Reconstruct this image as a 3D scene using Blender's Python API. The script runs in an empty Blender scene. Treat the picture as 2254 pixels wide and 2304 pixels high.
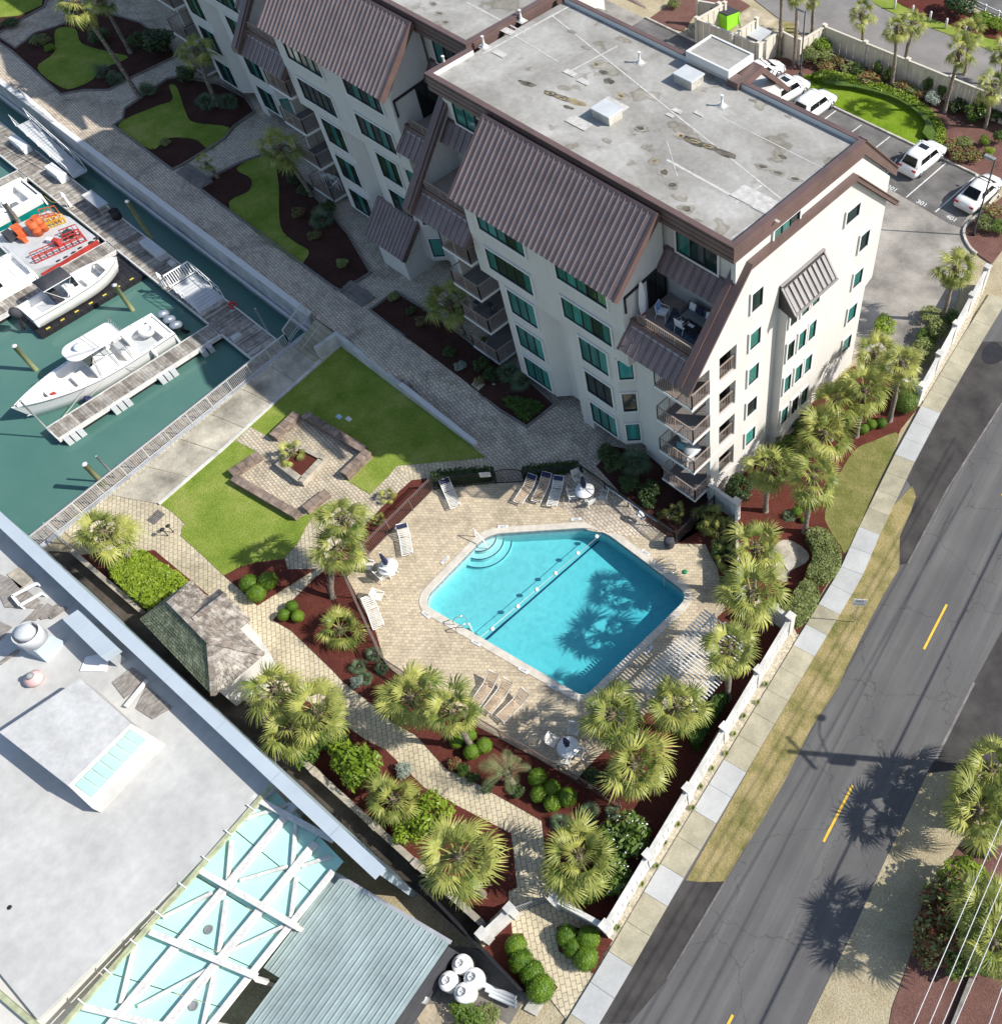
import bpy, bmesh, math, random
from mathutils import Vector, Matrix, noise as mnoise
random.seed(7)
R = math.radians
scene = bpy.context.scene
COL = scene.collection

# ---------------------------------------------------------------- camera
F, PX, PY, CAMH = 2059.5, 1608.4, 1200.0, 46.0      # focal and principal point in photograph pixels, height in metres
PITCH, YAW = R(57.686), R(-40.098)
def _rot(v):
    a = -YAW
    return Vector((v[0]*math.cos(a)-v[1]*math.sin(a), v[0]*math.sin(a)+v[1]*math.cos(a), v[2]))
CR = _rot((1, 0, 0)); CU = _rot((0, math.sin(PITCH), math.cos(PITCH))); CF = _rot((0, math.cos(PITCH), -math.sin(PITCH)))
cam_d = bpy.data.cameras.new('camera'); cam = bpy.data.objects.new('camera', cam_d); COL.objects.link(cam)
M = Matrix.Identity(4)
for i in range(3):
    M[i][0], M[i][1], M[i][2] = CR[i], CU[i], -CF[i]
M[2][3] = CAMH
cam.matrix_world = M
cam_d.sensor_fit = 'HORIZONTAL'; cam_d.sensor_width = 36.0; cam_d.lens = F/2254*36
cam_d.shift_x = -(PX-1127)/2254; cam_d.shift_y = (PY-1152)/2254
cam_d.clip_start = 0.5; cam_d.clip_end = 3000
scene.camera = cam

# ---------------------------------------------------------------- light
SUN_AZ, SUN_EL = R(34.8), R(38.3)
world = bpy.data.worlds.new('World'); scene.world = world; world.use_nodes = True
nt = world.node_tree; bg = nt.nodes['Background']
sky = nt.nodes.new('ShaderNodeTexSky'); sky.sky_type = 'NISHITA'; sky.sun_disc = False
sky.sun_elevation = SUN_EL; sky.sun_rotation = math.pi/2-SUN_AZ
nt.links.new(sky.outputs['Color'], bg.inputs['Color']); bg.inputs['Strength'].default_value = 0.122
sd = bpy.data.lights.new('sun', 'SUN'); sd.energy = 4.7; sd.angle = R(0.55); sd.color = (1.0, 0.955, 0.88)
sun = bpy.data.objects.new('sun', sd); COL.objects.link(sun)
sv = Vector((math.cos(SUN_AZ)*math.cos(SUN_EL), math.sin(SUN_AZ)*math.cos(SUN_EL), math.sin(SUN_EL)))
sun.rotation_euler = sv.to_track_quat('Z', 'Y').to_euler(); sun.location = (0, 0, 80)
scene.view_settings.view_transform = 'Standard'; scene.view_settings.look = 'None'
scene.view_settings.exposure = 0.5; scene.view_settings.gamma = 1.0
scene.render.engine = 'CYCLES'

# ---------------------------------------------------------------- photograph pixels -> ground
k = 750/1900; kr = 754/1904; kz = 400/1904
ZN = {0: (0, 0, 1.18382), 1: (0, 0, k), 2: (750, 0, k), 3: (1500, 0, kr), 4: (0, 768, k), 5: (750, 768, k), 6: (1500, 768, kr),
      7: (0, 1536, k), 8: (750, 1536, k), 9: (1500, 1536, kr),
      'a': (1360, 440, kz), 'b': (1660, 400, kz), 'c': (1440, 780, kz), 'd': (1100, 640, kz), 'e': (900, 360, kz), 'f': (780, 100, kz), 'h': (440, 60, kz),
      'm': (0, 360, 440/1904), 'n': (0, 660, 440/1904), 'o': (300, 560, 460/1904), 'p': (0, 1200, 420/1904), 'q': (1880, 280, 374/1904),
      'r': (1880, 0, 374/1904), 's': (1500, 0, kz), 't': (1400, 1340, 360/1904), 'u': (500, 740, 800/1904)}
def _sm(t):
    t = max(0., min(1., t)); return t*t*(3-2*t)
def hg(x, y):
    """height of the ground: the promenade and gardens by the building lie a metre above lawn and pool"""
    if y < 17.45: return 0.0
    if y > 40: return 0.0
    w = 0.05+5.0*max(0., min(1., (x+43)/9.0))
    return 1.0*max(0., min(1., (y-17.5)/w))*(1-_sm((x+26)/5.0))
def ray(z, x, y):
    o = ZN[z]; sx, sy = o[0]+x*o[2], o[1]+y*o[2]
    return CF+CR*((sx-PX)/F)-CU*((sy-PY)/F)
def G(z, x, y, h=0.0):
    d = ray(z, x, y); t = (h-CAMH)/d[2]; return Vector((d[0]*t, d[1]*t, h))
def T(z, x, y, dh=0.0):
    h = 0.0
    for i in range(10):
        p = G(z, x, y, h); h = 0.5*(h+hg(p.x, p.y)+dh)
    return G(z, x, y, h)
def height_at(z, x, y, base):
    """height above the base point's foot of the pixel, assumed straight above it"""
    d = ray(z, x, y); t = math.hypot(base[0], base[1])/math.hypot(d[0], d[1]); return CAMH+d[2]*t

# ---------------------------------------------------------------- mesh helpers
WM = {}
def tag(o, label=None, cat=None, group=None, kind=None):
    if label: o['label'] = label
    if cat: o['category'] = cat
    if group: o['group'] = group
    if kind: o['kind'] = kind
    return o
def thing(name, label, cat, loc=(0, 0, 0), rz=0.0, group=None):
    o = bpy.data.objects.new(name, None); COL.objects.link(o); o.empty_display_size = .2
    o.location = loc; o.rotation_euler = (0, 0, rz)
    WM[o.name] = Matrix.Translation(Vector(loc)) @ Matrix.Rotation(rz, 4, 'Z')
    return tag(o, label, cat, group)
class MB:
    """collects shapes, builds ONE mesh object"""
    def __init__(s): s.v = []; s.f = []; s.mi = []; s.m = 0; s.sm = []; s.smooth = False
    def face(s, idx): s.f.append(idx); s.mi.append(s.m); s.sm.append(s.smooth)
    def poly(s, pts):
        n = len(s.v); s.v += [tuple(p) for p in pts]; s.face(list(range(n, n+len(pts)))); return s
    def hexa(s, p):      # 8 points: bottom ring then top ring
        n = len(s.v); s.v += [tuple(q) for q in p]
        for f in ((3, 2, 1, 0), (4, 5, 6, 7), (0, 1, 5, 4), (1, 2, 6, 5), (2, 3, 7, 6), (3, 0, 4, 7)): s.face([n+i for i in f])
        return s
    def box(s, x0, x1, y0, y1, z0, z1):
        return s.hexa([(x0, y0, z0), (x1, y0, z0), (x1, y1, z0), (x0, y1, z0), (x0, y0, z1), (x1, y0, z1), (x1, y1, z1), (x0, y1, z1)])
    def obox(s, c, ux, uy, uz, hx, hy, hz):
        c = Vector(c); ux, uy, uz = Vector(ux)*hx, Vector(uy)*hy, Vector(uz)*hz
        return s.hexa([c-ux-uy-uz, c+ux-uy-uz, c+ux+uy-uz, c-ux+uy-uz, c-ux-uy+uz, c+ux-uy+uz, c+ux+uy+uz, c-ux+uy+uz])
    def bar(s, a, b, w, h, up=(0, 0, 1)):   # rectangular bar from a to b
        a, b = Vector(a), Vector(b); d = b-a; L = d.length
        if L < 1e-6: return s
        d /= L; up = Vector(up); side = d.cross(up)
        if side.length < 1e-4: side = d.cross(Vector((1, 0, 0)))
        side.normalize(); u2 = side.cross(d)
        return s.obox((a+b)/2, d, side, u2, L/2, w/2, h/2)
    def ring(s, pts): n = len(s.v); s.v += [tuple(p) for p in pts]; return list(range(n, n+len(pts)))
    def loft(s, rings, close=True, cap0=True, cap1=True):
        ids = [s.ring(r) for r in rings]; n = len(ids[0])
        for a, b in zip(ids, ids[1:]):
            for i in range(n if close else n-1):
                j = (i+1) % n; s.face([a[i], a[j], b[j], b[i]])
        if cap0 and close: s.face(ids[0][::-1])
        if cap1 and close: s.face(ids[-1])
        return s
    def prism(s, poly, z0, z1):
        n = len(poly); c = sum((poly[i][0]*poly[(i+1) % n][1]-poly[(i+1) % n][0]*poly[i][1]) for i in range(n))
        if c < 0: poly = poly[::-1]
        return s.loft([[(p[0], p[1], z0) for p in poly], [(p[0], p[1], z1) for p in poly]])
    def xprism(s, yz, x0, x1):
        n = len(yz); c = sum((yz[i][0]*yz[(i+1) % n][1]-yz[(i+1) % n][0]*yz[i][1]) for i in range(n))
        if c < 0: yz = yz[::-1]
        return s.loft([[(x0, p[0], p[1]) for p in yz], [(x1, p[0], p[1]) for p in yz]])
    def tube(s, pts, r, n=8, r1=None, caps=True):
        pts = [Vector(p) for p in pts]; rings = []; m = len(pts)
        for i, p in enumerate(pts):
            d = (pts[min(i+1, m-1)]-pts[max(i-1, 0)]).normalized()
            a = d.cross(Vector((0, 0, 1)));
            if a.length < 1e-3: a = d.cross(Vector((0, 1, 0)))
            a.normalize(); b = d.cross(a)
            rr = (r[i] if isinstance(r, (list, tuple)) else (r if r1 is None else r+(r1-r)*i/max(1, m-1)))
            rings.append([p+a*(rr*math.cos(2*math.pi*j/n))+b*(rr*math.sin(2*math.pi*j/n)) for j in range(n)])
        sm = s.smooth; s.smooth = True; s.loft(rings, True, False, False); s.smooth = sm
        if caps:
            k0 = len(s.v)-m*n
            s.face([k0+j for j in range(n)]); s.face([len(s.v)-n+j for j in range(n)][::-1])
        return s
    def lathe(s, prof, n=16, c=(0, 0, 0), ax=None):
        c = Vector(c); rings = [[c+Vector((r*math.cos(2*math.pi*j/n), r*math.sin(2*math.pi*j/n), z)) for j in range(n)] for r, z in prof]
        sm = s.smooth; s.smooth = True; s.loft(rings, True, False, False); s.smooth = sm
        k0 = len(s.v)-len(prof)*n
        s.face([k0+j for j in range(n)][::-1]); s.face([len(s.v)-n+j for j in range(n)])
        return s
    def xf(s, M, start=0):
        for i in range(start, len(s.v)): s.v[i] = tuple(M @ Vector(s.v[i]))
        return s
    def mesh(s, name, mats):
        me = bpy.data.meshes.new(name); me.from_pydata(s.v, [], s.f)
        for m in (mats if isinstance(mats, (list, tuple)) else [mats]): me.materials.append(m)
        me.polygons.foreach_set('material_index', s.mi); me.polygons.foreach_set('use_smooth', s.sm)
        me.update(); return me
    def build(s, name, mats, parent=None, local=False, bevel=0):
        if parent is not None and not local: s.xf(WM[parent.name].inverted())
        o = bpy.data.objects.new(name, s.mesh(name, mats)); COL.objects.link(o)
        if parent is not None: o.parent = parent; WM[o.name] = WM[parent.name]
        else: WM[o.name] = Matrix.Identity(4)
        if bevel:
            b = o.modifiers.new('bevel', 'BEVEL'); b.width = bevel; b.segments = 2; b.limit_method = 'ANGLE'; b.angle_limit = R(40)
        return o
def obj_from(me, name, parent=None, mat=None):
    o = bpy.data.objects.new(name, me); COL.objects.link(o)
    if parent is not None: o.parent = parent
    return o
def copy_tree(o, parent=None):
    c = o.copy(); COL.objects.link(c)
    if parent is not None: c.parent = parent
    for ch in list(o.children): copy_tree(ch, c)
    return c
def unit(a): a = Vector(a); return a/a.length
def lerp(a, b, t): return Vector(a)*(1-t)+Vector(b)*t
def round_poly(pts, rad, n=6):
    out = []; m = len(pts)
    for i, p in enumerate(pts):
        p = Vector((p[0], p[1])); a = Vector(pts[i-1][:2]); b = Vector(pts[(i+1) % m][:2])
        r = rad[i] if isinstance(rad, (list, tuple)) else rad
        da, db = (a-p), (b-p); r2 = min(r, da.length*.48, db.length*.48); da.normalize(); db.normalize()
        p0, p2 = p+da*r2, p+db*r2
        for j in range(n+1):
            t = j/n; q = p0*(1-t)**2+p*2*t*(1-t)+p2*t*t; out.append((q.x, q.y))
    return out
def smooth_poly(pts, n=5):
    out = []; m = len(pts); P = [Vector((p[0], p[1])) for p in pts]
    for i in range(m):
        p0, p1, p2, p3 = P[i-1], P[i], P[(i+1) % m], P[(i+2) % m]
        for j in range(n):
            t = j/n
            q = 0.5*((2*p1)+(-p0+p2)*t+(2*p0-5*p1+4*p2-p3)*t*t+(-p0+3*p1-3*p2+p3)*t**3); out.append((q.x, q.y))
    return out
def offset_poly(poly, d):
    n = len(poly); A = sum(poly[i][0]*poly[(i+1) % n][1]-poly[(i+1) % n][0]*poly[i][1] for i in range(n)); sg = 1 if A > 0 else -1
    out = []
    for i in range(n):
        a, p, b = Vector(poly[i-1][:2]), Vector(poly[i][:2]), Vector(poly[(i+1) % n][:2])
        e1, e2 = (p-a), (b-p)
        if e1.length < 1e-6: e1 = e2
        if e2.length < 1e-6: e2 = e1
        n1 = Vector((e1.y, -e1.x)).normalized(); n2 = Vector((e2.y, -e2.x)).normalized(); m = n1+n2
        if m.length < 1e-4: m = n1
        m.normalize(); c = max(.35, m.dot(n1)); q = p+m*(sg*d/c); out.append((q.x, q.y))
    return out
def sheet(name, poly, mat, z, thick=0.0, parent=None, drape=False, kind='structure', ring=None):
    """flat ground sheet (optionally with thickness, or draped over the slope)"""
    bm = bmesh.new()
    vs = [bm.verts.new((p[0], p[1], z)) for p in poly]
    es = [bm.edges.new((vs[i], vs[(i+1) % len(vs)])) for i in range(len(vs))]
    if ring:
        v2 = [bm.verts.new((p[0], p[1], z)) for p in ring]; es += [bm.edges.new((v2[i], v2[(i+1) % len(v2)])) for i in range(len(v2))]
    bmesh.ops.triangle_fill(bm, use_beauty=True, edges=es, normal=(0, 0, 1))
    if drape:
        for i in range(28):
            x = -46+i; bmesh.ops.bisect_plane(bm, geom=bm.verts[:]+bm.edges[:]+bm.faces[:], plane_co=(x, 0, 0), plane_no=(1, 0, 0))
        for y in (17.45, 17.56, 18, 18.5, 19, 19.6, 20.2, 21, 21.8, 22.6, 40.02, 39.9):
            bmesh.ops.bisect_plane(bm, geom=bm.verts[:]+bm.edges[:]+bm.faces[:], plane_co=(0, y, 0), plane_no=(0, 1, 0))
        for v in bm.verts: v.co.z += hg(v.co.x, v.co.y)
    for f in bm.faces:
        f.normal_update()
        if f.normal.z < 0: f.normal_flip()
    if thick:
        r = bmesh.ops.extrude_face_region(bm, geom=bm.faces[:])
        vv = [e for e in r['geom'] if isinstance(e, bmesh.types.BMVert)]
        for v in vv: v.co.z += thick
        bmesh.ops.recalc_face_normals(bm, faces=bm.faces[:])
    me = bpy.data.meshes.new(name); bm.to_mesh(me); bm.free(); me.materials.append(mat)
    o = bpy.data.objects.new(name, me); COL.objects.link(o); WM[o.name] = Matrix.Identity(4)
    if parent is not None: o.parent = parent
    elif kind: o['kind'] = kind
    return o
def kerb(name, pts, w, h, mat, parent=None, closed=False, z=0.0, drape=False, kind='structure'):
    """kerb or low wall swept along a ground line"""
    P = [Vector((p[0], p[1])) for p in pts]
    if closed: P = P+[P[0]]
    mb = MB(); n = len(P); L = []; Rr = []
    for i, p in enumerate(P):
        d1 = (P[i]-P[i-1]) if i > 0 else None; d2 = (P[i+1]-P[i]) if i < n-1 else None
        if closed and i in (0, n-1): d1 = P[-1]-P[-2]; d2 = P[1]-P[0]
        if d1 is None: d1 = d2
        if d2 is None: d2 = d1
        n1 = Vector((-d1.y, d1.x)).normalized(); n2 = Vector((-d2.y, d2.x)).normalized(); m = (n1+n2).normalized(); c = max(.4, m.dot(n1))
        L.append(p+m*(w/2/c)); Rr.append(p-m*(w/2/c))
    rings = []
    for l, r in zip(L, Rr):
        zz = z+(hg((l.x+r.x)/2, (l.y+r.y)/2) if drape else 0)
        rings.append([(l.x, l.y, zz-.15), (r.x, r.y, zz-.15), (r.x, r.y, zz+h), (l.x, l.y, zz+h)])
    mb.loft(rings)
    o = mb.build(name, mat, None)
    if parent is not None: o.parent = parent
    elif kind: o['kind'] = kind
    return o
# ---------------------------------------------------------------- materials
def _nodes(name):
    m = bpy.data.materials.new(name); m.use_nodes = True; n = m.node_tree.nodes; l = m.node_tree.links
    return m, n, l, n['Principled BSDF']
def _pos(n, l, scale=(1, 1, 1), rot=0.0):
    g = n.new('ShaderNodeNewGeometry'); mp = n.new('ShaderNodeMapping'); mp.inputs['Scale'].default_value = scale; mp.inputs['Rotation'].default_value = (0, 0, rot)
    l.new(g.outputs['Position'], mp.inputs['Vector']); return mp.outputs['Vector']
def _noise(n, l, vec, scale, detail=4, rough=.6, dist=0.0):
    t = n.new('ShaderNodeTexNoise'); t.inputs['Scale'].default_value = scale; t.inputs['Detail'].default_value = detail; t.inputs['Roughness'].default_value = rough
    t.inputs['Distortion'].default_value = dist; l.new(vec, t.inputs['Vector']); return t.outputs['Fac']
def _ramp(n, l, fac, stops):
    r = n.new('ShaderNodeValToRGB'); e = r.color_ramp.elements
    while len(e) < len(stops): e.new(.5)
    for i, (p, c) in enumerate(stops): e[i].position = p; e[i].color = (c[0], c[1], c[2], 1)
    l.new(fac, r.inputs['Fac']); return r.outputs['Color']
def _mix(n, l, fac, a, b, mode='MIX'):
    m = n.new('ShaderNodeMix'); m.data_type = 'RGBA'; m.blend_type = mode
    for s, v in (('Factor', fac), ('A', a), ('B', b)):
        i = [x for x in m.inputs if x.name == s and (s == 'Factor' and x.type == 'VALUE' or s != 'Factor' and x.type == 'RGBA')][0]
        if isinstance(v, (int, float)): i.default_value = v
        elif isinstance(v, tuple): i.default_value = (v[0], v[1], v[2], 1)
        else: l.new(v, i)
    return [o for o in m.outputs if o.type == 'RGBA'][0]
def _bump(n, l, fac, strength, dist, b):
    u = n.new('ShaderNodeBump'); u.inputs['Strength'].default_value = strength; u.inputs['Distance'].default_value = dist
    l.new(fac, u.inputs['Height']); l.new(u.outputs['Normal'], b.inputs['Normal'])
def mk(name, col, rough=.7, var=.18, scale=1.2, fine=0.0, fscale=25., bump=0.0, bdist=.02, metal=0.0, spec=.4, stops=None, sc=(1, 1, 1), rot=0.0, detail=5, rand=0.0):
    """plain surface with broad and fine unevenness"""
    m, n, l, b = _nodes(name); v = _pos(n, l, sc, rot)
    f = _noise(n, l, v, scale, detail)
    if stops: c = _ramp(n, l, f, stops)
    else:
        d = tuple(max(0, x*(1-var*1.6)) for x in col); h = tuple(min(1, x*(1+var)) for x in col)
        c = _ramp(n, l, f, [(.3, d), (.7, h)])
    if fine:
        g = _noise(n, l, v, fscale, 3); c2 = _ramp(n, l, g, [(.3, (1-fine,)*3), (.7, (1+fine*.0,)*3)]); c = _mix(n, l, 1.0, c, c2, 'MULTIPLY')
    if rand:
        oi = n.new('ShaderNodeObjectInfo'); c3 = _ramp(n, l, oi.outputs['Random'], [(0, (1-rand,)*3), (1, (1,)*3)]); c = _mix(n, l, 1.0, c, c3, 'MULTIPLY')
    l.new(c, b.inputs['Base Color']); b.inputs['Roughness'].default_value = rough; b.inputs['Metallic'].default_value = metal
    b.inputs['Specular IOR Level'].default_value = spec
    if bump:
        g = _noise(n, l, v, fscale, 4); _bump(n, l, g, bump, bdist, b)
    return m
def mk_pavers(name, cols, bw, bh, rot, mortar, stain=.35, mo=.02):
    m, n, l, b = _nodes(name); v = _pos(n, l, (1, 1, 1), rot)
    wob = n.new('ShaderNodeTexNoise'); wob.inputs['Scale'].default_value = 2.2; l.new(v, wob.inputs['Vector'])
    v2 = n.new('ShaderNodeMix'); v2.data_type = 'VECTOR'; v2.blend_type = 'MIX' if False else 'MIX'
    vm = n.new('ShaderNodeVectorMath'); vm.operation = 'SCALE'; vm.inputs['Scale'].default_value = .045; l.new(wob.outputs['Color'], vm.inputs[0])
    va = n.new('ShaderNodeVectorMath'); va.operation = 'ADD'; l.new(v, va.inputs[0]); l.new(vm.outputs[0], va.inputs[1])
    t = n.new('ShaderNodeTexBrick'); l.new(va.outputs[0], t.inputs['Vector']); t.inputs['Scale'].default_value = 1.0
    t.inputs['Brick Width'].default_value = bw; t.inputs['Row Height'].default_value = bh; t.inputs['Mortar Size'].default_value = mo; t.inputs['Mortar Smooth'].default_value = .4
    t.inputs['Color1'].default_value = (*cols[0], 1); t.inputs['Color2'].default_value = (*cols[1], 1); t.inputs['Mortar'].default_value = (*mortar, 1); t.offset = .5; t.inputs['Bias'].default_value = -.1
    f = _noise(n, l, v, 5.5, 3, .7); c = _mix(n, l, f, t.outputs['Color'], (cols[2][0], cols[2][1], cols[2][2]), 'MIX')
    mx = c.node; fl = _ramp(n, l, f, [(.45, (0, 0, 0)), (.75, (.5, .5, .5))]); l.new(fl, [x for x in mx.inputs if x.name == 'Factor' and x.type == 'VALUE'][0])
    s = _noise(n, l, v, .35, 6, .7, .6); c4 = _ramp(n, l, s, [(.32, (1-stain,)*3), (.55, (1, 1, 1))]); c = _mix(n, l, 1.0, c, c4, 'MULTIPLY')
    l.new(c, b.inputs['Base Color']); b.inputs['Roughness'].default_value = .85; b.inputs['Specular IOR Level'].default_value = .25
    _bump(n, l, t.outputs['Fac'], -.5, .012, b)
    return m
def mk_leaf(name, dark, light, trans=.35, rough=.45):
    m, n, l, b = _nodes(name); v = _pos(n, l)
    f = _noise(n, l, v, 2.6, 4, .7); oi = n.new('ShaderNodeObjectInfo')
    mt = n.new('ShaderNodeMath'); mt.operation = 'MULTIPLY_ADD'; mt.inputs[1].default_value = .35; l.new(oi.outputs['Random'], mt.inputs[0]); l.new(f, mt.inputs[2])
    c = _ramp(n, l, mt.outputs[0], [(.35, dark), (.9, light)])
    l.new(c, b.inputs['Base Color']); b.inputs['Roughness'].default_value = rough; b.inputs['Specular IOR Level'].default_value = .3
    tr = n.new('ShaderNodeBsdfTranslucent'); l.new(c, tr.inputs['Color']); ms = n.new('ShaderNodeMixShader'); ms.inputs[0].default_value = trans
    l.new(b.outputs[0], ms.inputs[1]); l.new(tr.outputs[0], ms.inputs[2]); l.new(ms.outputs[0], n['Material Output'].inputs['Surface'])
    return m
def mk_glass(name, col, rough=.06, var=.5):
    m, n, l, b = _nodes(name); v = _pos(n, l, (5, 5, .35)); f = _noise(n, l, v, 1.1, 3)
    c = _ramp(n, l, f, [(.3, tuple(x*(1-var) for x in col)), (.7, col)]); l.new(c, b.inputs['Base Color'])
    b.inputs['Roughness'].default_value = rough; b.inputs['Specular IOR Level'].default_value = .8; b.inputs['IOR'].default_value = 1.52
    return m
ROADROT = math.atan2(.181, .983)    # the street runs this far off the building's axis
def mk_stucco():
    m, n, l, b = _nodes('stucco'); v = _pos(n, l)
    c = _ramp(n, l, _noise(n, l, v, .6, 4), [(.3, (.54, .525, .49)), (.7, (.585, .57, .535))])
    c = _mix(n, l, 1, c, _ramp(n, l, _noise(n, l, _pos(n, l, (2.6, 2.6, .16)), 1.5, 5, .7), [(.32, (.94, .93, .91)), (.5, (1, 1, 1))]), 'MULTIPLY')
    l.new(c, b.inputs['Base Color']); b.inputs['Roughness'].default_value = .95; b.inputs['Specular IOR Level'].default_value = .2
    _bump(n, l, _noise(n, l, v, 16, 3), .3, .01, b); return m
m_stucco = mk_stucco()
m_trim = mk('white_trim', (.64, .635, .615), .6, .03, 1)
m_brown = mk('brown_metal', (.235, .18, .175), .42, .12, .8, .08, 6, metal=.0, spec=.5)
m_brown2 = mk('brown_metal_trim', (.125, .08, .072), .45, .12, .9, spec=.5)
m_greymetal = mk('grey_awning_metal', (.25, .235, .23), .4, .1, 1, spec=.5)
m_blackmetal = mk('black_metal', (.018, .018, .02), .5, .2, 2)
m_bronze = mk('bronze_frame', (.022, .02, .02), .45, .2, 2)
m_rail = mk('taupe_rail', (.30, .235, .20), .5, .1, 2)
m_floor_dark = mk('balcony_floor', (.16, .145, .14), .8, .12, 1.5)
m_floor_tan = mk('terrace_floor', (.36, .29, .24), .8, .12, 1.2, .1, 8)
m_g1 = mk_glass('glass_teal', (.035, .19, .165)); m_g2 = mk_glass('glass_dark', (.012, .035, .034)); m_g3 = mk_glass('glass_pale_teal', (.06, .30, .26), .08, .35); m_g4 = mk_glass('glass_black', (.006, .009, .009), .05)
# flat roof membrane with ponding marks
def mk_membrane():
    m, n, l, b = _nodes('roof_membrane'); v = _pos(n, l)
    c = _ramp(n, l, _noise(n, l, v, .28, 8, .62, .5), [(.3, (.235, .225, .205)), (.5, (.325, .315, .29)), (.72, (.46, .45, .43))])
    f2 = _noise(n, l, v, 3.5, 6, .7); c = _mix(n, l, 1, c, _ramp(n, l, f2, [(.3, (.82, .81, .79)), (.62, (1, 1, 1))]), 'MULTIPLY')
    w = n.new('ShaderNodeTexNoise'); w.inputs['Scale'].default_value = .55; w.inputs['Detail'].default_value = 3; l.new(_pos(n, l, (1, 1, 1), .3), w.inputs['Vector'])
    c = _mix(n, l, 1, c, _ramp(n, l, w.outputs['Fac'], [(.60, (1, 1, 1)), (.64, (.66, .63, .57)), (.68, (.9, .87, .8)), (.75, (.8, .78, .72))]), 'MULTIPLY')
    l.new(c, b.inputs['Base Color']); b.inputs['Roughness'].default_value = .85; b.inputs['Specular IOR Level'].default_value = .3
    return m
m_membrane = mk_membrane()
m_seam = mk('roof_seam_white', (.53, .515, .485), .8, .15, 3, .2, 9)
m_stain_d = mk('ponding_stain_dark', (.13, .115, .09), .9, .5, 2.5, .3, 7); m_stain_y = mk('ponding_stain_ochre', (.34, .28, .16), .9, .4, 3, .3, 8); m_stain_g = mk('ponding_stain_grey', (.30, .28, .24), .9, .3, 2.2, .2, 6)
# ground surfaces
m_pav_tan = mk_pavers('pavers_tan', [(.58, .485, .335), (.42, .345, .245), (.66, .59, .47)], .27, .19, R(-38), (.27, .22, .16), .34, .014)
m_pav_old = mk_pavers('pavers_weathered', [(.62, .52, .40), (.46, .385, .30), (.70, .63, .53)], .28, .2, R(6), (.12, .105, .09), .5)
m_pav_pale = mk_pavers('pavers_pale', [(.60, .52, .36), (.50, .43, .30), (.66, .60, .47)], .36, .24, R(33), (.20, .17, .12), .35)
def mk_lawn(name, a, b_, c_, sc=.5):
    m, n, l, b = _nodes(name); v = _pos(n, l)
    c = _ramp(n, l, _noise(n, l, v, sc, 6, .65), [(.3, a), (.52, b_), (.75, c_)])
    f = _noise(n, l, v, 11, 5, .75); c = _mix(n, l, 1, c, _ramp(n, l, f, [(.28, (.45, .47, .42)), (.66, (1, 1, 1))]), 'MULTIPLY')
    l.new(c, b.inputs['Base Color']); b.inputs['Roughness'].default_value = 1.0; b.inputs['Specular IOR Level'].default_value = .1
    _bump(n, l, f, .9, .06, b); return m
m_lawn = mk_lawn('lawn_green', (.16, .245, .03), (.265, .34, .06), (.42, .42, .13), .42)
m_lawn_dry = mk_lawn('lawn_thin', (.15, .17, .04), (.24, .23, .08), (.36, .30, .14), .9)
m_verge = mk_lawn('verge_straw', (.17, .175, .055), (.38, .31, .14), (.54, .42, .24), .8)
m_sandy = mk_lawn('sandy_verge', (.40, .33, .21), (.52, .44, .30), (.60, .52, .38), .6)
m_hedgebright = None
def mk_mulch(name, a, b_, chips):
    m, n, l, b = _nodes(name); v = _pos(n, l)
    f = _noise(n, l, v, 14, 5, .8); c = _ramp(n, l, f, [(.3, a), (.6, b_), (.74, chips)])
    g = _noise(n, l, v, .8, 3); c = _mix(n, l, 1, c, _ramp(n, l, g, [(.3, (.7, .68, .66)), (.7, (1, 1, 1))]), 'MULTIPLY')
    l.new(c, b.inputs['Base Color']); b.inputs['Roughness'].default_value = 1; b.inputs['Specular IOR Level'].default_value = .1; _bump(n, l, f, 1, .05, b); return m
m_mulch = mk_mulch('mulch_red', (.075, .022, .016), (.155, .048, .036), (.22, .085, .06)); m_mulch_d = mk_mulch('mulch_dark', (.035, .018, .014), (.085, .040, .032), (.15, .08, .06)); m_mulch_p = mk_mulch('mulch_faded', (.12, .06, .05), (.22, .12, .10), (.34, .22, .18))
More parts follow.
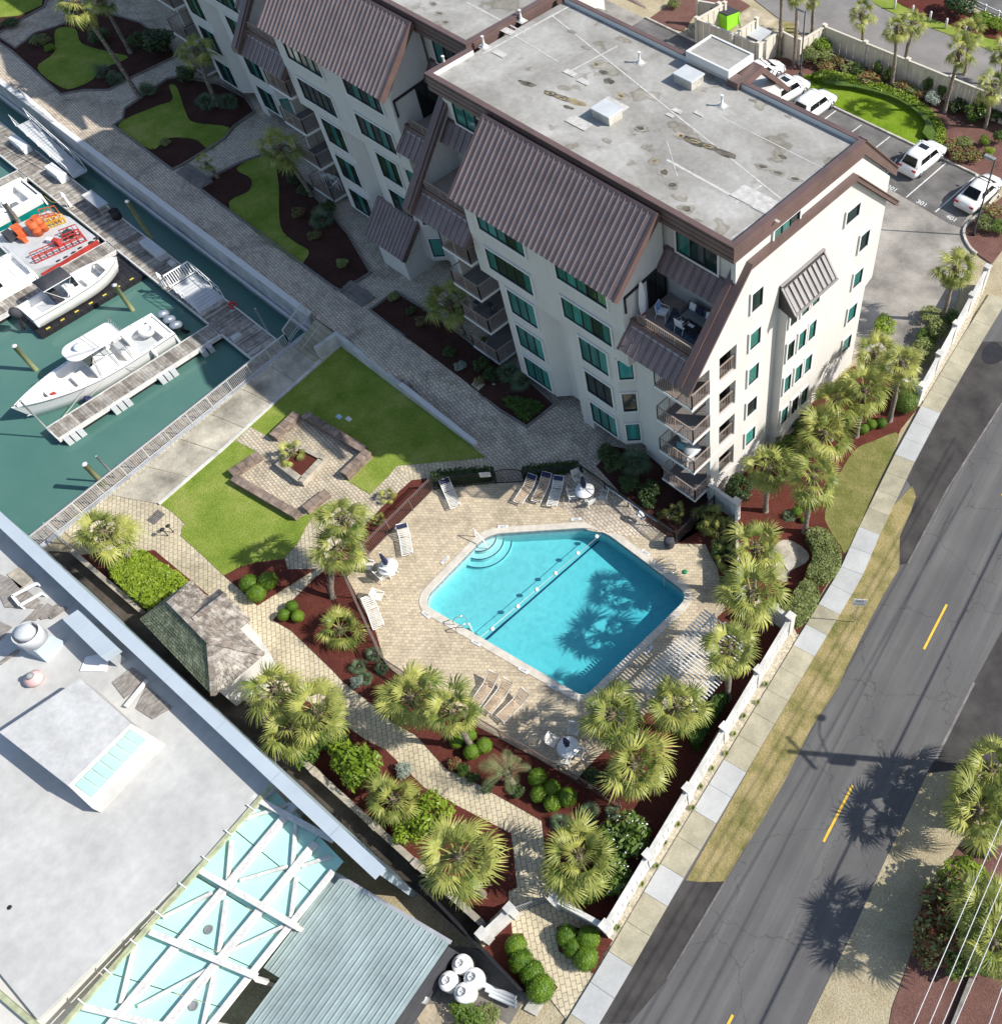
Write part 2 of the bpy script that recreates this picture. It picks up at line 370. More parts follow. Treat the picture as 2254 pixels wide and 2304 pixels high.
def mk_asphalt():
    m, n, l, b = _nodes('asphalt'); v = _pos(n, l, (1, 1, 1), -ROADROT)
    lo = n.new('ShaderNodeMapping'); lo.inputs['Scale'].default_value = (1.1, .035, 1); l.new(v, lo.inputs['Vector'])
    c = _ramp(n, l, _noise(n, l, lo.outputs[0], 1.3, 5, .6), [(.28, (.105, .102, .102)), (.5, (.13, .126, .124)), (.72, (.175, .17, .165))])
    c = _mix(n, l, 1, c, _ramp(n, l, _noise(n, l, v, .3, 5), [(.3, (.8, .8, .81)), (.7, (1, 1, 1))]), 'MULTIPLY')
    f = _noise(n, l, v, 30, 3, .7); c = _mix(n, l, 1, c, _ramp(n, l, f, [(.3, (.8, .8, .8)), (.7, (1.0, 1.0, 1.0))]), 'MULTIPLY')
    cr = n.new('ShaderNodeTexVoronoi'); cr.feature = 'DISTANCE_TO_EDGE'; cr.inputs['Scale'].default_value = .22; wv = n.new('ShaderNodeVectorMath'); wv.operation = 'ADD'; nz = n.new('ShaderNodeTexNoise'); nz.inputs['Scale'].default_value = 1.3; l.new(v, nz.inputs['Vector']); l.new(v, wv.inputs[0]); l.new(nz.outputs['Color'], wv.inputs[1]); l.new(wv.outputs[0], cr.inputs['Vector'])
    c = _mix(n, l, 1, c, _ramp(n, l, cr.outputs['Distance'], [(0, (.62, .62, .62)), (.006, (1, 1, 1))]), 'MULTIPLY')
    l.new(c, b.inputs['Base Color']); b.inputs['Roughness'].default_value = .85; b.inputs['Specular IOR Level'].default_value = .3; return m
m_asphalt = mk_asphalt()
m_asphalt_dk = mk('asphalt_dark', (.062, .056, .054), .9, .35, .6, .25, 18); m_parkgrey = mk('parking_asphalt', (.16, .152, .145), .9, .3, .45, .25, 9); m_lot_tan = mk('driveway_concrete', (.33, .305, .27), .9, .3, .4, .22, 8); m_lane = mk('lane_asphalt', (.23, .215, .205), .9, .15, .3, .12, 10)
m_yellow = mk('yellow_paint', (.75, .48, .05), .7, .12, 2, .15, 20); m_whitepaint = mk('white_paint', (.70, .70, .68), .8, .12, 2, .25, 18)
m_conc = mk('sidewalk_concrete_old', (.42, .385, .28), .9, .16, .9, .2, 10, rand=.14); m_conc_new = mk('sidewalk_concrete_new', (.45, .455, .45), .9, .08, .8, .1, 8, rand=.08); m_walk = mk('walk_concrete', (.50, .46, .37), .9, .35, .5, .2, 7, rand=.08); m_kerb = mk('kerb_concrete', (.52, .49, .43), .9, .2, 1.2, .2, 10)
m_whitewall = mk('white_painted_block', (.60, .59, .56), .8, .18, .9, .14, 6); m_brick = mk('plaza_brick', (.33, .25, .20), .9, .3, 2.0, .3, 9, rand=.35); m_stone = mk('flagstone', (.46, .41, .33), .9, .3, 1.3, .2, 8, rand=.2)
m_pebble = mk('shell_gravel', (.60, .53, .40), .95, .25, 6, .45, 22, .8, .03); m_dirt = mk('alley_dirt', (.085, .07, .055), 1, .4, .7, .3, 9, .6, .03); m_sand = mk('dry_sand', (.50, .42, .30), 1, .25, .8, .3, 9)
m_seawall = mk('seawall_concrete', (.42, .44, .46), .8, .25, .7, .2, 5); m_copper = mk('wood_dock', (.33, .29, .24), .9, .3, 1.4, .3, 14, rand=.25); m_plank = mk('dock_plank', (.36, .325, .28), .9, .34, 2.2, .3, 16); m_plank_t = mk('boardwalk_plank', (.42, .36, .29), .9, .3, 2.2, .3, 16)
m_white = mk('white_gelcoat', (.80, .80, .79), .25, .03, .7, spec=.5); m_offwhite = mk('off_white_deck', (.70, .695, .67), .55, .06, 1.5); m_ltgrey = mk('light_grey', (.50, .52, .53), .5, .08, 1.2); m_midgrey = mk('mid_grey', (.22, .23, .235), .6, .15, 1); m_dkgrey = mk('dark_canvas', (.045, .046, .055), .8, .15, 2); m_blackpl = mk('black_plastic', (.022, .020, .024), .55, .25, 3, .2, 20)
m_pile = mk('treated_pile', (.36, .38, .19), .9, .25, 1.5, .2, 8, sc=(1, 1, .3)); m_galv = mk('galvanised', (.52, .53, .54), .35, .1, 1.5, metal=.4); m_alu = mk('aluminium_rail', (.55, .53, .50), .4, .08, 1.5, metal=.2)
m_red = mk('work_red', (.42, .05, .04), .5, .2, 2); m_orange = mk('safety_orange', (.58, .12, .035), .5, .15, 2); m_rope = mk('rope', (.55, .52, .45), .9, .1, 4); m_chrome = mk('steel', (.6, .6, .6), .22, .05, 1, metal=.8); m_navy = mk('navy_canvas', (.018, .022, .07), .75, .2, 3); m_skyblue = mk('blue_fabric', (.20, .36, .62), .8, .2, 3); m_lblue = mk('pale_blue_box', (.42, .58, .68), .5, .1, 2)
m_trunk = mk('palm_trunk', (.27, .225, .18), .95, .35, 3.0, .4, 10, .8, .04, sc=(1, 1, 2.2)); m_bark = mk('shrub_stem', (.10, .075, .055), .95, .3, 4)
m_fan = mk_leaf('fan_leaf', (.06, .115, .018), (.45, .45, .12), .3); m_dead = mk_leaf('dead_frond', (.16, .10, .05), (.34, .25, .14), .2); m_fan_sh = mk_leaf('fan_leaf_blue_green', (.05, .10, .05), (.15, .20, .11), .25); m_pin = mk_leaf('feather_leaf', (.12, .18, .06), (.34, .38, .18), .25)
m_bush_y = mk_leaf('bush_lime', (.08, .16, .012), (.27, .36, .035), .3); m_bush_g = mk_leaf('bush_green', (.035, .085, .012), (.13, .20, .035), .25); m_bush_d = mk_leaf('bush_dark', (.018, .045, .012), (.07, .11, .03), .2); m_ball = mk_leaf('boxwood', (.05, .12, .010), (.17, .27, .025), .2); m_bush_o = mk_leaf('bush_olive', (.09, .12, .03), (.26, .29, .10), .2); m_bush_r = mk_leaf('bush_red', (.07, .035, .018), (.26, .085, .04), .2); m_bush_s = mk_leaf('silver_leaf', (.14, .19, .15), (.34, .38, .32), .2); m_flower = mk_leaf('rose_flower', (.45, .04, .06), (.65, .08, .10), .2)
# water
def mk_water():
    m, n, l, b = _nodes('marina_water'); v = _pos(n, l)
    c = _ramp(n, l, _noise(n, l, v, .12, 4), [(.3, (.062, .155, .13)), (.7, (.092, .19, .16))]); l.new(c, b.inputs['Base Color'])
    b.inputs['Roughness'].default_value = .12; b.inputs['IOR'].default_value = 1.33; b.inputs['Specular IOR Level'].default_value = .5
    _bump(n, l, _noise(n, l, v, 2.2, 5, .6), .22, .05, b); return m
m_water = mk_water()
def mk_pool_water():
    m, n, l, b = _nodes('pool_water'); n.remove(b); v = _pos(n, l)
    tr = n.new('ShaderNodeBsdfTransparent'); tr.inputs['Color'].default_value = (1, 1, 1, 1); gl = n.new('ShaderNodeBsdfGlossy'); gl.inputs['Roughness'].default_value = .03
    lw = n.new('ShaderNodeLayerWeight'); lw.inputs['Blend'].default_value = .08; fr = n.new('ShaderNodeMath'); fr.operation = 'MULTIPLY_ADD'; fr.inputs[1].default_value = .5; fr.inputs[2].default_value = .015; l.new(lw.outputs['Facing'], fr.inputs[0])
    u = n.new('ShaderNodeBump'); u.inputs['Strength'].default_value = .25; u.inputs['Distance'].default_value = .03; l.new(_noise(n, l, v, 3.0, 4), u.inputs['Height']); l.new(u.outputs['Normal'], gl.inputs['Normal'])
    ms = n.new('ShaderNodeMixShader'); l.new(fr.outputs[0], ms.inputs[0]); l.new(tr.outputs[0], ms.inputs[1]); l.new(gl.outputs[0], ms.inputs[2]); l.new(ms.outputs[0], n['Material Output'].inputs['Surface'])
    ab = n.new('ShaderNodeVolumeAbsorption'); ab.inputs['Color'].default_value = (.0, .83, .93, 1); ab.inputs['Density'].default_value = .62; l.new(ab.outputs[0], n['Material Output'].inputs['Volume'])
    return m
m_poolwater = mk_pool_water()
def mk_plaster():
    m, n, l, b = _nodes('pool_plaster'); v = _pos(n, l)
    t = n.new('ShaderNodeTexVoronoi'); t.feature = 'SMOOTH_F1'; t.inputs['Scale'].default_value = 2.6; l.new(v, t.inputs['Vector'])
    c = _ramp(n, l, _noise(n, l, v, 1.6, 5, .7, 1.2), [(.3, (.44, .56, .53)), (.62, (.58, .68, .63))]); l.new(c, b.inputs['Base Color']); b.inputs['Roughness'].default_value = .9; return m
m_plaster = mk_plaster(); m_poolline = mk('pool_line_tile', (.02, .05, .11), .6, .2, 2); m_coping = mk('pool_coping', (.62, .57, .49), .85, .12, 2, .15, 12); m_tile = mk('waterline_tile', (.30, .36, .40), .4, .3, 6)
m_shingle = mk('cedar_shingle', (.33, .29, .25), .95, .4, 2.5, .4, 12, rand=.3); m_shingle_g = mk('mossy_shingle', (.20, .235, .155), .95, .3, 1.5, .3, 11, rand=.25)
m_wroof = mk('white_roof_coating', (.50, .495, .475), .8, .10, .3, .14, 2.2); m_coping_w = mk('parapet_cap', (.40, .46, .51), .5, .05, .6); m_corr = mk('corrugated_teal', (.36, .44, .435), .45, .16, .5, .12, 6, metal=.2); m_mint = mk('mint_fibreglass', (.44, .74, .64), .5, .06, .8); m_beam = mk('white_timber', (.68, .66, .63), .8, .12, 2.5, .15, 10); m_slab_grey = mk('grey_plywood', (.33, .30, .27), .95, .3, 2, .4, 9, sc=(3, 1, 1), rot=.7); m_gutter = mk('gutter_green', (.40, .42, .26), .6, .25, 2.5)
m_pvc = mk('fence_cream', (.58, .54, .46), .7, .06, 1.2); m_green = mk('dumpster_green', (.26, .66, .03), .5, .1, 1.5); m_car = mk('car_white', (.80, .80, .80), .18, .015, .5, spec=.6); m_carsil = mk('car_pearl', (.72, .72, .70), .2, .02, .5, spec=.6); m_tyre = mk('tyre', (.02, .02, .02), .85, .2, 5); m_rim = mk('alloy', (.42, .42, .43), .3, .1, 4, metal=.6); m_tail = mk('tail_lamp', (.42, .02, .02), .25, .1, 4); m_carglass = mk_glass('car_glass', (.012, .016, .018), .04)
m_wirem = mk('cable', (.55, .55, .55), .6, .1, 5); m_wood = mk('weathered_timber', (.30, .27, .24), .95, .3, 2, .3, 9); m_rust = mk('strap_web', (.72, .70, .64), .7, .15, 3, .15, 14); m_strap_rust = mk('stained_strap', (.62, .47, .33), .8, .25, 3, .2, 12); m_pot = mk('grey_pot', (.42, .44, .44), .6, .1, 3); m_rug = mk('patterned_rug', (.10, .13, .17), .95, .5, 3.5, .3, 9); m_wicker = mk('wicker', (.14, .12, .105), .8, .3, 8)
# ---------------------------------------------------------------- ground, water, roads
def GP(z, pts, h=0.0): return [tuple(G(z, x, y, h))[:2] for x, y in pts]
def TP(z, pts, dh=0.0): return [tuple(T(z, x, y, dh))[:2] for x, y in pts]
def MP(*zp): return [tuple(G(z, x, y))[:2] for z, x, y in zp]
WZ = -1.8; DZ = -1.15
sheet('water', [(-600, -400), (60, -400), (60, 60), (-600, 60)], m_water, WZ)
POOL = round_poly(MP((5, 872, 1102), (5, 1510, 1060), (6, 132, 1447), (8, 1429, 86), (5, 496, 1490)), [.9, 1.3, .9, .5, 1.0], 8)
def rail_x(y): return -51.05+(17.53-y)*.113
sheet('ground', [(-51.05, 17.45), (-600, 17.45), (-600, 700), (700, 700), (700, -400), (rail_x(-400), -400)], m_sandy, -0.07, ring=POOL)
# seawalls: the tall one along the promenade and the lower one under the railing
mb = MB(); mb.box(-600, -51.0, 17.28, 17.62, -4, 1.04); mb.box(-600, -51.0, 17.2, 17.28, -4, -.9); sw = mb.build('seawall', m_seawall); sw['kind'] = 'structure'
mb = MB(); mb.box(-600, -51.0, 17.22, 17.66, 1.04, 1.12); mb.box(-600, -51.02, 17.05, 17.2, -.98, -.78)
c = mb.build('wall_cap', m_trim); c.parent = sw
mb = MB()
for y0, y1 in ((17.2, -60),):
    mb.hexa([(rail_x(y0)-.05, y0, -4), (rail_x(y0)+.3, y0, -4), (rail_x(y1)+.3, y1, -4), (rail_x(y1)-.05, y1, -4), (rail_x(y0)-.05, y0, .02), (rail_x(y0)+.3, y0, .02), (rail_x(y1)+.3, y1, .02), (rail_x(y1)-.05, y1, .02)])
q = mb.build('seawall', m_seawall); q['kind'] = 'structure'
# promenade (a metre up, sloping down towards the pool gate)
sheet('promenade', [(-600, 17.5), (-47.9, 17.5), (-34.5, 17.47), (-30, 16.2), (-24.5, 17.6), (-21.2, 19.5), (-20.6, 24), (-20.6, 39.8), (-600, 39.8)], m_pav_old, 0.012, drape=True)
# pool court
sheet('court', [(rail_x(17.45)+.1, 17.45), (rail_x(-2.5)+.1, -2.6), (-12.9, -1.0), (-7.3, -1.6), (-10.3, 19.9), (-18.5, 24.0), (-20.6, 24.0), (-21.5, 19.6), (-34.5, 17.45)], m_pav_pale, -0.01, ring=POOL)
# ---- concrete walk beside the lawn, cast in slabs
wa = [G('u', 430, 85), G('u', 530, 165), ]
def walk_pt(t, s):   # t along (0 at steps), s across (0 rail side)
    a = lerp(G('u', 415, 75), G(4, 640, 880), t); b = lerp(G('u', 535, 168), G(4, 905, 930), t); return lerp(a, b, s)
walk = None
ts = [0, .17, .33, .50, .66, .83, 1.0]
for i in range(6):
    P = [walk_pt(ts[i]+.002, 0), walk_pt(ts[i]+.002, .995), walk_pt(ts[i+1]-.002, .995), walk_pt(ts[i+1]-.002, 0)]
    mb = MB(); mb.prism([(p.x, p.y) for p in P], -.05, .03+.004*(i % 2))
    if walk is None: walk = mb.build('concrete_walk', m_walk); walk['kind'] = 'structure'
    else: mb.build('slab', m_walk, walk)
# steps from the promenade down to the walk
sa, sb_, sc_, sd_ = T('o', 1700, 710), T('o', 1900, 870), G('o', 1570, 905), G('o', 1740, 1030)
st = thing('garden_steps', 'grey concrete steps from the shaded promenade down to the concrete walk', 'steps', (sc_.x, sc_.y, 0))
for i in range(6):
    mb = MB(); y0, y1 = 17.46-.36*(6-i), 17.46-.36*(5-i)
    mb.box(-50.3+.05*i*0, -48.25, y0, y1 if i < 5 else 17.46, -.05, .165*(i+1)); mb.build('step', m_conc, st, bevel=.01)
for x in (-50.2, -48.95):
    mb = MB(); mb.tube([(x, 15.2, .0), (x, 15.2, .85), (x, 17.7, 1.95), (x, 17.7, 1.05)], .022, 6); mb.build('handrail', m_alu, st)
# ---- lawns
L1 = GP('u', [(690, 60), (1400, 600), (1412, 690), (940, 733), (795, 888), (650, 990)])
L1 = [(-48.0, 17.35), (-35.0, 17.35)]+GP('u', [(1412, 690), (940, 733), (795, 888)])+GP(4, [(1890, 905), (1760, 1030), (1700, 1150), (1620, 1238), (1450, 1262), (1275, 1335), (1150, 1215), (1030, 1110), (1040, 1060), (1055, 1040), (985, 975), (915, 930)])
lawn = sheet('lawn', L1, m_lawn, .02)
kerb('lawn_kerb', [tuple(G('u', 530, 172))[:2], tuple(G('u', 0, 650))[:2], tuple(G(4, 908, 930))[:2]], .17, .12, m_whitewall)
o = kerb('retaining_wall', [(-48.1, 15.75), (-48.12, 17.45)], .26, 1.1, m_whitewall, kind=None); tag(o, 'short white retaining wall beside the grey garden steps', 'wall')
mb = MB(); mb.hexa([(-48.2, 17.36, 0), (-34.4, 17.36, 0), (-34.4, 17.62, 0), (-48.2, 17.62, 0), (-48.2, 17.36, 1.18), (-34.4, 17.36, .35), (-34.4, 17.62, .35), (-48.2, 17.62, 1.18)])
o = tag(mb.build('retaining_wall', m_whitewall), 'long white wall between the shaded lawn and the brick promenade', 'wall')
mb = MB(); mb.hexa([(-41.5, 17.33, .7), (-34.36, 17.33, .3), (-34.36, 17.65, .3), (-41.5, 17.65, .7), (-41.5, 17.33, .87), (-34.36, 17.33, .46), (-34.36, 17.65, .46), (-41.5, 17.65, .87)]); mb.build('coping', m_trim, o)
# ---- plaza with seat walls and planter
PZ = GP('u', [(150, 526), (265, 588), (300, 605), (432, 462), (800, 668), (652, 805), (790, 890), (890, 790), (938, 733), (1010, 815), (850, 960), (700, 1110), (560, 935), (420, 1010), (48, 790), (200, 665), (72, 600)])
sheet('plaza', PZ, mk_pavers('pavers_plaza', [(.58, .50, .37), (.44, .37, .27), (.64, .58, .47)], .26, .2, R(5), (.13, .105, .08), .45), .034)
def seat_wall(a, b, h, label, w=.5):
    a, b = Vector(a), Vector(b); L = (b-a).length; d = (b-a)/L; t = thing('seat_wall', label, 'wall', tuple((a+b)/2), math.atan2(d.y, d.x), 'brick seat walls round the plaza')
    n = max(3, int(L/.42)); mb = MB(); mb.box(-L/2+.03, L/2-.03, -w/2+.04, w/2-.04, 0, h-.075); mb.build('core', m_brick, t, True)
    me = None
    for r in range(3):   # brick courses on both faces
        for s in (-1, 1):
            for i in range(n):
                mb2 = MB(); z0 = .02+r*(h-.1)/3; mb2.box(-.5*L/n+.008, .5*L/n-.008, -.02, .02, 0, (h-.1)/3-.014)
                if me is None: me = mb2.mesh('brick', m_brick)
                o = obj_from(me, 'brick', t); o.location = (-L/2+(i+.5)*L/n+(.5*L/n*.3 if r % 2 else 0)*(1 if i < n-1 else 0), s*(w/2-.025), z0)
    cm = None
    for i in range(n):
        mb2 = MB(); mb2.box(-.5*L/n+.012, .5*L/n-.012, -w/2-.015, w/2+.015, 0, .075)
        if cm is None: cm = mb2.mesh('capstone', m_brick)
        o = obj_from(cm, 'capstone', t); o.location = (-L/2+(i+.5)*L/n, 0, h-.075+random.uniform(0, .006)); o.rotation_euler = (0, 0, random.uniform(-.01, .01))
    return t
seat_wall(G('u', 285, 600), G('u', 415, 475), .55, 'short seat wall on the shaded corner of the plaza by the upper entrance')
seat_wall(G('u', 455, 480), G('u', 770, 668), .5, 'long shaded seat wall between the plaza and the dark lawn')
seat_wall(G('u', 795, 680), G('u', 665, 805), .6, 'half-sunlit brick seat wall beside the small bright grass patch')
seat_wall(G('u', 60, 795), G('u', 215, 690), .5, 'sunlit seat wall on the plaza side nearest the marina')
seat_wall(G('u', 75, 815), G('u', 415, 1015), .45, 'long seat wall casting a dark shadow on the sunny lawn')
seat_wall(G('u', 455, 985), G('u', 575, 890), .45, 'brick seat wall behind the twin palms at the plaza corner')
pc = G('u', 430, 755); pt = thing('square_planter', 'square brick planter with red mulch in the middle of the plaza', 'planter', (pc.x, pc.y, .03), R(4))
A = [G('u', 320, 745), G('u', 440, 835), G('u', 555, 715), G('u', 425, 650)]
for i in range(4):
    mb = MB(); a, b = A[i], A[(i+1) % 4]; e = (b-a).normalized()*.12; mb.bar((a.x-e.x, a.y-e.y, .25), (b.x-e.x, b.y-e.y, .25), .32, .44); mb.build('planter_wall', m_stone, pt, bevel=.015)
    n = 6
    for j in range(n):
        mb = MB(); p, q = lerp(a, b, (j+.03)/n), lerp(a, b, (j+.97)/n); mb.bar((p.x-e.x, p.y-e.y, .5), (q.x-e.x, q.y-e.y, .5), .4, .06); mb.build('capstone', m_stone, pt)
mb = MB(); mb.prism([(p.x, p.y) for p in A], .1, .40); mb.build('mulch', m_mulch, pt)
# ---- mulch beds: (name z list of pixels, material, height)
def bed(poly, mat, z=.03, smooth=0, drape=False, edge=None, eh=.12):
    if smooth: poly = smooth_poly(poly, smooth)
    o = sheet('planting_bed', poly, mat, z, drape=drape)
    if edge: kerb('bed_edging', poly, .14, eh, edge, parent=o, closed=True, z=0, drape=drape)
    return o
bed(MP((4, 430, 1225), (4, 560, 1205), (4, 700, 1215), (4, 880, 1190), (4, 1200, 1455), (4, 1050, 1385), (4, 950, 1470), (4, 820, 1545)), m_mulch)
bed(MP((4, 1278, 1336), (4, 1360, 1290), (4, 1450, 1264), (4, 1625, 1240), (4, 1640, 1300), (4, 1800, 1300), (4, 1470, 1508)), m_mulch)
bed(MP((4, 1900, 1270), (4, 1800, 1345), (4, 1555, 1590), (4, 1660, 1650), (4, 1900, 1880), (8, 60, 0), (8, 190, 100), (8, 330, 222), (8, 470, 300), (8, 650, 500), (8, 760, 545), (8, 1190, 790), (8, 1205, 950), (8, 1235, 1130), (8, 1300, 1200), (8, 1540, 1395), (9, 280, 290), (6, 690, 1640), (6, 390, 1450), (6, 330, 1520), ('t', 1130, 240), ('t', 1130, 700), ('t', 1000, 1250), ('t', 300, 1400), (8, 1490, 440), (8, 1385, 555), (8, 1100, 400), (8, 640, 120), (5, 420, 1946), (5, 300, 1850), (5, 240, 1650), (5, 75, 1345), (5, 565, 850), (5, 555, 780), (5, 425, 795), (5, 165, 1065), (5, 60, 1180)), m_mulch, .028)
bed(MP((8, -380, 200), (8, -250, 60), (8, -100, 130), (8, 190, 330), (8, 300, 385), (8, 520, 600), (8, 740, 720), (8, 1012, 860), (8, 1030, 1000), (8, 1047, 1170), (8, 1000, 1190), (8, 1000, 1250), (8, 870, 1375), (8, 0, 585)), m_mulch, .03)
bed(MP((8, 1012, 1330), (8, 1020, 1432), (8, 1080, 1430), (8, 1120, 1590), (8, 1170, 1650), (8, 1240, 1690), (8, 1280, 1740), (8, 1200, 1820), (8, 1090, 1765), (8, 840, 1535)), m_mulch, .03)
bed(MP((8, 1272, 1395), (8, 1310, 1385), (8, 1530, 1422), (8, 1592, 1472), (8, 1482, 1662), (8, 1400, 1600), (8, 1285, 1535)), m_mulch, .03)
# small bright grass patch by the plaza
sheet('lawn', GP('u', [(690, 825), (830, 690), (905, 765), (795, 888)]), m_lawn, .045)
# gardens on the upper level
GK = mk('garden_kerb', (.20, .18, .165), .9, .2, 1.5, .2, 10)
b1 = bed(TP(1, [(-60, 200), (75, 295), (350, 540), (480, 515), (620, 515), (760, 440), (1015, 318), (900, 200), (800, 130), (600, 70), (430, 110), (330, 150), (200, 190), (160, 225), (90, 275), (0, 215)]), m_mulch_d, .03, drape=True, edge=GK)
b0 = bed(TP(1, [(-200, 100), (0, 188), (130, 110), (255, 40), (300, -80), (-200, -80)]), m_mulch_d, .03, drape=True, edge=GK)
sheet('lawn', TP(1, [(-200, 0), (0, 100), (110, 90), (240, 30), (250, -80), (-200, -80)]), m_lawn, .05, drape=True)
sheet('lawn', smooth_poly(TP(1, [(320, 170), (430, 165), (470, 250), (640, 300), (730, 330), (570, 400), (535, 450), (460, 490), (360, 503), (215, 390), (310, 300)]), 4), m_lawn, .055, drape=True)
b2 = bed(TP(1, [(650, 718), (705, 680), (716, 622), (860, 520), (960, 450), (1020, 440), (1250, 480), (1400, 560), (1455, 640), (1335, 725), (1280, 795), (1040, 945), (985, 970)]), m_mulch_d, .03, drape=True, edge=GK, eh=.16)
sheet('lawn', smooth_poly(TP(1, [(675, 718), (880, 612), (985, 570), (965, 490), (1010, 500), (1060, 640), (1110, 700), (1310, 730), (1230, 835), (1185, 850), (1110, 795), (960, 790), (860, 852)]), 4), m_lawn, .055, drape=True)
b3 = bed(TP(1, [(1142, 1078), (1215, 1010), (1370, 930), (1500, 885), (1640, 900), (1720, 1040), (1850, 1180), (1980, 1330), (2114, 1559), (1949, 1664), (1900, 1638), (1500, 1345)]), m_mulch_d, .03, drape=True, edge=GK, eh=.16)
sheet('lawn', smooth_poly(TP(1, [(1350, 962), (1480, 893), (1560, 905), (1590, 1060), (1600, 1290), (1680, 1380), (1760, 1430), (1735, 1488), (1680, 1488), (1310, 1190), (1420, 1090), (1432, 1020)]), 4), m_lawn, .055, drape=True)
b4 = bed(TP(0, [(703, 590), (752, 555), (835, 605), (905, 660), (985, 705), (1055, 770), (1001, 812), (950, 780)]), m_mulch_d, .03, drape=True, edge=GK, eh=.14)
b5 = bed(TP(0, [(1133, 887), (1165, 848), (1255, 872), (1345, 940), (1345, 1000), (1290, 1032), (1240, 1000), (1180, 940)]), m_mulch_d, .03, drape=True)
b6 = bed(MP((6, 55, 1155), (6, 270, 905), (6, 300, 890), (6, 380, 950), (6, 385, 1200), (6, 410, 1400), (6, 330, 1530), (6, 290, 1300), (6, 215, 1155)), m_mulch, .03)
# garden steps from promenade to path
for (pa, pb, lab) in (((1000, 985), (1140, 1082), 'dark garden steps between the two kidney lawns'), ((1925, 1660), (2060, 1755), 'dark garden steps by the porch with the small brown roof')):
    a, b = T(1, *pa), T(1, *pb); g_ = thing('garden_steps', lab, 'steps', tuple((a+b)/2))
    for i in range(3):
        mb = MB(); mb.box(a.x, b.x, a.y+.05+.4*i, a.y+.45+.4*i, a.z, a.z+.06*(i+1)); mb.build('step', GK, g_)
# ---- end-wall garden
bed(MP((6, 262, 900), (6, 405, 905), (6, 392, 1210), (6, 430, 1380), (6, 600, 1500), (6, 700, 1570), (6, 745, 1668), (6, 1015, 1200), (6, 1330, 500), (6, 1455, 345), (6, 1410, 280), (6, 1270, 190), (6, 1060, 140), (6, 800, 380), (6, 640, 560), (6, 320, 860)), m_mulch, .03)
sheet('lawn', smooth_poly(MP((6, 1320, 535), (6, 1180, 850), (6, 1030, 1185), (6, 985, 1160), (6, 930, 1080), (6, 897, 980), (6, 960, 800), (6, 1060, 628), (6, 1170, 570)), 4), m_lawn_dry, .045)
# patio of stone in that garden with two covers
pp = sheet('stone_patio', smooth_poly(MP((6, 660, 1130), (6, 740, 1150), (6, 805, 1210), (6, 790, 1260), (6, 700, 1310), (6, 680, 1370), (6, 610, 1340), (6, 575, 1250), (6, 600, 1180)), 3), m_stone, .05)
mb = MB(); mb.prism(MP((6, 645, 1250), (6, 690, 1220), (6, 740, 1260), (6, 690, 1310)), .05, .1); mb.build('cover_slab', m_kerb, pp)
# ---- sidewalk of single slabs
REDGE = [(-15.5, 50.5), (-14.78, 45.96), (-13.52, 38.77), (-12.55, 34.12), (-11.15, 28.34), (-10.3, 25.29), (-9.38, 19.37), (-8.35, 13.0), (-7.27, 6.36), (-6.35, 1.06), (-5.55, -4.0), (-4.5, -11)]
def along(poly, s):
    for a, b in zip(poly, poly[1:]):
        a, b = Vector(a), Vector(b); L = (b-a).length
        if s <= L or (b-Vector(poly[-1])).length < 1e-6: return a+(b-a)*(s/L), (b-a).normalized()
        s -= L
TOT = sum((Vector(b)-Vector(a)).length for a, b in zip(REDGE, REDGE[1:]))
newY = [(34.1, 38.9), (22.2, 28.3), (19.3, 20.9)]+[tuple(sorted((G(9, *p).y, G(9, *q).y))) for p, q in (((400, 600), (285, 790)), ((105, 1105), (0, 1280)))]+[(G(8, 1500, 1946).y-.3, G(8, 1650, 1715).y)]
base = None; s = 0.0; i = 0
while s < TOT-1.55:
    p0, d0 = along(REDGE, s+.008); p1, d1 = along(REDGE, s+1.5-.008)
    n0 = Vector((d0.y, -d0.x)); n1 = Vector((d1.y, -d1.x)); w = 1.3
    mb = MB(); mb.prism([tuple(p0), tuple(p1), tuple(p1+n1*w), tuple(p0+n0*w)], -.06, .075+random.uniform(0, .008))
    yc = (p0.y+p1.y)/2; isnew = any(a-.2 < yc < b+.2 for a, b in newY)
    if base is None: base = mb.build('sidewalk', m_conc); base['kind'] = 'structure'
    else: mb.build('slab', m_conc_new if isnew else m_conc, base)
    s += 1.5; i += 1
# ---- street
road = sheet('road', [(p[0]-.1, p[1]) for p in REDGE[::-1]]+[(-16, 52), (-2.6, 60), (30, 60), (30, -11)], m_asphalt, -0.012)
sheet('verge', smooth_poly([(p[0]+.02, p[1]) for p in ((-11.75, 30.6), (-10.35, 25.29), (-9.38, 19.37), (-8.35, 13.0))]+[tuple(G(9, 110, 1125))[:2]], 1)+GP(9, [(200, 1135), (330, 1130), (420, 980), (520, 820), (670, 560), (820, 260), (990, 0)])+GP(6, [(985, 1935), (1110, 1670), (1230, 1440), (1320, 1290), (1322, 1110), (1385, 965), (1415, 880), (1395, 820)]), m_verge, .0)
sand = sheet('verge', GP(9, [(1480, 515), (1420, 640), (1245, 1000), (1140, 1230), (1030, 1470), (900, 1730), (790, 1960), (2300, 1960), (2300, 420), (1830, 470), (1640, 500)]), m_sandy, .0)
bed(GP(9, [(1650, 935), (1750, 920), (2300, 940), (2300, 1990), (1255, 1990), (1280, 1850), (1335, 1700), (1400, 1500), (1450, 1250), (1560, 1110)]), m_mulch_p, .03)
sheet('asphalt_apron', MP((9, 1745, 0), (9, 1530, 430), (9, 1475, 515), (9, 1640, 495), (9, 1830, 465), (9, 2300, 400), (9, 2300, -300), (6, 1904, 1650)), m_asphalt_dk, -.004)
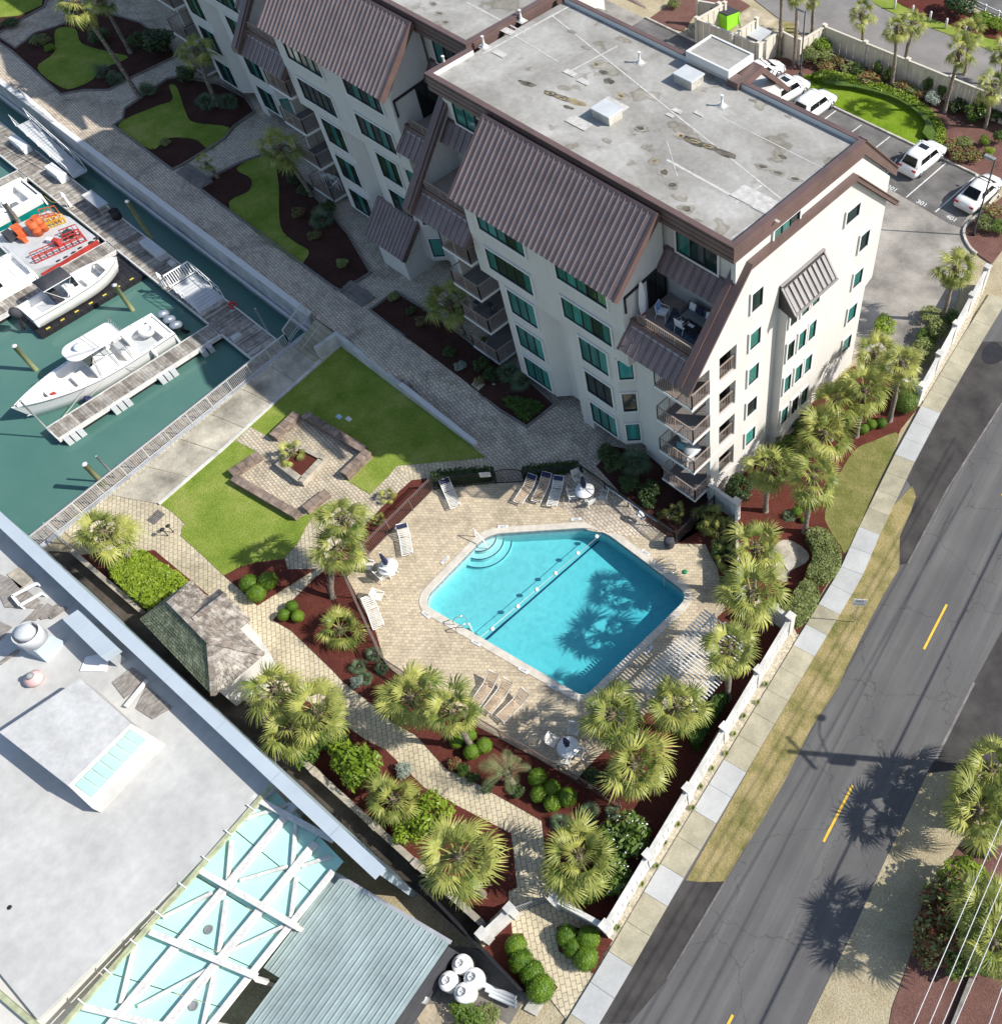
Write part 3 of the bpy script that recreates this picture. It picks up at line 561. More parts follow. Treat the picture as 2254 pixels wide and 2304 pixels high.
sheet('asphalt_apron', MP((9, 105, 1120), (9, 330, 1132), (9, 240, 1290), (9, 0, 1690), (8, 1690, 1946), (8, 1505, 1946), (8, 1655, 1715), (9, 0, 1275)), m_asphalt_dk, -.004)
sheet('asphalt_apron', MP((6, 1795, 0), (6, 1560, 405), (6, 1405, 700), (6, 1365, 790), (6, 1418, 880), (6, 1390, 965), (6, 1325, 1110), (6, 1325, 1270), (6, 1370, 1262), (6, 1600, 830), (6, 1904, 350), (6, 1990, 0)), m_asphalt_dk, -.006)
sheet('asphalt_patch', smooth_poly(MP((6, 1800, 40), (6, 1860, 0), (6, 1920, 60), (6, 1900, 110), (6, 1830, 130), (6, 1790, 100)), 3), m_blackpl, -.002)
# worn pale seams and painted dashes
m_seamline = mk('asphalt_seam', (.24, .22, .21), .9, .25, 1.5, .3, 12)
import itertools
_zc = itertools.cycle(range(8))
def strip(name, a, b, w, mat, z, parent=None):
    a, b = Vector((a[0], a[1])), Vector((b[0], b[1])); d = (b-a).normalized(); n = Vector((-d.y, d.x))*w/2
    z += .0004*next(_zc); mb = MB(); mb.poly([(a.x+n.x, a.y+n.y, z), (a.x-n.x, a.y-n.y, z), (b.x-n.x, b.y-n.y, z), (b.x+n.x, b.y+n.y, z)])
    if mb.v and (Vector(mb.v[1])-Vector(mb.v[0])).cross(Vector(mb.v[2])-Vector(mb.v[0])).z < 0: mb.f[0] = mb.f[0][::-1]
    return mb.build(name, mat, parent) if parent else tag(mb.build(name, mat), kind='structure')
for a, b, w in (((6, 1904, 350), (6, 1600, 830), .1), ((6, 1600, 830), (6, 1370, 1262), .12), ((9, 1745, 0), (9, 1530, 430), .14), ((9, 330, 1132), (9, 0, 1690), .1)):
    strip('seam', G(*a), G(*b), w, m_seamline, -.001, road)
yd = unit((G(6, 1460, 1750)-G(6, 1590, 1495)))
for a, b in (((6, 1590, 1495), (6, 1460, 1750)), ((9, 1055, 585), (9, 890, 905)), ((9, 375, 1890), None)):
    p = G(*a); q = G(*b) if b else p+yd*3.2
    strip('lane_dash', p, q, .13, m_yellow, .0, road)
p = G(6, 1590, 1495)-yd*11.9; strip('lane_dash', p, p+yd*3.2, .13, m_yellow, .0, road)
# ---- gravel strip between white fence and sidewalk
FEN = [G(6, 690, 1650), G(9, 105, 650), G(8, 1570, 1425)]
sheet('gravel_strip', [tuple(FEN[0])[:2], tuple(FEN[1])[:2], tuple(FEN[2])[:2], (-7.72, 1.7), (-8.6, 6.4), (-9.7, 13.0), (-10.75, 19.37)], m_pebble, .02)
p0, p1 = G(6, 1480, 290), G(6, 1800, -420)
sheet('gravel_strip', [(-14.75, 38.3), (-16.1, 46), (-17.3, 50.5), (-17.9, 50.5), (-16.8, 44), (-15.4, 38.0)], m_pebble, .02)
# ---- car park behind the building
sheet('driveway', [(-21.6, 39.5), (-15.0, 39.6), (-17.4, 46), (-20.5, 54), (-22.4, 58.7), (-24, 61.2), (-200, 61.2), (-200, 39.5)], m_lot_tan, -.02)
lot = sheet('parking_lot', GP('q', [(1620, 598), (1800, 700), (1560, 985), (1470, 1110), (1430, 1180), (1300, 1130), (800, 840), (550, 700), (200, 500), (-400, 150)])+[(-60, 54.6), (-60, 61.15), (-24.4, 61.15)], m_parkgrey, -.012)
for a, b in ((('q', 1262, 438), ('q', 805, 832)), (('q', 1590, 600), ('q', 1140, 1000)), (('q', 620, 135), ('q', 425, 288)), (('q', 295, 0), ('q', 160, 100)), (('q', 700, 390), ('q', 560, 600)), (('s', 1812, 1180), ('s', 1675, 1285))):
    A_, B_ = G(*a), G(*b)
    strip('stall_line', A_, B_, .1, m_whitepaint, -.006, lot)
def ground_text(s, loc, rz, size, mat, parent, name='stall_number'):
    cu = bpy.data.curves.new(name, 'FONT'); cu.body = s; cu.size = size; cu.align_x = 'CENTER'; cu.align_y = 'CENTER'; cu.extrude = .001; cu.offset = .012*size
    tmp = bpy.data.objects.new('tmp_text', cu); me = bpy.data.meshes.new_from_object(tmp); bpy.data.objects.remove(tmp); bpy.data.curves.remove(cu)
    me.materials.clear(); me.materials.append(mat)
    o = bpy.data.objects.new(name, me); COL.objects.link(o); o.location = loc; o.rotation_euler = (0, 0, rz)
    if parent: o.parent = parent
    return o
for s_, px in (('201', (645, 730)), ('301', (985, 900)), ('401', (1325, 1072))):
    p = G('q', *px); ground_text(s_, (p.x, p.y, -.005), 0, .62, m_whitepaint, lot)
# kerbs, lawn crescent, planting behind
kerb('kerb', [(-60, 61.25), (-24.3, 61.2)], .16, .12, m_kerb)
kr_ = smooth_poly(GP('q', [(1880, 830), (1700, 985), (1540, 1110), (1470, 1200), (1475, 1300), (1540, 1420), (1640, 1500), (1780, 1580)]), 4)[:-4]
kerb('kerb', kr_[:-4], .18, .14, m_kerb)
bed(GP('q', [(1900, 840), (1700, 1000), (1550, 1120), (1485, 1210), (1490, 1300), (1560, 1430), (1660, 1510), (1790, 1600), (2050, 1250), (2300, 900), (2300, 500)]), m_mulch_p, .03)
bed([(-60, 61.3), (-24.2, 61.3)]+GP('q', [(1700, 560), (1904, 700), (2400, 900), (2400, -200)])+GP('r', [(2300, 1400), (1300, 1000), (0, 660)])+GP('s', [(1450, 640), (1100, 600), (500, 500)]), m_mulch_p, .02)
sheet('lawn', smooth_poly(GP(3, [(800, 455), (900, 440), (1000, 480), (1250, 530), (1420, 610), (1510, 700), (1525, 770), (1480, 812)]), 4)[:-8]+GP(3, [(1410, 822), (960, 603), (800, 520), (700, 470)]), mk_lawn('lawn_bright', (.13, .22, .012), (.20, .31, .02), (.28, .36, .05)), .05)
# lane beyond the fence
sheet('lane', GP('s', [(900, -40), (1210, 200), (1390, 290), (1450, 380), (1700, 260)])+GP('r', [(0, 350), (380, 520), (950, 740), (1500, 960), (2300, 1330), (2300, 700), (1740, 560), (1070, 310), (700, 170), (480, 60), (300, -80)]), m_lane, -.02)
sheet('lawn', GP('r', [(300, -80), (480, 55), (700, 165), (1070, 305), (1740, 555), (2300, 700), (2300, 560), (1740, 430), (1100, 210), (760, 60), (560, -80)]), m_lawn, -.01)
sheet('planting_bed', GP('r', [(560, -80), (760, 55), (1100, 205), (1740, 425), (2300, 550), (2300, 300), (1500, 130), (1300, -80)]), m_mulch, -.005)
sheet('lane', GP('r', [(1560, 10), (1700, 110), (2300, 330), (2300, -200), (1500, -200)]), m_parkgrey, -.002)
sheet('service_pad', GP('s', [(770, 160), (930, 80), (1205, 205), (1020, 340), (860, 250), (790, 290)]), m_sand, .005)
sheet('lawn', GP('s', [(1205, 215), (1390, 250), (1400, 400), (1250, 330)]), m_verge, .03)
sheet('planting_bed', GP('s', [(-200, 200), (0, 60), (150, -60), (700, -60), (900, 60), (760, 150), (480, 150), (300, 160), (180, 330), (0, 280)]), m_mulch_p, .0)
# ---------------------------------------------------------------- the condominium: three stepped wings, one building
XE = -20.49
condo = thing('condominium', 'long white stucco condominium with brown metal mansard roofs and a flat grey roof', 'building', (-31, 30, 0))
FL = [1.55, 4.28, 7.02, 9.75, 12.3]
def add(mb, name, mat, parent=None, bevel=0): return mb.build(name, mat, parent or condo, bevel=bevel)
PANE = {}
def window(o, u, n, w, z0, z1, k, glass=None, trim=True, parent=None, name='window', doors=False):
    """framed window; o = lower-left corner on the wall, u along the wall, n outwards"""
    o, u, n = Vector(o), Vector(u).normalized(), Vector(n).normalized(); up = Vector((0, 0, 1)); h = z1-z0; c = o+u*(w/2); c.z = (z0+z1)/2
    mb = MB(); t = .055
    def fr(cx, cz, hx, hz, d, off): mb.obox(c+u*cx+up*cz+n*off, u, n, up, hx, d, hz)
    mb.m = 0
    for s in (-1, 1): fr(s*(w/2-t/2), 0, t/2, h/2, .035, .03)
    for s in (-1, 1): fr(0, s*(h/2-t/2), w/2-t, t/2, .035, .03)
    for i in range(1, k): fr(-w/2+w*i/k, 0, t*.55, h/2-t, .03, .028)
    if trim:
        mb.m = 1; b = .11
        for s in (-1, 1): fr(s*(w/2+b/2), 0, b/2, h/2+b, .055, .05)
        for s in (-1, 1): fr(0, s*(h/2+b/2), w/2, b/2, .052, .048)
    W = mb.build(name, [m_bronze, m_trim], parent or condo)
    for i in range(k):
        g = glass[i % len(glass)] if glass else random.choice([m_g1, m_g1, m_g2, m_g3])
        a = c+u*(-w/2+w*(i+.5)/k)+n*.012; hw = w/k/2-t*.5; p = MB()
        p.poly([a-u*hw-up*(h/2-t), a+u*hw-up*(h/2-t), a+u*hw+up*(h/2-t), a-u*hw+up*(h/2-t)]); pn = p.build('pane', g, W)
    return W
def slope_roof(x0, x1, y0, z0, y1, z1, n, mat=m_brown, name='mansard_roof', th=.12, ribh=.04, ridge=True, eave=.02):
    """standing-seam roof between two levels; each pan is its own piece"""
    mb = MB(); dy, dz = y1-y0, z1-z0; L = math.hypot(dy, dz); ny, nz = -dz/L, dy/L
    q = [(y0, z0), (y1, z1), (y1-ny*th, z1-nz*th), (y0-ny*th, z0-nz*th)]; mb.xprism(q, x0, x1)
    # rake trim at both ends, ridge and eave flashing
    for xa, xb in ((x0-.03, x0+.14), (x1-.14, x1+.03)):
        mb.xprism([(y0-dy*.01, z0-dz*.01), (y1, z1), (y1+ny*.07, z1+nz*.07), (y0+ny*.07-dy*.01, z0+nz*.07-dz*.01)], xa, xb)
        mb.xprism([(y0-dy*.01, z0-dz*.01), (y1, z1), (y1-ny*.3, z1-nz*.3), (y0-ny*.3-dy*.01, z0-nz*.3-dz*.01)], xa, xb)
    if ridge: mb.xprism([(y1-dy/L*.16, z1-dz/L*.16), (y1, z1), (y1+ny*.06, z1+nz*.06), (y1-dy/L*.16+ny*.06, z1-dz/L*.16+nz*.06)], x0+.14, x1-.14)
    r = add(mb, name, m_brown2)
    pw = (x1-x0-.28)/n; me = None
    for i in range(n):
        p = MB(); f = .018
        q = [(y0, z0), (y1-dy/L*.16, z1-dz/L*.16)]
        xa, xb = 0, pw
        def P(x, s, h): return (x, q[s][0]+ny*h, q[s][1]+nz*h)
        prof = [(0, .002), (.004, ribh+.045), (.055, ribh+.045), (.06, f)]+[(.06+(pw-.11)*q/6, f+(.025 if q % 2 else 0)) for q in range(1, 6)]+[(pw-.05, f+.03), (pw-.042, .002)]
        p.loft([[P(x, 0, h) for x, h in prof], [P(x, 1, h) for x, h in prof]])
        if me is None:
            p.xf(WM[condo.name].inverted()); me = p.mesh('roof_pan', mat); off = 0
        o = obj_from(me, 'roof_pan', r); o.location = (x0+.14+i*pw, 0, 0)
    return r
def railing(pts, z, h, post=1.4, mat=m_rail, parent=None, name='railing', gap=.125, bar=.022, top=.06):
    """top and bottom rail, posts and balusters"""
    mb = MB()
    for a, b in zip(pts, pts[1:]):
        a, b = Vector((a[0], a[1], z)), Vector((b[0], b[1], z)); L = (b-a).length; d = (b-a)/L; up = Vector((0, 0, 1))
        mb.bar(a+up*h, b+up*h, top, .05); mb.bar(a+up*.1, b+up*.1, .04, .04)
        n = max(1, round(L/post))
        for i in range(n+1): p = a+d*(L*i/n); mb.bar(p, p+up*(h+.02), .05, .05, (1, 0, 0))
        n = int(L/gap)
        for i in range(1, n): p = a+d*(L*i/n); mb.bar(p+up*.1, p+up*h, bar, bar, (1, 0, 0))
    return add(mb, name, mat, parent)
def balcony(x0, x1, y0, y1, zf, rail_pts):
    mb = MB(); mb.box(x0, x1, y0, y1, zf-.19, zf-.01); s = add(mb, 'balcony', m_trim)
    mb = MB(); mb.box(x0+.04, x1-.04, y0+.04, y1, zf-.01, zf+.012); add(mb, 'balcony_floor', m_floor_dark, s)
    railing(rail_pts, zf, 1.06, parent=s)
def wing(dx, dy, end, first, left_end=True):
    def X(v): return v+dx
    def Yy(v): return v+dy
    # main body
    mb = MB()
    if end:
        mb.box(X(-41.5), X(-20.75), Yy(25.95), Yy(38.55), 0, 12.3); mb.box(X(-41.5), X(-20.75), Yy(26.2), Yy(36.2), 12.3, 17.3)
        mb.xprism([(Yy(36.2), 12.3), (Yy(39.1), 12.3), (Yy(39.1), 14.5), (Yy(36.2), 17.2)], X(-41.5), X(-20.75))
    else:
        mb.box(X(-41.5), X(-20.5), Yy(25.95), Yy(38.55), 0, 12.3); mb.box(X(-41.5), X(-20.5), Yy(26.2), Yy(36.2), 12.3, 17.3)
    add(mb, 'main_wall', m_stucco)
    # flat roof and fascia
    mb = MB(); mb.box(X(-41.35), X(-20.75), Yy(25.8), Yy(35.65), 17.7, 17.92); fr_ = add(mb, 'flat_roof', m_membrane)
    mb = MB(); x0, x1, y0, y1 = X(-41.5), X(-20.42), Yy(25.58), Yy(35.85)
    for (a, b, c, d) in ((x0, x1, y0, y0+.22), (x1-.24, x1, y0+.22, y1), ) + (((x0, x0+.22, y0+.22, Yy(28.75)),) if left_end else ()) + ((x0+.0, x1-.24, y1-.2, y1),):
        mb.box(a, b, c, d, 17.28, 18.18)
    for (zz, pr) in ((17.28, .035), (17.55, .02), (17.82, .035)):    # ribs of the fascia
        mb.box(x0-pr, x1+pr, y0-pr, y0-.001, zz, zz+.22); mb.box(x1+.001, x1+pr, y0-.001, y1, zz, zz+.22)
    f = add(mb, 'roof_fascia', m_brown2)
    mb = MB(); mb.box(x0-.05, x1+.05, y0-.05, y0+.27, 18.18, 18.225); mb.box(x1-.29, x1+.05, y0+.27, y1, 18.18, 18.225)
    if left_end: mb.box(x0-.05, x0+.27, y0+.27, Yy(28.7), 18.18, 18.225)
    mb.box(x0+.27 if False else x0, x1-.29, y1-.25, y1+.05, 18.18, 18.225); add(mb, 'parapet_cap', m_brown2, f)
    mb = MB(); mb.box(x0+.22, x1-.24, y1-.235, y1-.2, 17.92, 18.17)
    if left_end: mb.box(x0+.22, x0+.25, y0+.22, Yy(28.7), 17.92, 18.17)
    add(mb, 'parapet_flashing', m_trim, f)
    # big mansard and the wall below it
    mb = MB(); mb.xprism([(Yy(22.8), 9.4), (Yy(22.8), 14.45), (Yy(25.2), 17.5), (Yy(25.95), 17.5), (Yy(25.95), 9.4)], X(-36.9), X(-25.2)); add(mb, 'bay_wall', m_stucco)
    slope_roof(X(-36.8), X(-24.82), Yy(22.0), 14.85, Yy(25.36), 17.97, 32)
    # bays below
    pl = [(-35.45, 22.8), (-32.2, 22.8), (-31.5, 23.5), (-30.8, 23.5), (-30.0, 22.8), (-26.3, 22.8), (-25.6, 23.5), (-23.1, 23.5), (-23.1, 25.95), (-37.3, 25.95), (-37.3, 24.05), (-36.7, 24.05)]
    mb = MB(); mb.prism([(X(a), Yy(b)) for a, b in pl], 1.8, 9.4); add(mb, 'bay_wall', m_stucco)
    mb = MB(); mb.prism([(X(a), Yy(b)) for a, b in ((-29.98, 22.82), (-29.05, 22.82), (-29.05, 23.5), (-30.7, 23.5))], .2, 1.8); add(mb, 'pier', m_stucco)
    mb = MB(); mb.prism([(X(a), Yy(b)) for a, b in ((-25.3, 23.52), (-23.12, 23.52), (-23.12, 25.9), (-25.3, 25.9))], -.1, 1.8); add(mb, 'pier', m_stucco)
    mb = MB(); mb.prism([(X(a), Yy(b)) for a, b in ((-37.2, 24.1), (-36.4, 24.1), (-36.4, 25.9), (-37.2, 25.9))], .0, 1.8); add(mb, 'pier', m_stucco)
    ux, nf = (1, 0, 0), (0, -1, 0)
    T1 = [m_g1, m_g3, m_g1, m_g2, m_g1]; T2 = [m_g1, m_g2, m_g2, m_g2, m_g1]
    if dx < -1: T1 = [m_g2, m_g1, m_g2, m_g1, m_g2]; T2 = [m_g2]*5
    for xx, gl in ((-35.8, T2), (-29.85, T1)):
        window((X(xx), Yy(22.8), 0), ux, nf, 3.6, 10.23, 11.68, 5, gl)
        window((X(xx), Yy(22.8), 0), ux, nf, 3.6, 12.95, 14.05, 5, T1)
    for i, zf in enumerate(FL[:3]):
        z0, z1 = zf+.5, zf+2.3
        g = [m_g1, m_g1, m_g3] if dx > -1 else [m_g2, m_g1, m_g2]
        if i == 1 and dx > -1: window((X(-28.95), Yy(22.8), 0), ux, nf, 2.1, z0, z1, 3, [m_g2])
        else: window((X(-28.95), Yy(22.8), 0), ux, nf, 2.1, z0, z1, 3, g)
        window((X(-34.7), Yy(22.8), 0), ux, nf, 2.2, z0, z1, 3, g)
        d = Vector((1, 1, 0)).normalized(); window((X(-26.2), Yy(22.9), 0), d, (1, -1, 0), .8, z0+.15, z1-.1, 1, [m_g3 if i != 1 else m_g2])
    # balconies
    for zf in FL[:4]:
        balcony(X(-23.08), X(-20.47), Yy(22.48), Yy(25.95), zf, [(X(-23.05), Yy(23.5)), (X(-23.05), Yy(22.52)), (X(-20.5), Yy(22.52)), (X(-20.5), Yy(23.9))])
        balcony(X(-39.8), X(-37.28), Yy(22.48), Yy(25.95), zf, [(X(-39.76), Yy(25.9)), (X(-39.76), Yy(22.52)), (X(-37.32), Yy(22.52)), (X(-37.32), Yy(24.03))])
        window((X(-22.9), Yy(25.94), 0), ux, nf, 2.1, zf+.05, zf+2.1, 3, [m_g2, m_g1, m_g4], trim=False, name='sliding_door')
        window((X(-39.6), Yy(25.94), 0), ux, nf, 2.2, zf+.05, zf+2.1, 3, [m_g4, m_g2], trim=False, name='sliding_door')
    # roof terraces either side of the big mansard
    for (a, b, side) in ((-25.2, -20.74, 'r'), (-41.5, -36.9, 'l')):
        slope_roof(X(a-(.0 if side == 'r' else .0)), X(b+.02), Yy(22.15), 11.32, Yy(23.45), 12.55, 9 if side == 'r' else 10)
        mb = MB(); mb.box(X(a+.02), X(b), Yy(23.1), Yy(26.15), 11.6, 12.3); mb.box(X(a+.02), X(b-.02), Yy(22.7), Yy(25.95), 11.42, 11.6); s = add(mb, 'terrace', m_stucco)
        mb = MB(); mb.box(X(a+.03), X(b-.03), Yy(23.4), Yy(26.17), 12.3, 12.32); add(mb, 'terrace_floor', m_floor_tan, s)
        mb = MB(); mb.box(X(a+.03), X(b-.03), Yy(23.2), Yy(23.45), 12.3, 12.62); add(mb, 'terrace_kerb', m_brown2, s)
        railing([(X(a+.5), Yy(23.32)), (X(b-.3), Yy(23.32))], 12.55, .62, parent=s)
        slope_roof(X(a+.05), X(b-.02), Yy(25.32), 14.35, Yy(26.24), 15.38, 9, name='canopy_roof')
        w0 = a+.75 if side == 'r' else a+.9
        window((X(w0), Yy(26.18), 0), ux, nf, 2.62, 15.46, 16.85, 3, [m_g1, m_g2, m_g2] if side == 'r' else [m_g1, m_g1, m_g2])
        # door in the side wall of the mansard block
        if side == 'r':
            window((X(-25.2), Yy(24.6), 0), (0, 1, 0), (1, 0, 0), 1.4, 12.32, 14.3, 2, [m_g4], trim=False, name='sliding_door')
            mb = MB(); mb.bar((X(-25.15), Yy(22.95), 14.2), (X(-25.15), Yy(25.45), 14.42), .09, .12); mb.bar((X(-25.15), Yy(22.97), 14.2), (X(-25.15), Yy(22.97), 13.2), .09, .09, (1, 0, 0)); add(mb, 'rain_gutter', m_blackmetal)
    # party wall at the far end with its brown rake
    if left_end:
        mb = MB(); mb.xprism([(Yy(22.3), 11.5), (Yy(26.7), 16.15), (Yy(26.7), 11.5)], X(-41.72), X(-41.45)); mb.xprism([(Yy(24.2), 0), (Yy(24.2), 11.5), (Yy(26.7), 11.5), (Yy(26.7), 0)], X(-41.72), X(-41.45)); add(mb, 'party_wall', m_stucco)
        mb = MB()
        for (ya, za), (yb, zb) in ((((22.0), 11.42), (26.65, 16.5)),):
            mb.xprism([(Yy(ya), za), (Yy(yb), zb), (Yy(yb), zb+.32), (Yy(ya), za+.32)], X(-41.95), X(-41.2)); mb.xprism([(Yy(ya), za+.34), (Yy(yb), zb+.34), (Yy(yb), zb+.42), (Yy(ya), za+.42)], X(-41.7), X(-41.4))
        add(mb, 'rake_trim', m_brown2)
mb = MB(); mb.box(-150, -84.6, 36, 48, 0, 17.6); add(mb, 'far_wing', m_stucco)
wing(0, 0, True, True); wing(-21.5, 3.2, False, False); wing(-43.0, 6.4, False, False)
# rear wall windows of the near wing and rear mansards
for dx, dy in ((0, 0), (-21.5, 3.2)):
    slope_rear = MB()
# ---- end wall with openings
mb = MB(); xa, xb = XE-.26, XE
def ztop(y):
    if y < 26.7: return 11.56+(y-22.1)*1.074
    if y < 35.2: return 16.5
    return 16.5-(y-35.2)*.9
def yz(y0, z0, y1, z1): return [(y0, z0), (y1, z0), (y1, z1), (y0, z1)]
mb.xprism([(22.45, 11.62), (23.9, 11.62), (23.9, ztop(23.9)-.05), (22.45, ztop(22.45)-.05)], xa, xb)
mb.xprism([(23.9, -.1), (24.68, -.1), (24.68, ztop(24.68)-.05), (23.9, ztop(23.9)-.05)], xa, xb)
zz = [(-.1, FL[0]+.1), (3.46, FL[1]+.1), (6.25, FL[2]+.1), (9.03, FL[3]+.1)]
for z0, z1 in zz: mb.xprism(yz(24.68, z0, 26.05, z1), xa, xb)
mb.xprism([(24.68, 11.72), (26.05, 11.72), (26.05, ztop(26.05)-.05), (24.68, ztop(24.68)-.05)], xa, xb)
mb.xprism([(26.05, -.1), (38.58, -.1), (38.58, 6.75), (39.25, 7.05), (39.25, ztop(39.25)-.05), (35.2, 16.45), (26.7, 16.45), (26.05, ztop(26.05)-.05)], xa, xb)
mb.xprism([(25.85, 14.9), (35.7, 14.9), (35.7, 16.9), (35.6, 17.3), (25.85, 17.3)], XE-.3, XE-.02)
mb.xprism([(35.7, 14.9), (39.2, 12.6), (39.2, 14.2), (35.7, 17.3)], XE-.3, XE-.03)
add(mb, 'end_wall', m_stucco)
mb = MB()
prof = [(22.0, 11.42), (26.65, 16.42), (35.2, 16.42), (40.2, 11.92)]
for (ya, za), (yb, zb) in zip(prof, prof[1:]):
    mb.xprism([(ya, za-.1), (yb, zb-.1), (yb, zb+.2), (ya, za+.2)], XE-.3, XE+.30); mb.xprism([(ya, za+.2), (yb, zb+.2), (yb, zb+.26), (ya, za+.26)], XE-.3, XE+.36)
    mb.xprism([(ya, za-.16), (yb, zb-.16), (yb, zb-.1), (ya, za-.1)], XE+.0, XE+.14)
mb.xprism([(22.0, 11.69), (26.65, 16.69), (26.65, 16.82), (22.0, 11.82)], XE-.55, XE-.18)
add(mb, 'rake_trim', m_brown2)
mb = MB()
for (ya, za), (yb, zb) in (((35.8, 17.78), (39.75, 14.25)),):
    mb.xprism([(ya, za-.3), (yb, zb-.3), (yb, zb+.22), (ya, za+.4)], XE-.35, XE+.08); mb.xprism([(ya, za+.4), (yb, zb+.22), (yb, zb+.3), (ya, za+.48)], XE-.35, XE+.16)
add(mb, 'rake_trim', m_brown2)
# rear mansard slopes (one per wing)
mb = MB(); mb.xprism([(35.8, 18.1), (39.75, 14.45), (39.75, 14.3), (35.8, 17.9)], -41.5, XE-.3); add(mb, 'rear_mansard', m_brown)
mb = MB(); mb.xprism([(39.0, 18.1), (43.0, 14.45), (43.0, 14.3), (39.0, 17.9)], -85, -42); add(mb, 'rear_mansard', m_brown)
un, ne = (0, 1, 0), (1, 0, 0)
for z0, z1, g in ((2.2, 3.42, m_g3), (4.93, 6.15, m_g2), (7.62, 8.92, m_g1), (10.4, 11.6, m_g1), (13.1, 14.33, m_g2)): window((XE, 27.08, 0), un, ne, .86, z0, z1, 1, [g])
for z0, z1, g in ((2.2, 3.4, m_g1), (4.86, 6.1, m_g1), (7.7, 8.85, m_g1), (10.45, 11.62, m_g2)): window((XE, 36.93, 0), un, ne, .87, z0, z1, 1, [g])
window((XE, 35.05, 0), un, ne, 1.2, 13.5, 14.33, 1, [m_g2]); window((XE-.02, 28.62, 0), un, ne, 2.0, 16.1, 17.2, 3, [m_g1, m_g1, m_g2])
# projecting stack with triple windows and slatted awning
mb = MB(); mb.box(XE, -19.9, 29.53, 33.1, -.1, 12.3); add(mb, 'window_bay', m_stucco)
for z0, z1 in ((2.18, 3.55), (5.05, 6.4), (7.8, 9.15), (10.45, 11.7)):
    for y0, y1 in ((29.76, 30.36), (30.78, 31.43), (31.73, 32.37)): window((-19.9, y0, 0), un, ne, y1-y0, z0, z1, 1, [random.choice([m_g1, m_g2, m_g1])])
mb = MB(); A_ = [Vector((XE+.02, 0, 13.1)), Vector((-19.35, 0, 11.75))]
mb.hexa([(XE+.02, 29.5, 12.95), (-19.35, 29.5, 11.62), (-19.35, 33.15, 11.62), (XE+.02, 33.15, 12.95), (XE+.02, 29.5, 13.08), (-19.35, 29.5, 11.75), (-19.35, 33.15, 11.75), (XE+.02, 33.15, 13.08)])
mb.hexa([(XE+.01, 29.47, 11.7), (-19.36, 29.47, 11.4), (-19.36, 29.53, 11.4), (XE+.01, 29.53, 11.7), (XE+.01, 29.47, 13.1), (-19.36, 29.47, 11.78), (-19.36, 29.53, 11.78), (XE+.01, 29.53, 13.1)])
mb.box(XE+.0, XE+.16, 29.45, 33.2, 13.02, 13.16); aw = add(mb, 'awning', m_bronze)
mb = MB(); mb.bar((XE+.08, 29.45, 13.2), (XE+.08, 33.2, 13.2), .2, .06); mb.bar((-19.33, 29.45, 11.78), (-19.33, 33.2, 11.78), .1, .1); mb.bar((XE+.1, 29.5, 13.12), (-19.36, 29.5, 11.82), .12, .06); mb.bar((XE+.1, 33.15, 13.12), (-19.36, 33.15, 11.82), .12, .06); add(mb, 'awning_frame', m_greymetal, aw)
for i in range(9):
    y = 29.64+i*.395
    mb = MB(); mb.hexa([(XE+.2, y, 12.91), (-19.4, y, 11.83), (-19.4, y+.24, 11.83), (XE+.2, y+.24, 12.91), (XE+.2, y, 12.97), (-19.4, y, 11.87), (-19.4, y+.24, 11.87), (XE+.2, y+.24, 12.97)]); add(mb, 'slat', m_greymetal, aw)
# railings inside the four end-wall openings
for zf in FL[:4]: railing([(XE-.13, 24.68), (XE-.13, 26.05)], zf+.1, 1.0, parent=None)
# rear stair tower, its white cap rising behind the parapet
mb = MB(); mb.box(-32.6, -28.32, 36.0, 39.4, 0, 16.6); mb.xprism([(36.0, 16.6), (39.4, 14.6), (39.4, 14.4), (36.0, 14.4)], -32.6, -28.32); tw = add(mb, 'stair_tower', m_stucco)
mb = MB(); mb.box(-31.75, -28.9, 35.95, 37.5, 16.6, 18.3); add(mb, 'tower_shade_wall', m_bronze, tw)  # dark colour stands in for the shade beneath the cap's overhang
mb = MB(); mb.box(-31.8, -28.85, 35.35, 37.45, 18.3, 18.62); add(mb, 'tower_fascia', m_trim, tw)
mb = MB(); mb.box(-31.68, -28.97, 35.47, 37.33, 18.62, 18.64); add(mb, 'tower_roof', m_membrane, tw)
mb = MB()
for a in ((-31.8, -28.85, 35.35, 35.47), (-31.8, -28.85, 37.33, 37.45), (-31.8, -31.68, 35.47, 37.33), (-28.97, -28.85, 35.47, 37.33)): mb.box(*a, 18.62, 18.7)
add(mb, 'tower_rim', m_trim, tw)
mb = MB(); mb.xprism([(37.45, 18.3), (40.0, 15.9), (40.0, 15.6), (37.45, 17.9)], -28.9, -28.2); mb.xprism([(36.0, 18.1), (37.45, 18.3), (37.45, 17.9), (36.0, 17.7)], -28.9, -28.2); mb.xprism([(35.9, 17.3), (39.6, 14.2), (39.6, 13.9), (35.9, 17.0)], -34.6, -31.8); mb.box(-28.9, -28.2, 35.3, 36.0, 17.4, 18.3); add(mb, 'tower_rake', m_brown2, tw)
# porch with a brown lean-to roof on the promenade side
mb = MB(); mb.box(-51.15, -48.3, 24.1, 27.5, .5, 2.9); mb.xprism([(24.15, 2.9), (27.5, 2.9), (27.5, 5.2), (26.0, 4.7)], -51.1, -48.35); add(mb, 'porch', m_stucco)
slope_roof(-52.3, -48.1, 23.9, 2.95, 26.0, 5.0, 11, name='porch_roof')
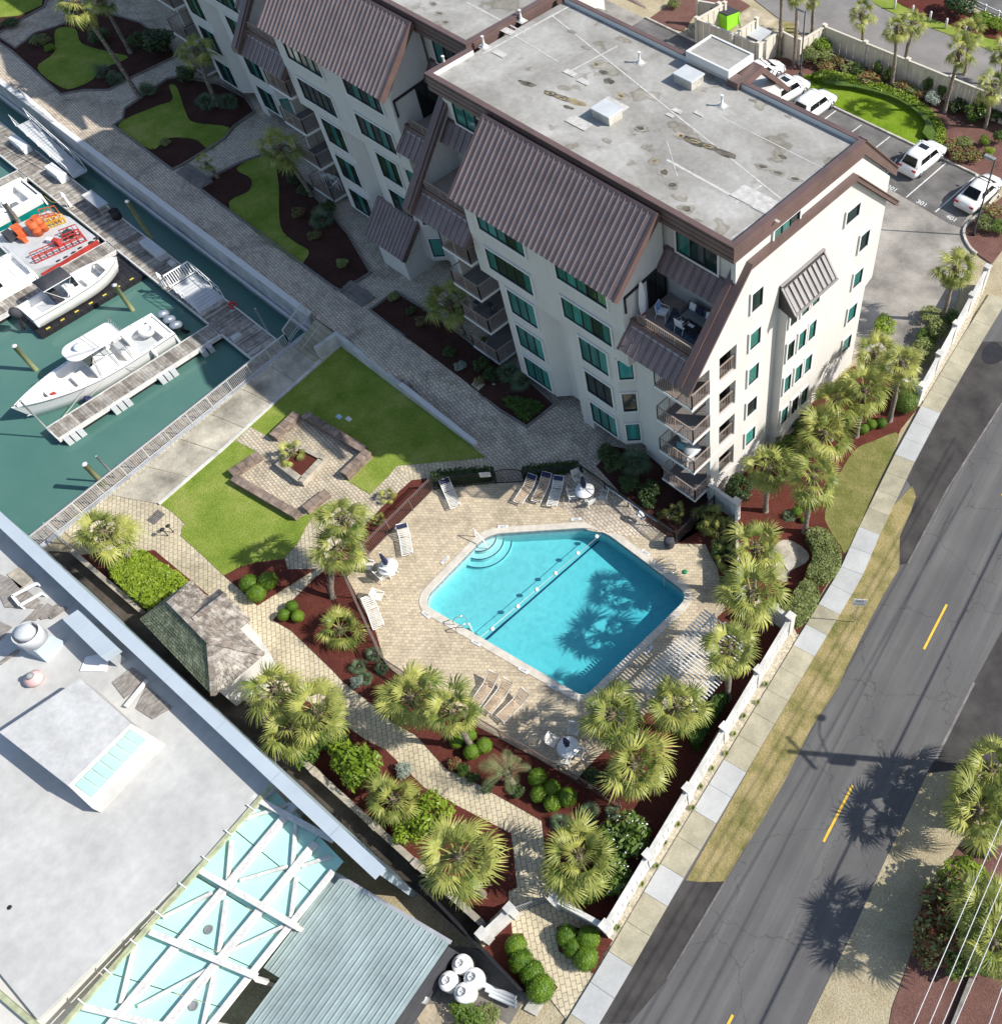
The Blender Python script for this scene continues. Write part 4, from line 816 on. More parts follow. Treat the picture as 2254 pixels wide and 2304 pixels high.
# ---- things on the flat roof
def roofpt(z, x, y, h=17.925): return G(z, x, y, h)
def hatch(pts, h, label):
    P = [roofpt(*p) for p in pts]; c = sum(P, Vector())/4; t = thing('roof_hatch', label, 'roof hatch', (c.x, c.y, 17.92))
    a = (P[1]-P[0]); b = (P[3]-P[0]); mb = MB(); mb.box(c.x-.6, c.x+.6, c.y-.48, c.y+.48, 17.92, 17.92+h); mb.build('kerb_box', m_kerb, t)
    mb = MB(); mb.box(c.x-.66, c.x+.66, c.y-.54, c.y+.54, 17.92+h, 17.92+h+.1); mb.build('lid', m_ltgrey, t, bevel=.02)
hatch([(2, 1490, 660), (2, 1560, 720), (2, 1640, 670), (2, 1560, 620)], .42, 'grey roof hatch beside the ochre ponding stain, nearer the court')
hatch([('s', 205, 790), ('s', 380, 880), ('s', 260, 980), ('s', 100, 870)], .42, 'grey roof hatch behind the white tower cap')
flat = [o for o in condo.children if o.name.startswith('flat_roof')][0]
for a, b, w in (((2, 1250, 90), (3, 650, 1130), .1), ((2, 1030, 200), (2, 1280, 350), .08), ((2, 760, 10), (2, 1090, 185), .1), ((2, 850, 305), (2, 1350, 30), .14), ((2, 1900, 800), (3, 60, 1000), .05), ((3, 0, 905), (3, 640, 1260), .16), ((3, 390, 1150), (3, 540, 1050), .12), ((2, 1320, 420), (2, 1620, 260), .1), ((3, 280, 650), (3, 900, 960), .06), ((3, 370, 1350), (3, 500, 1260), .08)):
    strip('membrane_seam', roofpt(*a), roofpt(*b), w, m_seam, 17.926, flat)
def blob(name, c, rx, ry, mat, z, parent, rz=0.0, seed=0, rough=.35):
    pts = []; rnd = random.Random(seed)
    ph = [rnd.uniform(0, 6.28) for _ in range(4)]
    for i in range(26):
        a = 2*math.pi*i/26; r = 1+rough*(.5*math.sin(2*a+ph[0])+.4*math.sin(3*a+ph[1])+.3*math.sin(5*a+ph[2])+.15*rnd.uniform(-1, 1))*.6
        x, y = rx*r*math.cos(a), ry*r*math.sin(a); pts.append((c[0]+x*math.cos(rz)-y*math.sin(rz), c[1]+x*math.sin(rz)+y*math.cos(rz), z))
    mb = MB(); mb.poly(pts); return mb.build(name, mat, parent)
sd_ = 0
for (z, x, y, rx, ry, kk) in ((2, 1105, 475, .5, .2, 'd'), (2, 1235, 530, .4, .2, 'dy'), (2, 1300, 555, .6, .22, 'dy'), (2, 1385, 580, .55, .24, 'y'), (2, 1500, 365, .35, .3, 'gy'), (2, 1540, 410, .3, .15, 'd'), (2, 1570, 460, .3, .25, 'd'), (2, 1640, 545, .45, .35, 'gy'), (2, 1795, 840, .4, .25, 'g'), (2, 1830, 915, .3, .35, 'gy'), (2, 1885, 980, .35, .35, 'gd'), (3, 30, 1050, .35, .3, 'gd'), (3, 75, 1120, .4, .25, 'g'), (3, 110, 1185, .4, .35, 'gd'), (3, 165, 1260, .35, .25, 'g'), (3, 80, 770, .35, .3, 'gy'), (3, 150, 800, .7, .25, 'dy'), (3, 235, 830, .55, .22, 'dy'), (3, 330, 870, .75, .2, 'd'), (3, 545, 945, .42, .22, 'gd'), (3, 630, 980, .38, .2, 'gd'), (3, 730, 1015, .38, .18, 'gd'), (2, 605, 75, .3, .2, 'gd'), (2, 640, 125, .25, .18, 'gd'), (2, 570, 20, .25, .2, 'gd'), (2, 1750, 730, .35, .25, 'gd'), (2, 1560, 800, .3, .15, 'g'), (2, 1340, 610, .3, .12, 'd'), (2, 1440, 270, .35, .12, 'g'), (2, 1360, 180, .3, .12, 'g'), (2, 1760, 200, .8, .2, 'g'), (2, 1530, 60, .5, .15, 'g'), (3, 690, 660, .2, .1, 'g'), (3, 490, 570, .25, .1, 'g'), (3, 660, 890, .25, .1, 'd')):
    c_ = roofpt(z, x, y); sd_ += 1; mm = {'d': m_stain_d, 'y': m_stain_y, 'g': m_stain_g}
    s1 = blob('ponding_stain', c_, rx, ry, mm[kk[0]], 17.926+.0003*sd_, flat, .15, sd_)
    if len(kk) > 1: blob('ponding_stain', c_, rx*.55, ry*.55, mm[kk[1]], 17.9265+.0003*sd_, flat, .3, sd_+50)
    if len(kk) > 1: blob('ponding_stain', c_, rx*.28, ry*.28, m_stain_d, 17.927+.0003*sd_, flat, .3, sd_+90)
for (z, x, y, w) in ((2, 990, 175, .5), (2, 950, 305, .45), (2, 1350, 415, .4), (2, 1430, 465, .4), (3, 500, 1130, 1.1), (3, 560, 1190, .6), (3, 60, 630, .3), (3, 20, 655, .25), (3, 185, 645, .3), (2, 1600, 600, .8), (2, 1400, 700, .7)):
    c_ = roofpt(z, x, y); sd_ += 1; zz = 17.934+.0005*sd_; mb = MB(); mb.poly([(c_.x-w, c_.y-w*.5, zz), (c_.x+w, c_.y-w*.45, zz), (c_.x+w*.9, c_.y+w*.5, zz), (c_.x-w*.95, c_.y+w*.45, zz)]); mb.build('membrane_patch', m_seam, flat)
for i, (z, x, y) in enumerate(((2, 1070, 115), (2, 860, 265), (2, 1745, 355), ('s', 590, 1130), ('f', 1055, 235))):
    c_ = roofpt(z, x, y); t = thing('vent_pipe', ['white vent pipe standing alone near the top of the flat roof', 'white vent pipe just inside the roof notch above the terraces', 'small white vent pipe right of the ringed stains', 'white vent pipe by the hatch behind the tower cap', 'white vent pipe against the low parapet at the roof step'][i], 'vent pipe', (c_.x, c_.y, 17.92))
    mb = MB(); mb.lathe([(.22, 0), (.2, .05), (.07, .16), (.06, .55), (.09, .56), (.09, .6)], 10); mb.build('pipe', m_trim, t, True); mb = MB(); mb.box(-.3, .3, -.25, .25, 0, .02); mb.build('flashing', m_seam, t, True)
# ---------------------------------------------------------------- pool, deck, fences, loungers
DECK = MP((5, 565, 848), (5, 920, 812), (5, 1090, 805), (5, 1300, 790), (5, 1440, 772), (5, 1560, 880), (6, 52, 1152), (6, 218, 1155), (6, 290, 1300), (6, 330, 1530), ('t', 1130, 260), ('t', 1120, 700), ('t', 1000, 1240), ('t', 300, 1390), (8, 1490, 440), (8, 1385, 557), (8, 1100, 400), (8, 800, 240), (8, 640, 130), (5, 420, 1940), (5, 300, 1845), (5, 240, 1650), (5, 78, 1345))
deck = sheet('pool_deck', DECK, m_pav_tan, .045, ring=POOL)
cop_in = POOL; cop_out = offset_poly(POOL, .42)
bm = MB(); r0 = bm.ring([(x, y, .0) for x, y in cop_out]); r1 = bm.ring([(x, y, .075) for x, y in cop_out]); r2 = bm.ring([(x, y, .075) for x, y in cop_in]); r3 = bm.ring([(x, y, -.12) for x, y in cop_in])
n_ = len(POOL)
for A_, B_ in ((r0, r1), (r1, r2), (r2, r3)):
    for i in range(n_): j = (i+1) % n_; bm.face([A_[i], A_[j], B_[j], B_[i]])
if sum(POOL[i][0]*POOL[(i+1) % n_][1]-POOL[(i+1) % n_][0]*POOL[i][1] for i in range(n_)) < 0: POOL.reverse()
pool = thing('swimming_pool', 'five-sided turquoise swimming pool with pale coping and a lane line', 'pool', (-23, 13.5, 0))
bm.build('coping', m_coping, pool)
PC = Vector((sum(p[0] for p in POOL)/n_, sum(p[1] for p in POOL)/n_))
shal = Vector(G(5, 680, 1300)[:2]); deep = Vector(G(6, 0, 1650)[:2]); dd = (deep-shal); DL = dd.length; dd.normalize()
def depth(x, y):
    t = max(0, min(1, ((Vector((x, y))-shal).dot(dd)/DL-.30)/.7)); return 1.0+.6*t
bm = MB(); a = bm.ring([(x, y, -.02) for x, y in POOL]); b = bm.ring([(x, y, -.28) for x, y in POOL]); c = bm.ring([(x, y, -depth(x, y)) for x, y in POOL])
bm.m = 1
for i in range(n_): j = (i+1) % n_; bm.face([a[j], a[i], b[i], b[j]])
bm.m = 0
for i in range(n_): j = (i+1) % n_; bm.face([b[j], b[i], c[i], c[j]])
prev = c
for q in (.8, .6, .4, .2, .04):
    cur = bm.ring([(PC.x+(x-PC.x)*q, PC.y+(y-PC.y)*q, -depth(PC.x+(x-PC.x)*q, PC.y+(y-PC.y)*q)) for x, y in POOL])
    for i in range(n_): j = (i+1) % n_; bm.face([prev[j], prev[i], cur[i], cur[j]])
    prev = cur
bm.face(prev)
bm.build('basin', [m_plaster, m_tile], pool)
# water body
ins = offset_poly(POOL, -.008)
bm = MB(); a = bm.ring([(x, y, -.13) for x, y in ins]); c = bm.ring([(x, y, -depth(x, y)+.012) for x, y in ins])
for i in range(n_): j = (i+1) % n_; bm.face([c[i], c[j], a[j], a[i]])
prev = c
for q in (.8, .6, .4, .2, .04):
    cur = bm.ring([(PC.x+(x-PC.x)*q, PC.y+(y-PC.y)*q, -depth(PC.x+(x-PC.x)*q, PC.y+(y-PC.y)*q)+.012) for x, y in ins])
    for i in range(n_): j = (i+1) % n_; bm.face([cur[i], cur[j], prev[j], prev[i]])
    prev = cur
bm.face(prev[::-1]); bm.face(a)
bm.build('pool_water', m_poolwater, pool)
# dark line across the floor, rope with floats
A_, B_ = G(5, 1530, 1130, -1.3), G(5, 880, 1715, -1.3)
bm = MB(); n = 12; dn = Vector((-(B_-A_).y, (B_-A_).x, 0)).normalized()*.055
ps = [lerp(A_, B_, i/n) for i in range(n+1)]
for p, q in zip(ps, ps[1:]): bm.poly([(p.x-dn.x, p.y-dn.y, -depth(p.x, p.y)+.03), (q.x-dn.x, q.y-dn.y, -depth(q.x, q.y)+.03), (q.x+dn.x, q.y+dn.y, -depth(q.x, q.y)+.03), (p.x+dn.x, p.y+dn.y, -depth(p.x, p.y)+.03)])
bm.build('floor_line', m_poolline, pool)
A_, B_ = G(5, 1530, 1095, -.12), G(5, 835, 1690, -.12)
rp = thing('float_rope', 'rope with white floats strung across the pool', 'rope', tuple(B_))
bm = MB(); bm.tube([A_, lerp(A_, B_, .5), B_], .018, 5); bm.build('rope', m_rope, rp)
fl = None
for px in ((1500, 1112), (1392, 1208), (1265, 1322), (1158, 1415), (1050, 1512), (905, 1640)):
    c = G(5, *px, -.1); bm = MB(); bm.lathe([(.02, -.12), (.1, -.09), (.13, 0), (.1, .09), (.02, .12)], 10, (c.x, c.y, -.1)); bm.build('float', m_white, rp)
# corner steps (quarter rings) with dark nosings
sc0 = G(5, 835, 1108)
st = thing('pool_steps', 'white curved entry steps in the pool corner with dark edges', 'pool steps', (sc0.x, sc0.y, -.3))
e1 = (G(5, 1000, 1095)-sc0).normalized(); e2 = (G(5, 740, 1230)-sc0).normalized()
ang0, ang1 = math.atan2(e1.y, e1.x), math.atan2(e2.y, e2.x)
if ang1 > ang0: ang1 -= 2*math.pi
for i, r_ in enumerate((1.75, 1.32, .92)):
    z1 = -.85+.26*i; bm = MB(); pts = [(sc0.x, sc0.y)]+[(sc0.x+r_*math.cos(ang0+(ang1-ang0)*t/14), sc0.y+r_*math.sin(ang0+(ang1-ang0)*t/14)) for t in range(15)]
    bm.prism(pts, -1.04, z1); s_ = bm.build('step', m_plaster, st)
    bm = MB()
    for p, q in zip(pts[1:], pts[2:]):
        u1, u2 = Vector(p)-Vector((sc0.x, sc0.y)), Vector(q)-Vector((sc0.x, sc0.y)); f = (r_-.07)/r_
        bm.poly([(p[0], p[1], z1+.006), (sc0.x+u1.x*f, sc0.y+u1.y*f, z1+.006), (sc0.x+u2.x*f, sc0.y+u2.y*f, z1+.006), (q[0], q[1], z1+.006)])
    bm.build('nosing', m_poolline, s_)
hr = thing('pool_handrail', 'white steel grab rail at the curved pool steps', 'handrail', tuple(G(5, 820, 1110)))
a, b, c = G(5, 730, 1068), G(5, 815, 1115), G(5, 882, 1195, -.6)
bm = MB(); bm.tube([(b.x, b.y, 0), (b.x, b.y, .95), (c.x, c.y, .5), (c.x, c.y, -.7)], .03, 8); bm.build('rail', m_white, hr)
def ladder(p, d, label):
    t = thing('pool_ladder', label, 'ladder', (p.x, p.y, .08)); d = Vector((d[0], d[1], 0)).normalized(); n = Vector((-d.y, d.x, 0))
    for s in (-1, 1):
        o = p+n*(.28*s); bm = MB(); pts = [o-d*.45, o-d*.45+Vector((0, 0, .55)), o-d*.25+Vector((0, 0, .75)), o+d*.15+Vector((0, 0, .7)), o+d*.28+Vector((0, 0, .4)), o+d*.28+Vector((0, 0, -1.0))]; bm.tube(pts, .028, 8); bm.build('rail', m_chrome, t)
    for z in (-.3, -.6, -.9):
        bm = MB(); bm.bar(p+d*.28+n*.28+Vector((0, 0, z)), p+d*.28-n*.28+Vector((0, 0, z)), .1, .03); bm.build('rung', m_white, t)
a = G(5, 745, 1625); ladder(a, (PC-Vector((a.x, a.y))), 'steel pool ladder on the lower left pool edge')
a = G(6, 10, 1330); ladder(a, (PC-Vector((a.x, a.y))), 'steel pool ladder near the right corner of the pool')
# depth markers
for i, (z, x, y, s_, rz) in enumerate(((5, 968, 1060, '3 FT', 0), (5, 1385, 1018, 'NO', 0), (5, 1565, 1045, '4 FT', 0), (5, 1780, 1208, '5 FT', 0), (5, 640, 1250, '3 FT', 0), (5, 530, 1562, '3 FT', 0), (5, 815, 1722, '4 FT', 0), (5, 1085, 1880, '5 FT', 0), ('t', 310, 660, '8 FT', 0), (8, 1255, 30, '7 FT', 0))):
    c = G(z, x, y); e = min(range(n_), key=lambda q: (Vector(cop_out[q])-Vector((c.x, c.y))).length); d = Vector(cop_out[(e+1) % n_])-Vector(cop_out[e-1]); rz = math.atan2(d.y, d.x)
    bm = MB(); bm.box(-.32, .32, -.1, .1, 0, .012); o = bm.build('depth_marker', m_trim, deck); o.location = (c.x, c.y, .078); o.rotation_euler = (0, 0, rz)
    ground_text(s_, (0, 0, .0135), math.pi, .17, m_poolline, o, 'lettering')
# ---- metal fence round the pool
def metal_fence(pts, label, mat, h=1.2, posts=1.8, gap=.115, z=.03):
    P = [Vector((p[0], p[1], z+hg(p[0], p[1])*0)) for p in pts]; t = thing('pool_fence', label, 'fence', tuple(P[0])); up = Vector((0, 0, 1)); bal = MB()
    for a, b in zip(P, P[1:]):
        L = (b-a).length; d = (b-a)/L; mb = MB(); mb.bar(a+up*h, b+up*h, .04, .035); mb.bar(a+up*(h-.14), b+up*(h-.14), .032, .03); mb.bar(a+up*.12, b+up*.12, .032, .03); mb.build('rail', mat, t)
        n = max(1, round(L/posts))
        for i in range(n+1): p = a+d*(L*i/n); mb = MB(); mb.bar(p, p+up*(h+.06), .055, .055, (1, 0, 0)); mb.build('post', mat, t)
        n = int(L/gap)
        for i in range(1, n): p = a+d*(L*i/n); bal.bar(p+up*.1, p+up*h, .018, .018, (1, 0, 0))
    o = bal.build('balusters', mat, t); o['kind'] = 'stuff'; return t
m_fence_br = mk('brown_fence', (.14, .105, .095), .5, .15, 3)
metal_fence([tuple(G(5, 575, 848))[:2], tuple(G(5, 75, 1345))[:2]], 'sunlit brown metal fence running down from the pool gate corner', m_fence_br)
metal_fence([tuple(G(5, 75, 1345))[:2], tuple(G(5, 305, 1850))[:2], tuple(G(8, 640, 125))[:2]], 'brown metal fence beside the loungers on the left side of the pool', m_fence_br)
metal_fence([tuple(G(8, 640, 125))[:2], tuple(G(8, 1640, 718))[:2]], 'brown metal fence below the pool in front of the boxwood balls', m_fence_br)
metal_fence([tuple(G(5, 578, 848))[:2], tuple(G(5, 925, 812))[:2]], 'black pool fence with white notice left of the gate', m_blackmetal)
metal_fence([tuple(G(5, 1095, 803))[:2], tuple(G(5, 1420, 775))[:2]], 'black pool fence above the three loungers, right of the gate', m_blackmetal)
metal_fence([tuple(G(5, 1425, 775))[:2], tuple(G(6, 55, 1152))[:2]], 'black pool fence with the life ring along the upper right', m_blackmetal)
metal_fence([tuple(G(6, 58, 1150))[:2], tuple(G(6, 270, 945))[:2]], 'short black fence from the pool corner to the end of the building', m_blackmetal)
# gate
a, b = G(5, 930, 812), G(5, 1088, 803); t = thing('pool_gate', 'black arched metal gate in the upper pool fence', 'gate', tuple(a)); d = (b-a); L = d.length; d /= L; up = Vector((0, 0, 1))
mb = MB()
for i in range(10):
    p, q = a+d*(L*i/10)+up*(1.2+.22*math.sin(math.pi*i/10)), a+d*(L*(i+1)/10)+up*(1.2+.22*math.sin(math.pi*(i+1)/10)); mb.bar(p, q, .045, .045)
mb.bar(a+up*.1, b+up*.1, .04, .04); mb.bar(a, a+up*1.22, .05, .05, (1, 0, 0)); mb.bar(b, b+up*1.22, .05, .05, (1, 0, 0)); mb.build('frame', m_blackmetal, t); mb = MB()
for i in range(1, 14): p = a+d*(L*i/14); mb.bar(p+up*.1, p+up*(1.2+.22*math.sin(math.pi*i/14)), .018, .018, (1, 0, 0))
o = mb.build('balusters', m_blackmetal, t); o['kind'] = 'stuff'
# notice board with lettering
c = G(5, 885, 815); sg = thing('notice_sign', 'white pool rules sign on the black fence left of the gate', 'sign', (c.x, c.y, .9), math.atan2(d.y, d.x)); mb = MB(); mb.box(-.33, .33, -.06, -.035, -.05, .4); mb.build('board', m_trim, sg, True)
def sign_text(s, parent, loc, size, mat, rot, name='lettering'):
    o = ground_text(s, loc, 0, size, mat, parent, name); o.rotation_euler = rot; return o
for i, s_ in enumerate(('POOL RULES', 'NO LIFEGUARD', 'ON DUTY')): sign_text(s_, sg, (0, -.0625, .31-.13*i), .085, m_blackmetal, (math.pi/2, 0, 0))
# ---- furniture
lo_parts = {}
def make_lounger(mat_strap, rust=False):
    """chaise built at the origin, head at +x"""
    P = {}
    mb = MB(); s = .31; L = .95
    for y in (-s, s):
        mb.tube([(-L, y, .26), (-L+.02, y, .34), (.28, y, .36), (.95, y, .78)], .022, 6)
        for x in (-.75, .2): mb.tube([(x, y, .34), (x-.03, y, .0), (x+.34, y, .0), (x+.30, y, .34)], .018, 6)
    mb.tube([(-L, -s, .26), (-L, s, .26)], .022, 6); mb.tube([(.95, -s, .78), (.95, s, .78)], .022, 6); mb.tube([(.62, -s, .58), (.62, -s, .08), (.62, s, .08), (.62, s, .58)], .016, 6)
    P['frame'] = (mb.mesh('frame', m_white), None)
    st = MB(); st.box(-.035, .035, -s, s, -.006, .006); P['strap'] = st.mesh('strap', mat_strap)
    hd = MB(); hd.box(-.13, .13, -s+.02, s-.02, 0, .05); P['headrest'] = hd.mesh('headrest', m_navy)
    return P
LP = make_lounger(m_rust); LP2 = make_lounger(m_strap_rust)
def put_lounger(foot, head, label, P=None, pillow=True, flat=False):
    f, h_ = Vector(foot), Vector(head); c = (f+h_)/2; rz = math.atan2(h_.y-f.y, h_.x-f.x)
    t = thing('sun_lounger', label, 'sun lounger', (c.x, c.y, .047), rz, 'strap loungers round the pool'); P = P or LP
    obj_from(P['frame'][0], 'frame', t)
    for i in range(11):
        o = obj_from(P['strap'], 'strap', t); o.location = (-.88+.108*i, 0, .352)
    for i in range(7):
        q = i/6.5; o = obj_from(P['strap'], 'strap', t); o.location = (.33+.6*q, 0, .392+.375*q); o.rotation_euler = (0, -.56, 0)
    if pillow:
        o = obj_from(P['headrest'], 'headrest', t); o.location = (.80, 0, .70); o.rotation_euler = (0, -.56, 0)
    return t
put_lounger(G(5, 700, 950), G(5, 635, 800, .7), 'white strap lounger alone beside the upper left fence corner', LP)
put_lounger(G(5, 1065, 925), G(5, 1130, 775, .7), 'leftmost of the three loungers below the black gate fence', LP2)
put_lounger(G(5, 1165, 920), G(5, 1215, 762, .7), 'middle lounger of the three below the black gate fence', LP2)
put_lounger(G(5, 1255, 935), G(5, 1280, 790, .7), 'rightmost of the three loungers, next to the umbrella table', LP)
put_lounger(G(5, 430, 1215), G(5, 392, 1060, .7), 'white lounger with dark headrest beside the table with the folded navy umbrella', LP)
put_lounger(G(5, 265, 1635), G(5, 195, 1470, .7), 'white lounger against the brown fence on the left of the pool', LP, False)
put_lounger(G(8, 830, 120), G(8, 900, -30, .7), 'upper of the three stained loungers at the bottom edge of the deck', LP2, False)
put_lounger(G(8, 895, 165), G(8, 985, 5, .7), 'middle of the three stained loungers at the bottom edge of the deck', LP2, False)
put_lounger(G(8, 965, 215), G(8, 1085, 60, .7), 'lowest of the three stained loungers at the bottom edge of the deck', LP2, False)
def chair_parts():
    mb = MB(); s = .26
    for y in (-s, s):
        mb.tube([(.25, y, 0), (.25, y, .62), (-.2, y, .64), (-.3, y, .9)], .018, 6); mb.tube([(.25, y, .4), (-.22, y, .36), (-.34, y, 0)], .016, 6); mb.tube([(-.22, y, .36), (-.3, y, .9)], .016, 6)
    mb.tube([(-.3, -s, .9), (-.3, s, .9)], .018, 6); fr = mb.mesh('frame', m_white)
    st = MB(); st.box(-.03, .03, -s, s, -.005, .005); return fr, st.mesh('strap', m_rust)
CF_, CS_ = chair_parts()
def put_chair(p, face, label, group='strap chairs round the pool'):
    d = Vector(face)-Vector(p); t = thing('patio_chair', label, 'chair', (p[0], p[1], .047), math.atan2(d.y, d.x), group); obj_from(CF_, 'frame', t)
    for i in range(6): o = obj_from(CS_, 'strap', t); o.location = (-.18+.08*i, 0, .365+.008*i)
    for i in range(6): o = obj_from(CS_, 'strap', t); o.location = (-.225-.012*i, 0, .45+.08*i); o.rotation_euler = (0, math.pi/2-.17, 0)
    return t
def put_table(c, label, umb, ulabel, chairs):
    t = thing('round_table', label, 'table', (c.x, c.y, .047)); mb = MB(); mb.lathe([(.02, .70), (.54, .70), (.58, .715), (.58, .735), (.02, .74)], 28); mb.build('table_top', m_white, t, True)
    for i in range(4):
        a = math.pi/4+i*math.pi/2; mb = MB(); mb.tube([(.12*math.cos(a), .12*math.sin(a), .7), (.4*math.cos(a), .4*math.sin(a), 0)], .02, 6); mb.build('leg', m_white, t, True)
    u = thing('folded_umbrella', ulabel, 'umbrella', (c.x, c.y, .05)); mb = MB(); mb.tube([(0, 0, 0), (0, 0, 2.25)], .022, 8); mb.build('pole', m_white, u, True)
    mb = MB(); pr = [(.03, 1.0), (.10, 1.02), (.14, 1.25), (.11, 1.6), (.07, 2.0), (.02, 2.2)]; rings = []
    for r_, z in pr: rings.append([((r_*(1+.28*math.cos(5*a))*math.cos(a)), (r_*(1+.28*math.cos(5*a))*math.sin(a)), z) for a in [2*math.pi*j/30 for j in range(30)]])
    mb.smooth = True; mb.loft(rings); mb.build('canopy', m_navy, u, True); mb = MB(); mb.lathe([(.01, 2.2), (.03, 2.22), (.03, 2.27), (.01, 2.3)], 8); mb.build('finial', m_white, u, True)
    mb = MB(); mb.lathe([(.02, 0), (.24, 0), (.24, .08), (.05, .12), (.04, .3)], 14); mb.build('base', m_white, u, True)
    for (z, x, y, lab) in chairs: put_chair(G(z, x, y), c, lab)
tc = G(5, 310, 1285, .75); put_table(tc, 'white round table beside the folded navy umbrella on the left deck', 1, 'folded navy umbrella standing in the table by the left fence', [(5, 215, 1300, 'white strap chair left of the left-hand round table'), (5, 290, 1355, 'white strap chair below the left-hand round table'), (5, 330, 1325, 'white strap chair tucked under the right of the left-hand table')])
tc = G(5, 1432, 850, .75); put_table(tc, 'white round table under the upper fence by the building', 1, 'folded navy umbrella against the black fence by the building', [(5, 1395, 800, 'white strap chair behind the upper round table'), (5, 1370, 900, 'white strap chair left of the upper round table'), (5, 1470, 935, 'white strap chair in front of the upper round table'), (5, 1545, 905, 'white strap chair right of the upper round table')])
tc = G(8, 1338, 370, .75); put_table(tc, 'white round table at the bottom corner of the deck', 1, 'folded black umbrella on the table at the bottom corner of the deck', [(8, 1375, 290, 'white strap chair above the bottom table'), (8, 1255, 350, 'white strap chair left of the bottom table'), (8, 1410, 415, 'white strap chair right of the bottom table'), (8, 1330, 465, 'white strap chair below the bottom table')])
put_chair(G(5, 270, 1475), G(5, 400, 1500), 'white strap chair behind the lounger on the left fence')
# pool tools, urn, life ring
a, b = G(5, 1555, 825, 1.05), G(5, 1900, 1060, 1.05)
po = tag(MB().tube([lerp(a, b, 0)-Vector((0, .05, 0)), lerp(a, b, .85)-Vector((0, .05, 0))], .025, 6).build('skimmer_pole', m_lblue), 'long pale blue skimmer pole hung on the black pool fence', 'pole')
c = G(5, 1750, 990, .8); lr = thing('life_ring', 'white life ring hanging on the black pool fence', 'life ring', tuple(c), math.atan2((b-a).y, (b-a).x))
mb = MB(); R_, r_ = .3, .075
mb.smooth = True; mb.loft([[((R_+r_*math.cos(u))*math.cos(v), r_*math.sin(u), (R_+r_*math.cos(u))*math.sin(v)) for u in [2*math.pi*j/10 for j in range(10)]] for v in [2*math.pi*i/24 for i in range(25)]], True, False, False); mb.build('ring', m_white, lr, True)
for a_ in range(4):
    v0 = a_*math.pi/2+.2; mb = MB(); mb.smooth = True; mb.loft([[((R_+(r_+.008)*math.cos(u))*math.cos(v), (r_+.008)*math.sin(u), (R_+(r_+.008)*math.cos(u))*math.sin(v)) for u in [2*math.pi*j/10 for j in range(10)]] for v in [v0+.1*i for i in range(4)]], True, False, False); mb.build('band', m_navy, lr, True)
c = G(6, 15, 1165); tag(MB().lathe([(.2, 0), (.3, .1), (.34, .45), (.24, .62), (.3, .7), (.3, .74), (.1, .74)], 16, (c.x, c.y, .05)).build('urn', m_dkgrey), 'dark urn at the corner of the pool deck', 'urn')
for i, (z, x, y) in enumerate(((6, 103, 1313),)):
    c = G(z, x, y); tag(MB().lathe([(.16, 0), (.16, .03), (.05, .035)], 14, (c.x, c.y, .046)).build('drain_cover', mk('green_cover', (.03, .25, .10), .5)), 'green round drain cover right of the pool', 'drain cover')
for (z, x, y, lab, mt) in (('u', 627, 472, 'pale blue utility lid in the shaded lawn', m_lblue), ('u', 678, 484, 'white round utility lid in the shaded lawn', m_trim)):
    c = G(z, x, y); tag(MB().box(c.x-.2, c.x+.2, c.y-.15, c.y+.15, .02, .07).build('access_cover', mt, bevel=.02), lab, 'utility lid')
# ---- pergola at the lower right of the deck
pg = thing('pergola', 'white slatted pergola casting striped shade beside the pool', 'pergola', (-13.4, 14.3, .05)); up = Vector((0, 0, 1))
for x in (-14.5, -13.73, -12.25): mb = MB(); mb.box(x-.035, x+.035, 11.45, 17.2, 2.3, 2.46); mb.build('beam', m_trim, pg)
for i in range(30): y = 11.55+.187*i; mb = MB(); mb.box(-15.05, -11.65, y-.03, y+.03, 2.462, 2.55); mb.build('slat', m_trim, pg)
for x in (-14.5, -12.25):
    for y in (11.7, 14.3, 16.95): mb = MB(); mb.box(x-.09, x+.09, y-.09, y+.09, .03, 2.298); mb.build('post', m_trim, pg)
